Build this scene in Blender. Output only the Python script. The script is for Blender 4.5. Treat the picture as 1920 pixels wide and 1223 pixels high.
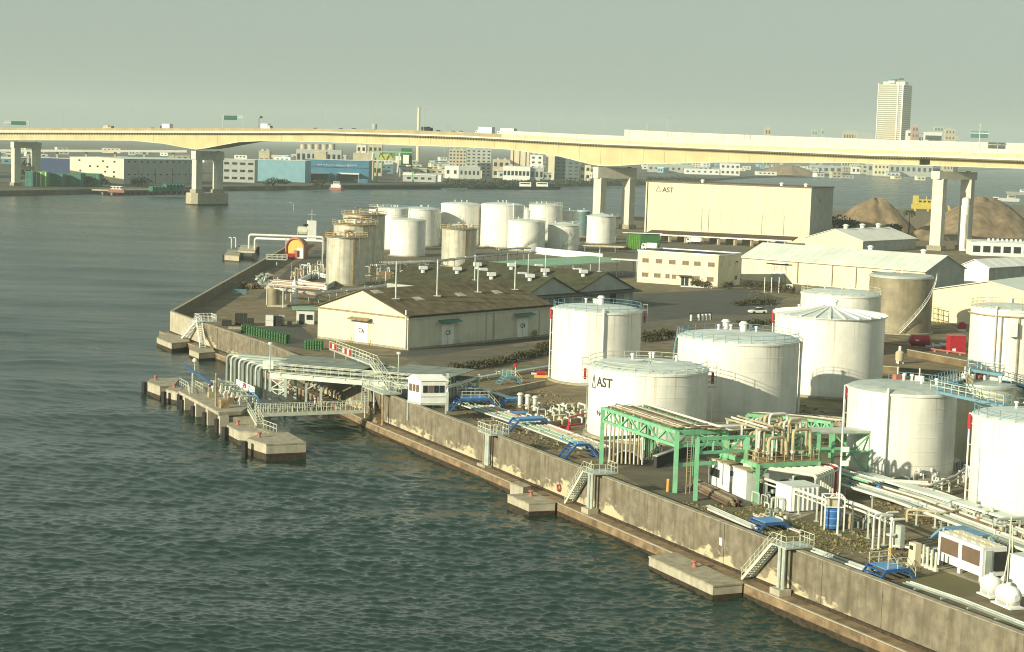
import bpy, math, random
import numpy as np
from mathutils import Vector, Matrix
random.seed(7)
rng = np.random.default_rng(11)
S = bpy.context.scene
for o in list(bpy.data.objects):
    bpy.data.objects.remove(o)
C = S.collection
R = math.radians

# ---------------------------------------------------------------- camera, sky, sun, exposure
F, CX, CY, HZ, H, ROLL = 3300.0, 960.0, 611.5, 270.0, 42.0, R(1.8)
PIT = math.atan((CY - HZ) / F)
sp_, cp_ = math.sin(PIT), math.cos(PIT)
sr_, cr_ = math.sin(ROLL), math.cos(ROLL)
cd = bpy.data.cameras.new('camera')
cam = bpy.data.objects.new('camera', cd)
C.objects.link(cam)
R0, U0, FW = Vector((1, 0, 0)), Vector((0, sp_, cp_)), Vector((0, cp_, -sp_))
rt, upv = R0 * cr_ + U0 * sr_, -R0 * sr_ + U0 * cr_
mw = Matrix((rt, upv, -FW)).transposed().to_4x4()
mw.translation = Vector((0, 0, H))
cam.matrix_world = mw
cd.sensor_width = 36.0
cd.lens = 36.0 * F / 1920.0
cd.clip_start, cd.clip_end = 1.0, 30000.0
S.camera = cam

SUN_AZ, SUN_EL = R(39), R(19.5)            # the sun stands to the left and a little behind the camera
to_sun = Vector((-math.cos(SUN_AZ) * math.cos(SUN_EL), -math.sin(SUN_AZ) * math.cos(SUN_EL), math.sin(SUN_EL)))
sl = bpy.data.lights.new('sun', 'SUN')
sl.energy, sl.angle, sl.color = 4.5, R(0.6), (1.0, 0.92, 0.68)
so = bpy.data.objects.new('sun', sl)
C.objects.link(so)
so.rotation_euler = to_sun.to_track_quat('Z', 'Y').to_euler()
so.location = (-200, -100, 300)

W = bpy.data.worlds.new('World')
S.world = W
W.use_nodes = True
wn, wl = W.node_tree.nodes, W.node_tree.links
wn.clear()
sky = wn.new('ShaderNodeTexSky')
sky.sky_type = 'NISHITA'
sky.sun_disc = False
sky.sun_elevation = SUN_EL
sky.sun_rotation = math.atan2(to_sun.x, to_sun.y)
sky.air_density, sky.dust_density, sky.ozone_density, sky.altitude = 1.8, 2.5, 1.0, 0
hs = wn.new('ShaderNodeHueSaturation')
hs.inputs['Saturation'].default_value = 0.22
mx = wn.new('ShaderNodeMix')
mx.data_type, mx.blend_type = 'RGBA', 'MULTIPLY'
mx.inputs['Factor'].default_value = 1.0
mx.inputs['B'].default_value = (0.84, 1.03, 0.96, 1)
bg = wn.new('ShaderNodeBackground')
bg.inputs['Strength'].default_value = 0.10
wo = wn.new('ShaderNodeOutputWorld')
wl.new(sky.outputs[0], hs.inputs['Color'])
wl.new(hs.outputs[0], mx.inputs['A'])
mf = wn.new('ShaderNodeMix')                 # thick even haze evens the sky out
mf.data_type = 'RGBA'
mf.inputs['Factor'].default_value = 0.78
mf.inputs['B'].default_value = (2.45, 2.95, 2.66, 1)
wl.new(mx.outputs['Result'], mf.inputs['A'])
wl.new(mf.outputs['Result'], bg.inputs['Color'])
wl.new(bg.outputs[0], wo.inputs[0])

S.view_settings.view_transform = 'Standard'
S.view_settings.look = 'None'
S.view_settings.exposure = 0.56
S.view_settings.gamma = 1.0
S.view_settings.use_curve_mapping = False
S.render.engine = 'CYCLES'
S.cycles.use_denoising = True
S.cycles.filter_width = 1.1
S.cycles.max_bounces = 5
S.cycles.diffuse_bounces = 2
S.cycles.glossy_bounces = 3
S.cycles.volume_bounces = 0
S.cycles.sample_clamp_indirect = 4.0
S.cycles.sample_clamp_direct = 6.0

# ---------------------------------------------------------------- where a point of the photograph lies on a level plane
G = 3.2                                   # ground level of the terminal; the water is at 0
def ray(px, py):
    x, y = px - CX, CY - py
    xr, yr = cr_ * x - sr_ * y, sr_ * x + cr_ * y
    return (xr / F, cp_ + yr / F * sp_, -sp_ + yr / F * cp_)
def at(px, py, z=G):
    d = ray(px, py)
    t = (z - H) / d[2]
    return Vector((d[0] * t, d[1] * t, z))
def aty(px, py, Y):
    d = ray(px, py)
    t = Y / d[1]
    return Vector((d[0] * t, Y, H + d[2] * t))
def pr(p):
    x, y, z = p[0], p[1], p[2] - H
    f = y * cp_ - z * sp_
    xr, yr = x / f * F, (y * sp_ + z * cp_) / f * F
    return (CX + cr_ * xr + sr_ * yr, CY - (-sr_ * xr + cr_ * yr))
def up(p, py):
    """height of the point above p that appears on row py"""
    z = p[2]
    for _ in range(6):
        y0 = pr((p[0], p[1], z))[1]
        y1 = pr((p[0], p[1], z + 1))[1]
        z += (py - y0) / (y1 - y0)
    return z
def mpp(p):
    """metres per photograph pixel at p"""
    return (p[1] * cp_ - (p[2] - H) * sp_) / F

# ---------------------------------------------------------------- materials
MT = {}
def mat(name, col, rough=0.6, metal=0.0, var=0.12, scale=1.0, streak=0.0, stain=None, stain_amt=0.0, stain_scale=0.35,
        bump=0.0, bscale=8.0, coat=0.0, spec=0.5, patch=None, patch_lo=0.55):
    if name in MT:
        return MT[name]
    m = bpy.data.materials.new(name)
    m.use_nodes = True
    n, l = m.node_tree.nodes, m.node_tree.links
    b = n['Principled BSDF']
    b.inputs['Roughness'].default_value = rough
    b.inputs['Metallic'].default_value = metal
    b.inputs['Specular IOR Level'].default_value = spec
    g = n.new('ShaderNodeNewGeometry')
    def noise(sc, det=4, mapping=None, rgh=0.55):
        t = n.new('ShaderNodeTexNoise')
        t.inputs['Scale'].default_value = sc
        t.inputs['Detail'].default_value = det
        t.inputs['Roughness'].default_value = rgh
        if mapping:
            mp = n.new('ShaderNodeMapping')
            mp.inputs['Scale'].default_value = mapping
            l.new(g.outputs['Position'], mp.inputs['Vector'])
            l.new(mp.outputs[0], t.inputs['Vector'])
        else:
            l.new(g.outputs['Position'], t.inputs['Vector'])
        return t.outputs['Fac']
    def ramp(src, lo, hi, a=0.0, z=1.0):
        r = n.new('ShaderNodeMapRange')
        r.inputs['From Min'].default_value, r.inputs['From Max'].default_value = lo, hi
        r.inputs['To Min'].default_value, r.inputs['To Max'].default_value = a, z
        l.new(src, r.inputs['Value'])
        return r.outputs['Result']
    def mixc(fac, a, c2, mode='MIX'):
        x = n.new('ShaderNodeMix')
        x.data_type, x.blend_type = 'RGBA', mode
        l.new(fac, x.inputs['Factor'])
        if isinstance(a, tuple): x.inputs['A'].default_value = (*a, 1)
        else: l.new(a, x.inputs['A'])
        if isinstance(c2, tuple): x.inputs['B'].default_value = (*c2, 1)
        else: l.new(c2, x.inputs['B'])
        return x.outputs['Result']
    dark = tuple(c * (1 - 2.2 * var) for c in col)
    lite = tuple(min(1, c * (1 + var)) for c in col)
    cur = mixc(ramp(noise(scale), 0.3, 0.7), dark, lite)
    if patch:
        cur = mixc(ramp(noise(scale * 0.23, 3), patch_lo, patch_lo + 0.12), cur, patch)
    if streak:
        s = ramp(noise(1.0, 4, (1.3, 1.3, 0.06)), 0.46, 0.75, 0.0, streak)
        cur = mixc(s, cur, stain or tuple(c * 0.35 for c in col))
    if stain_amt:
        s = ramp(noise(stain_scale, 5), 0.52, 0.72, 0.0, stain_amt)
        cur = mixc(s, cur, stain or tuple(c * 0.4 for c in col))
    l.new(cur, b.inputs['Base Color'])
    if bump:
        bp = n.new('ShaderNodeBump')
        bp.inputs['Strength'].default_value = bump
        bp.inputs['Distance'].default_value = 0.05
        l.new(noise(bscale, 5), bp.inputs['Height'])
        l.new(bp.outputs[0], b.inputs['Normal'])
    MT[name] = m
    return m

white = mat('white_tank_paint', (0.79, 0.78, 0.71), 0.45, var=0.05, scale=0.4, streak=0.26, stain=(0.45, 0.41, 0.29), stain_amt=0.12, stain_scale=0.5)
white2 = mat('white_paint', (0.78, 0.78, 0.73), 0.5, var=0.05)
def _rust_runs(m):
    """thin rust runs that start at the rim, and splash grime at the foot of a shell"""
    n, l = m.node_tree.nodes, m.node_tree.links
    b = n['Principled BSDF']
    cur = b.inputs['Base Color'].links[0].from_socket
    tc, sx, g = n.new('ShaderNodeTexCoord'), n.new('ShaderNodeSeparateXYZ'), n.new('ShaderNodeNewGeometry')
    l.new(tc.outputs['Generated'], sx.inputs[0])
    q, t = n.new('ShaderNodeMapping'), n.new('ShaderNodeTexNoise')
    q.inputs['Scale'].default_value = (2.4, 2.4, .04)
    t.inputs['Scale'].default_value, t.inputs['Detail'].default_value = 1.0, 4
    l.new(g.outputs['Position'], q.inputs['Vector']); l.new(q.outputs[0], t.inputs['Vector'])
    def ramp(v, lo, hi, a, z):
        r = n.new('ShaderNodeMapRange')
        for k, x in zip(('From Min', 'From Max', 'To Min', 'To Max'), (lo, hi, a, z)): r.inputs[k].default_value = x
        l.new(v, r.inputs['Value']); return r.outputs['Result']
    def mul(a, c):
        x = n.new('ShaderNodeMath'); x.operation = 'MULTIPLY'; l.new(a, x.inputs[0]); l.new(c, x.inputs[1]); return x.outputs[0]
    for f, col in ((mul(ramp(t.outputs['Fac'], .585, .66, 0, .55), ramp(sx.outputs['Z'], .45, 1.0, 0, 1)), (.38, .27, .14)),
                   (mul(ramp(t.outputs['Fac'], .30, .62, .2, .6), ramp(sx.outputs['Z'], .10, .0, 0, 1)), (.40, .34, .22))):
        x = n.new('ShaderNodeMix'); x.data_type = 'RGBA'
        l.new(f, x.inputs['Factor']); l.new(cur, x.inputs['A']); x.inputs['B'].default_value = (*col, 1)
        cur = x.outputs['Result']
    l.new(cur, b.inputs['Base Color'])
_rust_runs(white)
roofw = mat('pale_roof_paint', (0.60, 0.66, 0.62), 0.6, var=0.08, scale=0.5, stain=(0.36, 0.35, 0.28), stain_amt=0.4)
cream = mat('cream_wall', (0.75, 0.68, 0.47), 0.7, var=0.05, scale=0.3, streak=0.30, stain=(0.42, 0.34, 0.18))
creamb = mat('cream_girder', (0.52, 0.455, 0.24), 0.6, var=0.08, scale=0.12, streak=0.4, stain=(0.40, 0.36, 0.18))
cladding = mat('pale_cladding', (0.70, 0.61, 0.42), 0.65, var=0.03, scale=0.2, streak=0.12)
palewall = mat('pale_shaded_wall', (0.60, 0.58, 0.46), 0.75, var=0.06, scale=0.3, streak=0.3, stain=(0.36, 0.31, 0.2))  # cream toned down to hold the shade of the long wall
pinkp = mat('pinkish_pipe', (0.50, 0.36, 0.28), 0.6, var=0.12, scale=1)
greywall = mat('grey_wall', (0.42, 0.44, 0.40), 0.75, var=0.07, scale=0.3, streak=0.2)
conc = mat('concrete', (0.36, 0.32, 0.23), 0.85, var=0.14, scale=1.1, streak=0.4, stain=(0.14, 0.11, 0.06), stain_amt=0.3, bump=0.3)
pierc = mat('pier_concrete', (0.62, 0.60, 0.50), 0.85, var=0.06, scale=0.3, streak=0.3, stain=(0.34, 0.31, 0.24))
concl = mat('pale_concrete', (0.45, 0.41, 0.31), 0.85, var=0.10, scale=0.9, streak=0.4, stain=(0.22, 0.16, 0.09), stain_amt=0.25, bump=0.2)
wallc = mat('stained_sea_wall', (0.215, 0.186, 0.130), 0.9, var=0.17, scale=0.9, bump=0.4)
def _wall():
    """vertical dark runs from the coping and pale salt crust low on the wall"""
    m = wallc
    n, l = m.node_tree.nodes, m.node_tree.links
    b = n['Principled BSDF']
    src = b.inputs['Base Color'].links[0].from_socket
    g = n.new('ShaderNodeNewGeometry')
    def noise(sc, mp):
        t = n.new('ShaderNodeTexNoise'); q = n.new('ShaderNodeMapping')
        q.inputs['Scale'].default_value = mp
        t.inputs['Scale'].default_value, t.inputs['Detail'].default_value = sc, 5
        l.new(g.outputs['Position'], q.inputs['Vector']); l.new(q.outputs[0], t.inputs['Vector'])
        return t.outputs['Fac']
    def ramp(v, lo, hi, z=1.0):
        r = n.new('ShaderNodeMapRange')
        r.inputs['From Min'].default_value, r.inputs['From Max'].default_value, r.inputs['To Max'].default_value = lo, hi, z
        l.new(v, r.inputs['Value']); return r.outputs['Result']
    def mix(f, a, c):
        x = n.new('ShaderNodeMix'); x.data_type = 'RGBA'
        l.new(f, x.inputs['Factor']); l.new(a, x.inputs['A']); x.inputs['B'].default_value = (*c, 1)
        return x.outputs['Result']
    cur = mix(ramp(noise(1.0, (1.3, 1.3, .12)), .50, .68, .65), src, (0.090, 0.071, 0.042))
    cur = mix(ramp(noise(1.0, (.5, .5, .2)), .50, .70, .6), cur, (0.115, 0.092, 0.056))
    cur = mix(ramp(noise(1.0, (2.2, 2.2, .10)), .60, .70, .4), cur, (0.30, 0.245, 0.145))
    sx = n.new('ShaderNodeSeparateXYZ'); l.new(g.outputs['Position'], sx.inputs[0])
    ad = n.new('ShaderNodeMath'); ad.operation = 'MULTIPLY_ADD'
    l.new(noise(1.0, (.10, .10, .0)), ad.inputs[0]); ad.inputs[1].default_value = 9.0
    su = n.new('ShaderNodeMath'); su.operation = 'SUBTRACT'
    su.inputs[0].default_value = 0.0; l.new(sx.outputs['Z'], su.inputs[1]); l.new(su.outputs[0], ad.inputs[2])
    ad2 = n.new('ShaderNodeMath'); ad2.operation = 'MULTIPLY_ADD'
    l.new(noise(1.0, (.8, .8, 1.7)), ad2.inputs[0]); ad2.inputs[1].default_value = 4.0; l.new(ad.outputs[0], ad2.inputs[2])
    cur = mix(ramp(ad2.outputs[0], 4.55, 5.15, .8), cur, (0.58, 0.50, 0.32))
    l.new(cur, b.inputs['Base Color'])
_wall()
ledgec = mat('wet_ledge', (0.26, 0.18, 0.10), 0.8, var=0.2, scale=0.8, stain=(0.06, 0.045, 0.025), stain_amt=0.7, stain_scale=0.5, bump=0.3)
tidec = mat('tidal_concrete', (0.055, 0.038, 0.022), 0.6, var=0.3, scale=2.0, bump=0.4)
dirt = mat('dry_ground', (0.190, 0.150, 0.088), 0.95, var=0.25, scale=0.35, stain=(0.075, 0.065, 0.032), stain_amt=0.55, stain_scale=0.12, bump=0.5, bscale=3, patch=(0.125, 0.112, 0.045), patch_lo=0.5)
dirtl = mat('pale_sand_ground', (0.20, 0.15, 0.078), 0.95, var=0.2, scale=0.3, stain=(0.09, 0.065, 0.032), stain_amt=0.6, stain_scale=0.15, bump=0.4, bscale=3)
asph = mat('asphalt', (0.064, 0.066, 0.050), 0.9, var=0.12, scale=0.25, stain=(0.10, 0.09, 0.06), stain_amt=0.35, stain_scale=0.08)
asphl = mat('worn_asphalt', (0.125, 0.11, 0.072), 0.9, var=0.15, scale=0.3, stain=(0.07, 0.06, 0.04), stain_amt=0.4, stain_scale=0.1)
sand = mat('sand_heap', (0.25, 0.185, 0.11), 1.0, var=0.22, scale=0.25, bump=0.9, bscale=1.2, stain=(0.16, 0.115, 0.065), stain_amt=0.5, stain_scale=0.06)
green = mat('green_steel_paint', (0.20, 0.50, 0.28), 0.5, var=0.10, scale=1.0, stain=(0.22, 0.30, 0.15), stain_amt=0.4)
greend = mat('dark_green_paint', (0.035, 0.13, 0.04), 0.5, var=0.15, scale=2)
greenl = mat('lime_panel', (0.13, 0.33, 0.05), 0.6, var=0.15, scale=1)
teal = mat('teal_sheet', (0.06, 0.21, 0.16), 0.6, var=0.12, scale=0.4)
galv = mat('galvanised_steel', (0.50, 0.55, 0.49), 0.5, metal=0.2, var=0.10, scale=0.8, stain=(0.33, 0.30, 0.2), stain_amt=0.3)
pipeg = mat('grey_green_pipe', (0.22, 0.27, 0.23), 0.5, var=0.10, scale=0.5, stain=(0.28, 0.25, 0.16), stain_amt=0.4)
pipew = mat('white_pipe', (0.66, 0.66, 0.60), 0.45, var=0.10, scale=0.7, stain=(0.36, 0.25, 0.14), stain_amt=0.35)
pipebr = mat('brown_pipe', (0.16, 0.10, 0.07), 0.7, var=0.2, scale=0.9, stain=(0.30, 0.26, 0.2), stain_amt=0.4)
pipey = mat('ochre_pipe', (0.48, 0.40, 0.24), 0.6, var=0.15, scale=0.9, stain=(0.26, 0.16, 0.08), stain_amt=0.4)
blue = mat('blue_steel_paint', (0.035, 0.13, 0.36), 0.45, var=0.12, scale=0.8)
bluel = mat('light_blue_paint', (0.10, 0.28, 0.55), 0.5, var=0.10, scale=0.8)
railb = mat('blue_grey_rail_paint', (0.16, 0.30, 0.36), 0.5, var=0.08)
raily = mat('pale_rail_paint', (0.60, 0.62, 0.50), 0.5, var=0.08)
red = mat('red_paint', (0.42, 0.02, 0.03), 0.45, var=0.12, scale=2)
redp = mat('faded_red_paint', (0.40, 0.15, 0.11), 0.6, var=0.12, scale=2)
orange = mat('orange_paint', (0.80, 0.40, 0.07), 0.6, var=0.06)
black = mat('black_rubber', (0.015, 0.015, 0.015), 0.7, var=0.2)
dark = mat('dark_void', (0.03, 0.03, 0.025), 0.7, var=0.2)
glass = mat('window_glass', (0.03, 0.04, 0.04), 0.08, var=0.1, spec=0.8)
brownglass = mat('brown_screen', (0.17, 0.115, 0.08), 0.35, var=0.06)
sheetd = mat('galvanised_sheet_grime', (0.56, 0.54, 0.44), 0.55, metal=0.2, var=0.10, scale=0.5, streak=0.7, stain=(0.21, 0.17, 0.09))
insul = mat('brown_insulation_sheet', (0.30, 0.26, 0.17), 0.6, metal=0.15, var=0.12, scale=0.5, streak=0.5, stain=(0.17, 0.13, 0.07))
rust = mat('rusty_steel', (0.36, 0.25, 0.13), 0.8, var=0.22, scale=1.5)
roofbr = mat('mossy_brown_roof', (0.125, 0.098, 0.046), 0.95, var=0.22, scale=0.5, stain=(0.19, 0.155, 0.10), stain_amt=0.4, stain_scale=0.16, bump=0.3)
roofdk = mat('mossy_dark_roof', (0.055, 0.055, 0.024), 0.95, var=0.25, scale=0.5, stain=(0.12, 0.11, 0.07), stain_amt=0.3, stain_scale=0.15, bump=0.3)
roofgr = mat('mint_sheet_roof', (0.68, 0.72, 0.63), 0.6, var=0.06, scale=0.15, stain=(0.50, 0.55, 0.46), stain_amt=0.4)
canopyg = mat('green_canopy_sheet', (0.22, 0.40, 0.25), 0.6, var=0.10, scale=0.2, stain=(0.15, 0.22, 0.12), stain_amt=0.4)
roofwh = mat('white_sheet_roof', (0.78, 0.78, 0.72), 0.6, var=0.05, scale=0.2)
leaf = mat('hedge_leaf', (0.085, 0.068, 0.024), 0.9, var=0.35, scale=1.8, patch=(0.045, 0.06, 0.018), patch_lo=0.5)
leafg = mat('tree_leaf', (0.035, 0.055, 0.02), 0.9, var=0.4, scale=1.5)
bark = mat('bark', (0.10, 0.07, 0.045), 0.95, var=0.2)
pink = mat('salmon_wall', (0.46, 0.26, 0.21), 0.7, var=0.06)
sbw = mat('blue_shed_wall', (0.045, 0.17, 0.27), 0.6, var=0.08, scale=0.2)
sbl = mat('pale_blue_wall', (0.20, 0.38, 0.45), 0.6, var=0.06, scale=0.2)
navy = mat('navy_wall', (0.03, 0.06, 0.15), 0.6, var=0.1, scale=0.2)
yel = mat('yellow_paint', (0.60, 0.48, 0.08), 0.5, var=0.1)
tan = mat('tan_wall', (0.50, 0.44, 0.30), 0.7, var=0.08, scale=0.2)
ink = mat('black_lettering', (0.035, 0.035, 0.035), 0.7, var=0.05)
signg = mat('road_sign_green', (0.02, 0.09, 0.06), 0.5, var=0.05)
skin = mat('skin', (0.45, 0.28, 0.19), 0.6, var=0.05)
cloth = mat('pale_workwear', (0.62, 0.62, 0.58), 0.8, var=0.08)
cloth2 = mat('dark_trousers', (0.05, 0.06, 0.08), 0.9, var=0.1)

# ---------------------------------------------------------------- meshes
class M:
    def __init__(s):
        s.v, s.f = [], []
    def add(s, vs, fs):
        k = len(s.v)
        s.v += [tuple(x) for x in vs]
        s.f += [tuple(i + k for i in f) for f in fs]
        return s
    def box(s, c, d, rz=0.0):
        cx, cy, cz = c
        a, b, e = d[0] / 2, d[1] / 2, d[2] / 2
        co, si = math.cos(rz), math.sin(rz)
        vs = [(cx + x * co - y * si, cy + x * si + y * co, cz + z) for z in (-e, e) for x, y in ((-a, -b), (a, -b), (a, b), (-a, b))]
        return s.add(vs, [(3, 2, 1, 0), (4, 5, 6, 7), (0, 1, 5, 4), (1, 2, 6, 5), (2, 3, 7, 6), (3, 0, 4, 7)])
    def beam(s, p, q, w, h=None):
        p, q = Vector(p), Vector(q)
        h = h or w
        t = (q - p).normalized()
        a = t.cross(Vector((0, 0, 1)))
        a = Vector((1, 0, 0)) if a.length < 1e-4 else a.normalized()
        b = a.cross(t)
        a, b = a * (w / 2), b * (h / 2)
        vs = [o + x for o in (p, q) for x in (-a - b, a - b, a + b, -a + b)]
        return s.add(vs, [(0, 3, 2, 1)[::-1][::-1], (4, 5, 6, 7), (0, 1, 5, 4), (1, 2, 6, 5), (2, 3, 7, 6), (3, 0, 4, 7)])
    def tube(s, pts, r, n=8, caps=True):
        pts = [Vector(p) for p in pts]
        k = len(pts)
        rings = []
        a = None
        for i, p in enumerate(pts):
            t = (pts[min(i + 1, k - 1)] - pts[max(i - 1, 0)])
            t = t.normalized() if t.length > 1e-9 else Vector((0, 0, 1))
            if a is None:
                a = t.cross(Vector((0.13, 0.21, 0.97)))
                if a.length < 0.05: a = t.cross(Vector((1, 0, 0)))
            else:
                a = a - t * a.dot(t)
            a.normalize()
            b = t.cross(a)
            rr = r[i] if isinstance(r, (list, tuple)) else r
            rings.append([p + (a * math.cos(2 * math.pi * j / n) + b * math.sin(2 * math.pi * j / n)) * rr for j in range(n)])
        vs = [x for g in rings for x in g]
        fs = [(i * n + j, i * n + (j + 1) % n, (i + 1) * n + (j + 1) % n, (i + 1) * n + j) for i in range(k - 1) for j in range(n)]
        if caps:
            fs += [tuple(range(n))[::-1], tuple((k - 1) * n + j for j in range(n))]
        return s.add(vs, fs)
    def lathe(s, c, prof, n=32, a0=0.0, a1=2 * math.pi):
        full = abs(a1 - a0 - 2 * math.pi) < 1e-6
        m = n if full else n + 1
        vs = [(c[0] + r * math.cos(a0 + (a1 - a0) * j / n), c[1] + r * math.sin(a0 + (a1 - a0) * j / n), c[2] + z) for r, z in prof for j in range(m)]
        fs = [(i * m + j, i * m + (j + 1) % m, (i + 1) * m + (j + 1) % m, (i + 1) * m + j) for i in range(len(prof) - 1) for j in range(n)]
        return s.add(vs, fs)
    def cyl(s, c, r, h, n=16, r2=None):
        r2 = r if r2 is None else r2
        s.lathe(c, [(0.0001, 0), (r, 0), (r2, h), (0.0001, h)], n)
        return s
    def ball(s, c, r, n=10, sz=1.0):
        return s.lathe(c, [(max(1e-4, r * math.sin(math.pi * i / 6)), -r * sz * math.cos(math.pi * i / 6)) for i in range(7)], n)
    def prism(s, poly, z0, z1):
        k = len(poly)
        area = sum(poly[i][0] * poly[(i + 1) % k][1] - poly[(i + 1) % k][0] * poly[i][1] for i in range(k))
        if area < 0: poly = list(poly)[::-1]
        vs = [(p[0], p[1], z0) for p in poly] + [(p[0], p[1], z1) for p in poly]
        fs = [tuple(range(k))[::-1], tuple(range(k, 2 * k))] + [(i, (i + 1) % k, k + (i + 1) % k, k + i) for i in range(k)]
        return s.add(vs, fs)
    def quad(s, a, b, c, d):
        return s.add([a, b, c, d], [(0, 1, 2, 3)])
    def slab(s, a, b, c, d, t):
        """a plate with corners abcd (counter-clockwise from outside) thickened inwards by t"""
        a, b, c, d = map(Vector, (a, b, c, d))
        nn = (b - a).cross(d - a).normalized() * t
        return s.add([a, b, c, d, a - nn, b - nn, c - nn, d - nn], [(0, 1, 2, 3), (7, 6, 5, 4), (0, 4, 5, 1), (1, 5, 6, 2), (2, 6, 7, 3), (3, 7, 4, 0)])
    def build(s, name, m, parent=None, smooth=False, kind=None, link=True):
        vs = s.v
        if parent is not None:
            pl = Vector(parent.location)
            p2 = parent
            while p2.parent is not None:
                p2 = p2.parent
                pl = pl + Vector(p2.location)
            vs = [(x - pl.x, y - pl.y, z - pl.z) for x, y, z in vs]
        me = bpy.data.meshes.new(name)
        me.from_pydata(vs, [], s.f)
        me.materials.append(m)
        if smooth:
            me.polygons.foreach_set('use_smooth', [True] * len(me.polygons))
            me.set_sharp_from_angle(angle=R(38))
        me.update()
        o = bpy.data.objects.new(name, me)
        C.objects.link(o)
        if parent is not None: o.parent = parent
        if kind: o['kind'] = kind
        return o

def T(name, label, cat, loc, group=None):
    o = bpy.data.objects.new(name, None)
    C.objects.link(o)
    o.location = loc
    o['label'], o['category'] = label, cat
    if group: o['group'] = group
    return o
def tag(o, label, cat, group=None):
    o['label'], o['category'] = label, cat
    if group: o['group'] = group
    return o
def struct(m, name, mt, smooth=False):
    return m.build(name, mt, None, smooth, 'structure')
def dup(root, loc, label=None, rz=None, group=None):
    """a copy of a thing with copies of its parts and sub-parts (shared meshes)"""
    def cp(o, par):
        c = o.copy()
        C.objects.link(c)
        if par is not None: c.parent = par
        for ch in list(kids.get(o.name, ())): cp(ch, c)
        return c
    kids = {}
    def walk(o):
        kids[o.name] = list(o.children)
        for ch in o.children: walk(ch)
    walk(root)
    r = cp(root, None)
    r.location = loc
    if rz is not None: r.rotation_euler = (0, 0, rz)
    if label: r['label'] = label
    if group: r['group'] = group
    return r

def fillet(pts, rad=0.4, k=4):
    pts = [Vector(p) for p in pts]
    out = [pts[0]]
    for i in range(1, len(pts) - 1):
        a, b, c = pts[i - 1], pts[i], pts[i + 1]
        d0, d1 = (a - b), (c - b)
        q = min(rad, d0.length * 0.45, d1.length * 0.45)
        p0, p1 = b + d0.normalized() * q, b + d1.normalized() * q
        for j in range(k + 1):
            t = j / k
            out.append(p0 * (1 - t) ** 2 + b * 2 * t * (1 - t) + p1 * t * t)
    return out + [pts[-1]]
def rail(m, pts, h=1.1, gap=1.6, r=0.035, mid=1, closed=False, ends=True):
    pts = [Vector(p) for p in pts]
    if closed: pts = pts + [pts[0]]
    for k in range(1, mid + 2):
        m.tube([p + Vector((0, 0, h * k / (mid + 1))) for p in pts], r, 5)
    for a, b in zip(pts, pts[1:]):
        n = max(1, round((b - a).length / gap))
        for i in range(n):
            p = a.lerp(b, i / n)
            m.tube([p, p + Vector((0, 0, h))], r, 4)
    if not closed and ends:
        m.tube([pts[-1], pts[-1] + Vector((0, 0, h))], r, 4)
    return m
def V(x, y, z=0.0): return Vector((x, y, z))
def Z(p, z): return Vector((p[0], p[1], z))

def text_mesh(body, size, depth=0.02, bold=0.0):
    c = bpy.data.curves.new('lettering', 'FONT')
    c.body, c.size, c.extrude, c.align_x, c.align_y = body, size, depth, 'CENTER', 'CENTER'
    c.resolution_u = 3
    c.offset = bold
    o = bpy.data.objects.new('lettering', c)
    C.objects.link(o)
    dg = bpy.context.evaluated_depsgraph_get()
    me = bpy.data.meshes.new_from_object(o.evaluated_get(dg))
    bpy.data.objects.remove(o)
    vs = [tuple(v.co) for v in me.vertices]
    fs = [tuple(p.vertices) for p in me.polygons]
    bpy.data.meshes.remove(me)
    return vs, fs
def lettering(body, size, origin, right, upd, parent, m=None, name='lettering', bold=0.0):
    """flat lettering on a wall: right and upd are unit vectors in the wall's plane"""
    vs, fs = text_mesh(body, size, 0.02, bold)
    right, upd, origin = Vector(right), Vector(upd), Vector(origin)
    nn = right.cross(upd)
    b = M()
    b.add([origin + right * x + upd * y + nn * (z + 0.03) for x, y, z in vs], fs)
    return b.build(name, m or ink, parent)
def foliage(m, c, d, n, leafsize=0.5, seed=0, flat=False):
    """leaf-clump faces filling an uneven ellipsoid of half-sizes d round c"""
    rg = random.Random(seed)
    lobes = [(rg.uniform(-.55, .55), rg.uniform(-.55, .55), rg.uniform(-.35, .5), rg.uniform(.45, .75)) for _ in range(7)]
    for _ in range(n):
        lx, ly, lz, lr = rg.choice(lobes)
        th, ph = rg.uniform(0, 2 * math.pi), math.acos(rg.uniform(-1, 1))
        q = lr * rg.uniform(0.6, 1.0)
        x, y, z = lx + q * math.sin(ph) * math.cos(th), ly + q * math.sin(ph) * math.sin(th), lz + q * math.cos(ph)
        if flat: z = max(z, -0.95)
        p = Vector((c[0] + x * d[0], c[1] + y * d[1], c[2] + z * d[2]))
        a = Vector((rg.gauss(0, 1), rg.gauss(0, 1), rg.gauss(0, 1))).normalized()
        b = a.orthogonal().normalized()
        w = a.cross(b)
        s_ = leafsize * rg.uniform(0.5, 1.2)
        m.add([p - b * s_, p - w * s_ * 0.6, p + b * s_, p + w * s_ * 0.6], [(0, 1, 2, 3)])
    return m
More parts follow.
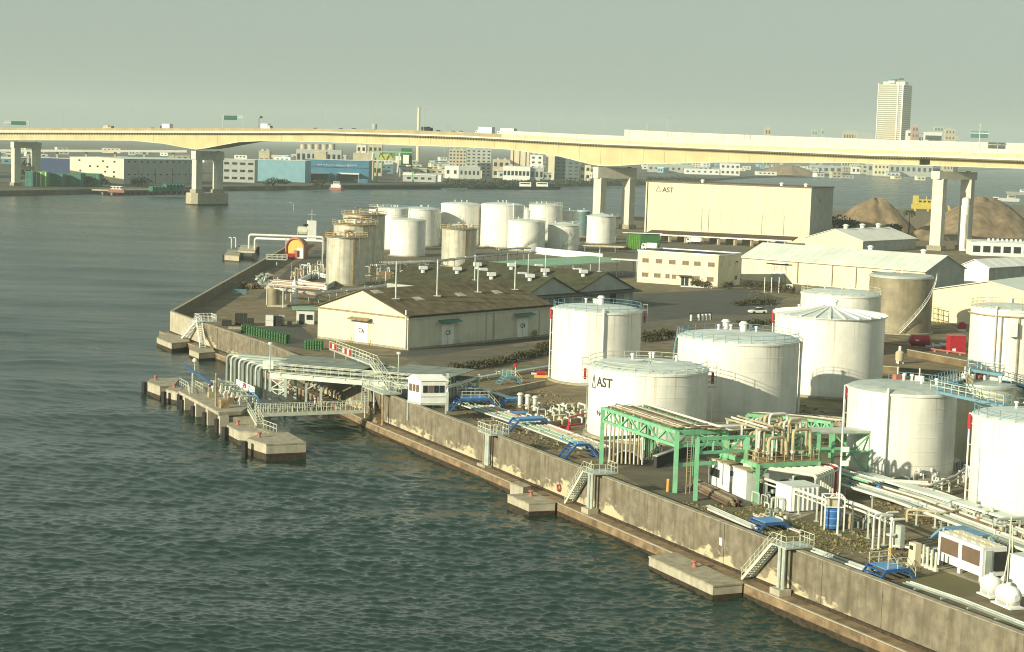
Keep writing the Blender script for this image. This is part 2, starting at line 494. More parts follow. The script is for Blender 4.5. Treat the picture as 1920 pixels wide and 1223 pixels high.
# ================================================================ SETTING
# ---- water: real waves near the camera, fine relief in the material
def water():
    ang = np.radians(np.concatenate([np.linspace(-70, -18.5, 26)[:-1], np.linspace(-18.5, 18.5, 1000), np.linspace(18.5, 70, 26)[1:]]))
    r = [40.0]
    while r[-1] < 11700:
        q = r[-1]
        if q < 128: d = 4.0
        elif q < 560: d = q * q / (42 * 1760.0) * 0.62
        elif q < 1600: d = q * q / (42 * 1760.0) * 1.3
        else: d = q * 0.06
        r.append(q + d)
    r = np.array(r)
    dr = np.diff(r, append=r[-1] * 1.05)
    Rr, A = np.meshgrid(r, ang, indexing='ij')
    X, Y = Rr * np.sin(A), Rr * np.cos(A)
    Zz = np.zeros_like(X)
    lost = np.zeros_like(r); tot = 0.0
    g = np.random.default_rng(5)
    # gust patches: the ripple height changes slowly across the basin
    gust = 1 + 0.30 * np.sin(X / 31.0 + 0.7 * np.sin(Y / 47.0)) * np.sin(Y / 58.0 + 1.1) + 0.18 * np.sin(X / 13 + Y / 22.0)
    dX, dY = np.zeros_like(X), np.zeros_like(Y)
    for i in range(112):
        if i < 84: lam, sl_ = float(np.exp(g.uniform(np.log(0.65), np.log(2.2)))), 0.0056
        elif i < 98: lam, sl_ = float(g.uniform(3.2, 7)), 0.0028
        else: lam, sl_ = float(np.exp(g.uniform(np.log(9), np.log(45)))), 0.0022
        th = g.normal(math.radians(262), 0.46)
        k = 2 * math.pi / lam
        amp = sl_ * lam * g.uniform(0.6, 1.4)
        ph = k * (X * math.cos(th) + Y * math.sin(th)) + g.uniform(0, 6.28)
        fade = np.clip((lam / np.maximum(dr, 1e-3) - 2.0) / 1.6, 0, 1)[:, None] * (Rr > 110) * (Rr < 1700)
        w_ = (k * amp) ** 2; tot += w_; lost += w_ * (1 - np.clip((lam / np.maximum(dr, 1e-3) - 2.0) / 1.6, 0, 1))
        Zz += amp * fade * gust * np.cos(ph)
        dX -= 0.8 * amp * fade * math.cos(th) * np.sin(ph)
        dY -= 0.8 * amp * fade * math.sin(th) * np.sin(ph)
    X, Y = X + dX, Y + dY
    nr, na = X.shape
    co = np.stack([X, Y, Zz], -1).reshape(-1, 3).astype(np.float32)
    idx = (np.arange(nr - 1)[:, None] * na + np.arange(na - 1)[None, :])
    q = np.stack([idx, idx + 1, idx + na + 1, idx + na], -1).reshape(-1, 4)[:, ::-1]
    me = bpy.data.meshes.new('water')
    me.vertices.add(len(co)); me.vertices.foreach_set('co', co.ravel())
    me.loops.add(q.size); me.loops.foreach_set('vertex_index', q.ravel().astype(np.int32))
    me.polygons.add(len(q))
    me.polygons.foreach_set('loop_start', np.arange(0, q.size, 4, dtype=np.int32))
    me.polygons.foreach_set('loop_total', np.full(len(q), 4, dtype=np.int32))
    me.polygons.foreach_set('use_smooth', np.ones(len(q), dtype=bool))
    me.update(calc_edges=True)
    # ripples too fine for the mesh live on as roughness of the surface
    at_ = me.attributes.new('fine_ripple', 'FLOAT', 'POINT')
    at_.data.foreach_set('value', np.repeat((lost / tot).astype(np.float32), na))
    o = bpy.data.objects.new('water', me)
    C.objects.link(o)
    o['kind'] = 'structure'
    m = bpy.data.materials.new('harbour_water')
    m.use_nodes = True
    n, l = m.node_tree.nodes, m.node_tree.links
    b = n['Principled BSDF']
    b.inputs['Base Color'].default_value = (0.010, 0.029, 0.020, 1)
    b.inputs['Roughness'].default_value = 0.2
    b.inputs['IOR'].default_value = 1.40
    ge = n.new('ShaderNodeNewGeometry')
    mp = n.new('ShaderNodeMapping')
    mp.inputs['Scale'].default_value = (0.55, 1.0, 1.0)
    mp.inputs['Rotation'].default_value = (0, 0, R(-8))
    l.new(ge.outputs['Position'], mp.inputs['Vector'])
    def nz(sc, det):
        t = n.new('ShaderNodeTexNoise')
        t.inputs['Scale'].default_value, t.inputs['Detail'].default_value = sc, det
        l.new(mp.outputs[0], t.inputs['Vector'])
        return t.outputs['Fac']
    rr_ = n.new('ShaderNodeMapRange')                     # cat's paws: rougher and calmer patches
    rr_.inputs['From Min'].default_value, rr_.inputs['From Max'].default_value = 0.35, 0.65
    rr_.inputs['To Min'].default_value, rr_.inputs['To Max'].default_value = 0.02, 0.07
    l.new(nz(0.018, 4), rr_.inputs['Value']); 
    fr_ = n.new('ShaderNodeAttribute'); fr_.attribute_name = 'fine_ripple'
    ra_ = n.new('ShaderNodeMath'); ra_.operation = 'MULTIPLY_ADD'; ra_.inputs[1].default_value = 0.23
    l.new(fr_.outputs['Fac'], ra_.inputs[0]); l.new(rr_.outputs['Result'], ra_.inputs[2])
    l.new(ra_.outputs[0], b.inputs['Roughness'])
    ad = n.new('ShaderNodeMath'); ad.operation = 'MULTIPLY_ADD'
    l.new(nz(0.6, 3), ad.inputs[0]); ad.inputs[1].default_value = 1.5
    l.new(nz(3.0, 4), ad.inputs[2])
    bp = n.new('ShaderNodeBump')
    bp.inputs['Strength'].default_value, bp.inputs['Distance'].default_value = 0.35, 0.12
    l.new(ad.outputs[0], bp.inputs['Height'])
    l.new(bp.outputs[0], b.inputs['Normal'])
    me.materials.append(m)
water()

# ---- line of the sea wall, from behind the round arch past the corner to the right edge of the picture
WT = 5.5
WPX = [(560, 447), (530, 466), (319, 584), (379, 606), (503, 646), (727, 741), (904, 807), (1091, 879), (1440, 1013), (1920, 1192), (2250, 1318)]
WP = [at(x, y, WT) for x, y in WPX]
wdir = (WP[8] - WP[6]).normalized()              # along the wall towards the camera
wdir.z = 0
winl = Vector((-wdir.y, wdir.x, 0))              # inland
if winl.x < 0: winl = -winl
def offs(pts, d):
    """offset a polyline sideways (positive = to the left of travel)"""
    out = []
    for i, p in enumerate(pts):
        a = (pts[i] - pts[i - 1]).normalized() if i else (pts[1] - pts[0]).normalized()
        b = (pts[i + 1] - pts[i]).normalized() if i < len(pts) - 1 else a
        na, nb = Vector((-a.y, a.x, 0)), Vector((-b.y, b.x, 0))
        t = (na + nb).normalized()
        out.append(p + t * (d / max(0.35, t.dot(na))))
    return out
far_edge = [(640, 418), (760, 402), (1000, 404), (1145, 407), (1210, 406), (1560, 395), (1700, 391), (1830, 387), (2300, 372)]
poly = [Vector(p) for p in offs(WP, 0.3)[::-1]] + [at(x, y, G) for x, y in far_edge] + [V(700, 900), V(500, 200), V(150, 60)]
struct(M().prism([(p.x, p.y) for p in poly], -3, G), 'terminal_ground', dirt)
inl = offs(WP, 0.0)
# ledge along the foot of the wall
LW = [2.0] * len(WP)
outp = offs(WP, -2.1)
lm = M()
for i in range(2, len(WP) - 1):
    a, b, c, d = WP[i], WP[i + 1], outp[i + 1], outp[i]
    lm.prism([(a.x, a.y), (b.x, b.y), (c.x, c.y), (d.x, d.y)], -3, 1.25)
struct(lm, 'quay_ledge', ledgec)
lm = M()
o1, o2 = offs(WP, -2.1), offs(WP, -2.16)
for i in range(2, len(WP) - 1):
    a, b, c, d = o1[i], o1[i + 1], o2[i + 1], o2[i]
    lm.prism([(a.x, a.y), (b.x, b.y), (c.x, c.y), (d.x, d.y)], -2.9, 0.42)
struct(lm, 'tide_band', tidec)
lm = M()
o1, o2 = offs(WP, -1.85), offs(WP, -2.1)
for i in range(2, len(WP) - 1):
    a, b, c, d = o1[i], o1[i + 1], o2[i + 1], o2[i]
    lm.prism([(a.x, a.y), (b.x, b.y), (c.x, c.y), (d.x, d.y)], 1.2, 1.33)
struct(lm, 'ledge_edge', concl)

sw = T('sea_wall', 'long stained concrete flood wall running along the waterfront', 'wall', (WP[6].x, WP[6].y, 1.2))
in1 = offs(WP, 0.55)
rgw = random.Random(3)
for i in range(len(WP) - 1):
    a, b = WP[i], WP[i + 1]
    c, d = in1[i], in1[i + 1]
    L = (b - a).length
    n = max(1, round(L / 8.2))
    for k in range(n):
        g = 0.03 / L
        t0, t1 = k / n + (g if k else 0), (k + 1) / n - (g if k < n - 1 else 0)
        j = rgw.uniform(-0.03, 0.03)
        nn = Vector((-(b - a).y, (b - a).x, 0)).normalized() * j
        q = [a.lerp(b, t0) + nn, a.lerp(b, t1) + nn, c.lerp(d, t1), c.lerp(d, t0)]
        M().prism([(p.x, p.y) for p in q], -1.0, WT + rgw.uniform(-0.015, 0.015)).build('wall_panel', wallc if i != 2 else concl, sw)  # corner stretch is paler: the sunlight on it is put into the colour
# pale worn coping along the top edge
cm = M()
c0, c1 = offs(WP, -0.05), offs(WP, 0.60)
for i in range(len(WP) - 1):
    cm.prism([(c0[i].x, c0[i].y), (c0[i + 1].x, c0[i + 1].y), (c1[i + 1].x, c1[i + 1].y), (c1[i].x, c1[i].y)], WT + 0.015, WT + 0.10)
cm.build('coping', conc, sw)
# a dark bearing strip where the wall stands on the ledge
cm = M()
c0, c1 = offs(WP, -0.25), offs(WP, 0.0)
for i in range(2, len(WP) - 1):
    cm.prism([(c0[i].x, c0[i].y), (c0[i + 1].x, c0[i + 1].y), (c1[i + 1].x, c1[i + 1].y), (c1[i].x, c1[i].y)], 1.2, 1.5)
cm.build('plinth', tidec, sw)

# ---- sheets of paving on the terminal ground
def sheet(name, pts, m, k=1):
    q = [at(x, y, G) for x, y in pts]
    return struct(M().prism([(p.x, p.y) for p in q], G - 0.3, G + 0.004 * k), name, m)
sheet('yard_paving', [(1010, 560), (1180, 552), (1400, 541), (1470, 560), (1445, 585), (1340, 598), (1200, 622), (1000, 640), (790, 670), (740, 668), (764, 645)], asph, 1)
sheet('road_paving', [(840, 700), (760, 672), (1000, 646), (1035, 638), (1210, 604), (1350, 590), (1450, 594), (1430, 612), (1260, 630), (1020, 668)], asphl, 2)
sheet('west_yard', [(420, 592), (470, 566), (560, 548), (596, 560), (590, 620), (560, 606), (440, 612)], dirtl, 1)
sheet('drum_yard', [(440, 616), (560, 608), (588, 632), (600, 660), (540, 650)], asph, 1)
sheet('west_lane', [(540, 505), (590, 470), (640, 470), (625, 520), (560, 548), (480, 562)], asph, 2)
sheet('quay_paving', [(1150, 880), (1330, 850), (1420, 900), (1330, 960), (1240, 935)], asphl, 1)
sheet('tank_pit_sand', [(870, 735), (1010, 690), (1110, 730), (1110, 790), (960, 800)], dirtl, 1)
sheet('back_yard', [(700, 480), (860, 440), (1200, 450), (1420, 468), (1240, 520), (1000, 530), (740, 530)], asphl, 1)
sheet('sand_yard', [(1480, 440), (1560, 405), (2200, 392), (2200, 480), (1900, 470), (1700, 470)], dirtl, 1)
sheet('east_lane', [(1650, 640), (1815, 655), (1815, 720), (1760, 745), (1560, 735), (1640, 690)], dirtl, 1)

sheet('patched_paving', [(1660, 1088), (1735, 1098), (1762, 1112), (1702, 1110)], asph, 1)
sheet('patched_paving', [(1742, 1112), (1800, 1118), (1790, 1136), (1728, 1128)], asphl, 2)
sheet('concrete_apron', [(1755, 1066), (1850, 1100), (1885, 1090), (1800, 1052)], conc, 1)
sheet('concrete_apron', [(1450, 962), (1490, 975), (1535, 958), (1500, 945)], conc, 2)
sheet('concrete_apron', [(1340, 930), (1400, 952), (1480, 935), (1430, 915)], conc, 1)
tu = M()
rt_ = random.Random(8)
for zone, cnt in (([(1290, 945), (1420, 950), (1560, 1000), (1640, 1030), (1560, 1040), (1400, 1000)], 420), ([(1600, 1000), (1700, 1010), (1710, 1070), (1640, 1060)], 200),
                  ([(1640, 940), (1800, 960), (1800, 990), (1680, 975)], 160), ([(880, 775), (1000, 815), (1080, 850), (1000, 840), (900, 800)], 200), ([(900, 740), (1020, 735), (1100, 760), (960, 770)], 160),
                  ([(1500, 760), (1590, 790), (1590, 850), (1500, 810)], 160), ([(1400, 545), (1500, 555), (1560, 590), (1420, 580)], 160)):
    for _ in range(cnt):
        x0, y0 = rt_.choice(zone); x1, y1 = rt_.choice(zone); x2, y2 = rt_.choice(zone)
        a, b = sorted((rt_.random(), rt_.random()))
        q = at(x0 * a + x1 * (b - a) + x2 * (1 - b), y0 * a + y1 * (b - a) + y2 * (1 - b), G)
        for _k in range(3):
            e = q + V(rt_.gauss(0, .35), rt_.gauss(0, .35))
            w = V(rt_.gauss(0, .12), rt_.gauss(0, .12)); hh = rt_.uniform(.06, .26)
            tu.add([e - w, e + w, e + w * .4 + V(rt_.gauss(0, .12), rt_.gauss(0, .12), hh)], [(0, 1, 2)])
tu.build('dry_grass', mat('dry_grass_blade', (.25, .21, .10), .95, var=.3, scale=2), None, kind='stuff')

# ---- far bank and the low land beyond
fb = [(-700, 383), (-200, 371), (0, 367), (190, 363), (430, 357.5), (560, 355.5), (690, 353), (830, 352), (1000, 351), (1230, 347), (1400, 334.5), (1560, 329), (1740, 322), (1920, 317.5)]
q = [at(x, y, 0) for x, y in fb]
fbm = mat('far_bank_ground', (0.085, 0.085, 0.055), 0.95, var=0.3, scale=0.012, stain=(0.17, 0.16, 0.12), stain_amt=0.7, stain_scale=0.02)
struct(M().prism([(p.x, p.y) for p in q] + [(7500, 12500), (-9000, 12500), (-5000, 1500)], -3, 3.0), 'far_bank', fbm)
quay2 = M()
q2 = offs(q, -1.2)
for i in range(len(q) - 3):
    quay2.prism([(q[i].x, q[i].y), (q[i + 1].x, q[i + 1].y), (q2[i + 1].x, q2[i + 1].y), (q2[i].x, q2[i].y)], -3, 3.15)
struct(quay2, 'far_quay', mat('far_quay_wall', (0.17, 0.15, 0.11), 0.9, var=0.2, scale=0.1, streak=0.3))

# ---- the air: one closed box of even haze
hz = M().box((0, 5900, 120), (27000, 14000, 248.4)).build('haze', white2)
hz['kind'] = 'stuff'
hm = bpy.data.materials.new('haze_air')
hm.use_nodes = True
hm.node_tree.nodes.clear()
ho = hm.node_tree.nodes.new('ShaderNodeOutputMaterial')
hv = hm.node_tree.nodes.new('ShaderNodeVolumePrincipled')
hv.inputs['Color'].default_value = (0.82, 0.94, 0.90, 1)
hv.inputs['Density'].default_value = 0.00011
hv.inputs['Anisotropy'].default_value = 0.0
hm.node_tree.links.new(hv.outputs[0], ho.inputs['Volume'])
hz.data.materials.clear()
hz.data.materials.append(hm)
hz.visible_shadow = True
# ================================================================ THE EXPRESSWAY BRIDGE
_bx = np.array([20, 380, 1122, 1757.0]); _by = 1 / np.array([1200, 1042, 832, 735.0])
_bp = np.polyfit(_bx, _by, 2)
def bY(px): return float(1 / np.polyval(_bp, px))
ST = list(range(-260, 2181, 20))
def tab(xs, ys): return lambda px: float(np.interp(px, xs, ys))
topL = tab([-260, 0, 320, 440, 600, 760, 870, 960], [241, 240.5, 240.5, 240.5, 241.5, 244, 248.5, 252])
topR = tab([900, 947, 1100, 1280, 1640, 1735, 1920, 2180], [244, 245.5, 252.5, 259.5, 271, 274.5, 281, 290])
beige = tab([900, 947, 1100, 1280, 1640, 1735, 1920, 2180], [250, 252, 261.5, 269, 281.5, 284, 289, 297])
lineT = tab([-260, 0, 160, 440, 600, 760, 870, 947, 1100, 1280, 1640, 1735, 1920, 2180], [245, 244.5, 245, 245.5, 246.5, 250.5, 254.5, 258.5, 266.5, 274.5, 288, 290, 297, 306])
lineB = tab([-260, 0, 160, 440, 600, 760, 870, 947, 1100, 1280, 1640, 1735, 1920, 2180], [250, 249, 249, 249.5, 249.5, 253.5, 257.5, 261.5, 270, 277.5, 292.5, 294.5, 301.5, 310])
girdB = tab([-260, 0, 240, 300, 340, 365, 390, 440, 480, 600, 760, 870, 947, 1040, 1100, 1122, 1150, 1200, 1340, 1580, 1735, 1920, 2180],
            [262, 263, 264, 270, 277.5, 281.5, 276, 267, 265, 266.5, 273, 276.5, 280.5, 293, 308, 312, 311.5, 308.5, 305, 305.5, 311, 317, 326])
farT = tab([1117, 1200, 1340, 1640, 1920, 2180], [243, 247, 252.5, 262.5, 269.5, 276])
EP = []
for px in ST:
    EP.append(aty(px, lineT(px), bY(px)))
def btan(i):
    a, b = EP[max(0, i - 1)], EP[min(len(EP) - 1, i + 1)]
    t = (b - a); t.z = 0
    return t.normalized()
BT = [btan(i) for i in range(len(EP))]
BN = [Vector((-t.y, t.x, 0)) if -t.y > 0 or t.x > 0 else Vector((t.y, -t.x, 0)) for t in BT]
BN = [n if n.y > 0 else -n for n in BN]
BW = 22.0
def bsec(d, fy, i):
    """point at distance d inwards from the near edge at station i, on picture row fy of the near edge"""
    p = EP[i]
    return Vector((p.x + BN[i].x * d, p.y + BN[i].y * d, up(p, fy)))
def sweep(m, idx, quads):
    """quads: function i -> 4 points of the section"""
    prev = None
    vs, fs = [], []
    for n_, i in enumerate(idx):
        vs += list(quads(i))
        if n_:
            a, b = (n_ - 1) * 4, n_ * 4
            fs += [(a + j, b + j, b + (j + 1) % 4, a + (j + 1) % 4) for j in range(4)]
    fs += [(0, 1, 2, 3), tuple(len(vs) - 4 + j for j in (3, 2, 1, 0))]
    return m.add(vs, fs)
ip = lambda px: min(range(len(ST)), key=lambda i: abs(ST[i] - px))
bridge = T('highway_bridge', 'long cream box girder expressway bridge crossing the river on portal piers', 'bridge', (EP[ip(1120)].x, EP[ip(1120)].y, 3))
allI = list(range(len(ST)))
SLOPE = 0.045
def zd(i, d): return up(EP[i], lineT(ST[i])) + 0.1 + SLOPE * d
sweep(M(), allI, lambda i: [V(*(EP[i] + BN[i] * 0.3)[:2], up(EP[i], lineB(ST[i])) + 0.25), V(*(EP[i] + BN[i] * (BW - .3))[:2], up(EP[i], lineB(ST[i])) + .25 + SLOPE * BW),
      V(*(EP[i] + BN[i] * (BW - .3))[:2], zd(i, BW)), V(*(EP[i] + BN[i] * 0.3)[:2], zd(i, 0))]).build('deck', asph, bridge)
def fascia(m, I, f0, f1, d0, d1):
    return sweep(m, I, lambda i: [V(*(EP[i] + BN[i] * d0)[:2], up(EP[i], f0(ST[i]))), V(*(EP[i] + BN[i] * d1)[:2], up(EP[i], f0(ST[i]))),
                 V(*(EP[i] + BN[i] * d1)[:2], up(EP[i], f1(ST[i]))), V(*(EP[i] + BN[i] * d0)[:2], up(EP[i], f1(ST[i])))])
edgew = mat('bridge_edge_white', (0.60, 0.58, 0.49), 0.6, var=0.06, scale=0.2, streak=0.2)
parab = mat('bridge_parapet_tan', (0.36, 0.29, 0.15), 0.7, var=0.10, scale=0.15)
fascia(M(), allI, lineB, lineT, -0.15, 0.5).build('edge_beam', edgew, bridge)
L_I = [i for i in allI if ST[i] <= 950]
R_I = [i for i in allI if ST[i] >= 940]
fascia(M(), L_I, lambda x: lineT(x) - .05, topL, 0.0, 0.35).build('parapet', parab, bridge)
fascia(M(), R_I, lambda x: lineT(x) - .05, beige, 0.0, 0.3).build('parapet', mat('bridge_fascia_beige', (0.62, 0.52, 0.30), 0.7, var=0.1, scale=0.3, streak=0.3), bridge)
for i in R_I[:-1]:                                              # noise barrier, panel by panel
    for h in (0, 1):
        def cut(t): return [ (EP[i].lerp(EP[i + 1], t)), BN[i] ]
        ps = []
        for t in (h * .5 + .006, h * .5 + .494):
            p = EP[i].lerp(EP[i + 1], t); px = ST[i] + 20 * t
            ps.append((p + BN[i] * 0.05, up(p, beige(px) - .3), up(p, topR(px)), p + BN[i] * 0.22))
        (a, z0, z1, c), (b, z2, z3, d) = ps
        M().add([Z(a, z0), Z(b, z2), Z(d, z2), Z(c, z0), Z(a, z1), Z(b, z3), Z(d, z3), Z(c, z1)],
                [(0, 1, 5, 4), (2, 3, 7, 6), (4, 5, 6, 7), (1, 2, 6, 5), (3, 0, 4, 7)]).build('barrier_panel', edgew, bridge)
F_I = [i for i in allI if ST[i] >= 1117]
for i in F_I[:-1]:                                              # taller wall on the far edge
    for h in (0, 1):
        ps = []
        for t in (h * .5 + .008, h * .5 + .492):
            px = ST[i] + 20 * t
            p = EP[i].lerp(EP[i + 1], t) + BN[i] * (BW - 0.6)
            ps.append((p, zd(i, BW) - .2, up(p, farT(px)), p + BN[i] * .3))
        (a, z0, z1, c), (b, z2, z3, d) = ps
        M().add([Z(a, z0), Z(b, z2), Z(d, z2), Z(c, z0), Z(a, z1), Z(b, z3), Z(d, z3), Z(c, z1)],
                [(0, 1, 5, 4), (2, 3, 7, 6), (4, 5, 6, 7), (1, 2, 6, 5), (3, 0, 4, 7)]).build('barrier_panel', edgew, bridge)
fr_I = [i for i in allI if ST[i] <= 1130]
sweep(M(), fr_I, lambda i: [V(*(EP[i] + BN[i] * (BW - .5))[:2], zd(i, BW) - .2), V(*(EP[i] + BN[i] * (BW - .2))[:2], zd(i, BW) - .2),
      V(*(EP[i] + BN[i] * (BW - .2))[:2], zd(i, BW) + .55), V(*(EP[i] + BN[i] * (BW - .5))[:2], zd(i, BW) + .55)]).build('parapet', parab, bridge)
# box girder below the overhang, and the brackets under the slab
def gtop(px): return lineB(px) + 0.4
GI = 3.0
def gird(I):
    return sweep(M(), I, lambda i: [V(*(EP[i] + BN[i] * GI)[:2], up(EP[i] + BN[i] * GI, girdB(ST[i]))), V(*(EP[i] + BN[i] * (BW - GI))[:2], up(EP[i] + BN[i] * GI, girdB(ST[i])) + .6),
                 V(*(EP[i] + BN[i] * (BW - GI))[:2], up(EP[i], gtop(ST[i])) + .5), V(*(EP[i] + BN[i] * GI)[:2], up(EP[i], gtop(ST[i])) + .3)])
bj = ip(1740)
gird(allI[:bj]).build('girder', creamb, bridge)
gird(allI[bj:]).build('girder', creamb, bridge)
m = M()
for i in allI[:-1]:
    for t in (0, .25, .5, .75):
        p = EP[i].lerp(EP[i + 1], t); px = ST[i] + 20 * t
        zt = up(p, lineB(px)) - .05
        m.beam(Z(p + BN[i] * 0.1, zt - .25), Z(p + BN[i] * GI, zt - .9), .3, .5)
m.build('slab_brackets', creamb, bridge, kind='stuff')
m = M()
for i in allI[:-1]:                                             # flange lines along the web
    p, q = EP[i] + BN[i] * (GI - .12), EP[i + 1] + BN[i] * (GI - .12)
    m.beam(Z(p, up(p, girdB(ST[i])) + .15), Z(q, up(q, girdB(ST[i + 1])) + .15), .3, .25)
m.build('flange', edgew, bridge)
m = M()
for i in allI[:-1]:                                             # vertical web stiffeners
    for t_ in ((0,) if i % 2 else ()):
        p = EP[i].lerp(EP[i + 1], t_) + BN[i] * (GI - .04); px = ST[i] + 20 * t_
        m.beam(Z(p, up(p, girdB(px)) + .3), Z(p, up(EP[i], gtop(px)) - .2), .10, .14)
m.build('web_stiffeners', creamb, bridge, kind='stuff')
M().box((0, 0, 0), (.1, .1, .1))
def pier(px, dn, df, base_z, top_row, cw, cap_h, foot=None, sk=0.0):
    i = ip(px)
    p, n, t = EP[i], BN[i], BT[i]
    an = math.atan2(n.y, n.x)
    zt = up(p + n * GI, top_row) - .1
    c0, c1 = p + n * dn, p + n * df + t * sk
    cap = M().beam(Z(c0 - (c1 - c0).normalized() * cw * .62, zt - cap_h / 2), Z(c1 + (c1 - c0).normalized() * cw * .62, zt - cap_h / 2), cw * 1.05, cap_h).build('pier', pierc, bridge)
    for c in (c0, c1):
        M().box((c.x, c.y, (base_z + zt - cap_h) / 2 - .05), (cw, cw, zt - cap_h - base_z + .1), an).build('column', pierc, cap)
        M().box((c.x, c.y, base_z + 1.0), (cw * 1.35, cw * 1.35, 2.2), an).build('pedestal', conc, cap)
    for c in (c0, c1):
        M().box((c.x, c.y, zt + .05), (1.6, 1.6, .5), an).build('bearing', dark, cap)
    if foot:
        q = (c0 + c1) / 2
        ln = (c1 - c0).length + cw * 2.3
        a, b = q - n * (ln / 2), q + n * (ln / 2)
        w = foot / 2
        pts = [a + t * w * .55, a - n * 1.6, a - t * w * .55, a - t * w + n * 2.5, b - t * w - n * 2.5, b - t * w * .6, b + n * 1.6, b + t * w * .6, b + t * w - n * 2.5, a + t * w + n * 2.5]
        pts = [a + t * w * .5 - n * .8, a - t * w * .5 - n * .8, a - t * w + n * 2, b - t * w - n * 2, b - t * w * .5 + n * .8, b + t * w * .5 + n * .8, b + t * w - n * 2, a + t * w + n * 2]
        M().prism([(v.x, v.y) for v in pts], -3, base_z).build('footing', concl, cap)
        M().prism([((v - q) * 1.006 + q)[:2] for v in pts], -2.9, .8).build('tide_band', tidec, cap)
    return cap
pier(362, 4.0, 19.0, 7.2, 283, 4.4, 5.0, foot=11.0)
pier(1122, 3.4, 18.4, G, 313, 4.4, 5.2, sk=6.0)
pier(1757, 3.4, 18.4, G, 321, 4.6, 3.2, sk=7.0)
pier(20, 4.0, 19.0, 3.0, 266, 4.6, 4.0)
i = ip(20)
M().beam(Z(EP[i] + BN[i] * 4, 15), Z(EP[i] + BN[i] * 19, 15), 2.4, 2.6).build('cross_beam', concl, bridge)
# drain pipes down the right-hand pier
i = ip(1757)
p = EP[i] + BN[i] * 6.2 + BT[i] * 1.6
M().tube(fillet([Z(p, 27), Z(p, 6), p * 1 + BT[i] * 1.0 + V(0, 0, 4.5 - p.z)], .8), .28, 6).build('drain_pipe', pipew, bridge)

# ---------------------------------------------------------------- things on the bridge
def bpos(px, d):
    i = max(0, min(len(ST) - 2, int((px - ST[0]) // 20)))
    t = (px - ST[i]) / 20.0
    p = EP[i].lerp(EP[i + 1], t) + BN[i] * d
    return Vector((p.x, p.y, zd(i, d) * (1 - t) + zd(i + 1, d) * t)), math.atan2(BT[i].y, BT[i].x)
def wheels(root, xs, w, r, tw=.25):
    for x in xs:
        for s in (-1, 1):
            M().tube([V(x, s * w - tw / 2, r), V(x, s * w + tw / 2, r)], r, 10).build('wheel', black, root)
def make_car(label, paint, group=None):
    c = T('car', label, 'car', (0, 0, 0), group)
    def prof(pts, w0, w1):
        m = M()
        k = len(pts)
        vs = [V(x, -w0 if z < .75 else -w1, z) for x, z in pts] + [V(x, w0 if z < .75 else w1, z) for x, z in pts]
        m.add(vs, [tuple(range(k)), tuple(range(2 * k - 1, k - 1, -1))] + [(i, (i + 1) % k + 0, k + (i + 1) % k, k + i)[::-1] for i in range(k)])
        return m
    prof([(-2.15, .28), (2.1, .28), (2.18, .55), (1.95, .78), (1.0, .90), (-2.0, .93), (-2.18, .70)], .85, .80).build('body', paint, c, False)
    prof([(-1.75, .90), (1.05, .88), (.35, 1.38), (-.25, 1.46), (-1.1, 1.42)], .80, .62).build('window', glass, c)
    prof([(-1.15, 1.40), (.32, 1.36), (.1, 1.44), (-.3, 1.50), (-1.0, 1.46)], .64, .60).build('roof', paint, c)
    wheels(c, (-1.35, 1.35), .78, .32)
    for s in (-1, 1):
        M().box((2.13, s * .58, .66), (.12, .35, .14)).build('headlight', white2, c)
        M().box((-2.12, s * .62, .78), (.10, .3, .14)).build('tail_light', red, c)
    return c
def make_truck(label, box, cab, L=8.0, bh=2.6, flat=False, group=None, cat='truck'):
    t = T('truck', label, cat, (0, 0, 0), group)
    M().box((0, 0, .85), (L, 1.0, .3)).build('chassis', dark, t)
    cl = 1.9
    x1 = L / 2
    m = M()
    pts = [(x1 - cl, .7), (x1, .7), (x1 + .05, 1.5), (x1 - .25, 2.6), (x1 - cl, 2.65)]
    k = len(pts)
    m.add([V(x, -1.1, z) for x, z in pts] + [V(x, 1.1, z) for x, z in pts], [tuple(range(k)), tuple(range(2 * k - 1, k - 1, -1))] + [(i, k + i, k + (i + 1) % k, (i + 1) % k) for i in range(k)])
    cb = m.build('cab', cab, t)
    M().box((x1 - .10, 0, 2.05), (.30, 1.9, .7)).build('windscreen', glass, cb)
    for s in (-1, 1): M().box((x1 - .8, s * 1.105, 2.0), (.8, .03, .6)).build('side_window', glass, cb)
    if flat:
        M().box((-cl / 2 - .1, 0, 1.2), (L - cl - .3, 2.4, .3)).build('load_bed', box, t)
        for s in (-1, 1): M().box((-cl / 2 - .1, s * 1.2, 1.6), (L - cl - .3, .06, .6)).build('side_board', box, t)
        M().box((-cl / 2 - .8, 0, 2.1), (L - cl - 2.5, 2.0, 1.5)).build('load', tan, t)
    else:
        M().box((-cl / 2 - .1, 0, 1.05 + bh / 2), (L - cl - .2, 2.45, bh)).build('cargo_box', box, t)
        M().box((-cl / 2 - .1, 0, 1.05 + bh + .03), (L - cl - .1, 2.5, .06)).build('box_rim', galv, t)
    wheels(t, (x1 - 1.2, -x1 + 1.2, -x1 + 2.4), 1.0, .48, .3)
    return t
carw = mat('white_car_paint', (0.78, 0.78, 0.76), 0.25, var=0.02)
card = mat('dark_car_paint', (0.03, 0.03, 0.035), 0.25, var=0.05)
cars = mat('silver_car_paint', (0.42, 0.44, 0.45), 0.3, metal=.4, var=0.03)
carb = mat('blue_grey_car_paint', (0.12, 0.17, 0.22), 0.3, var=0.03)
def onbridge(t, px, d, flip=False):
    p, a = bpos(px, d)
    t.location = p
    t.rotation_euler = (0, 0, a + (math.pi if flip else 0))
GB = 'vehicles on the expressway bridge'
proto_w = make_car('small white car on the bridge just right of the left portal pier', carw, GB)
onbridge(proto_w, 592, 18)
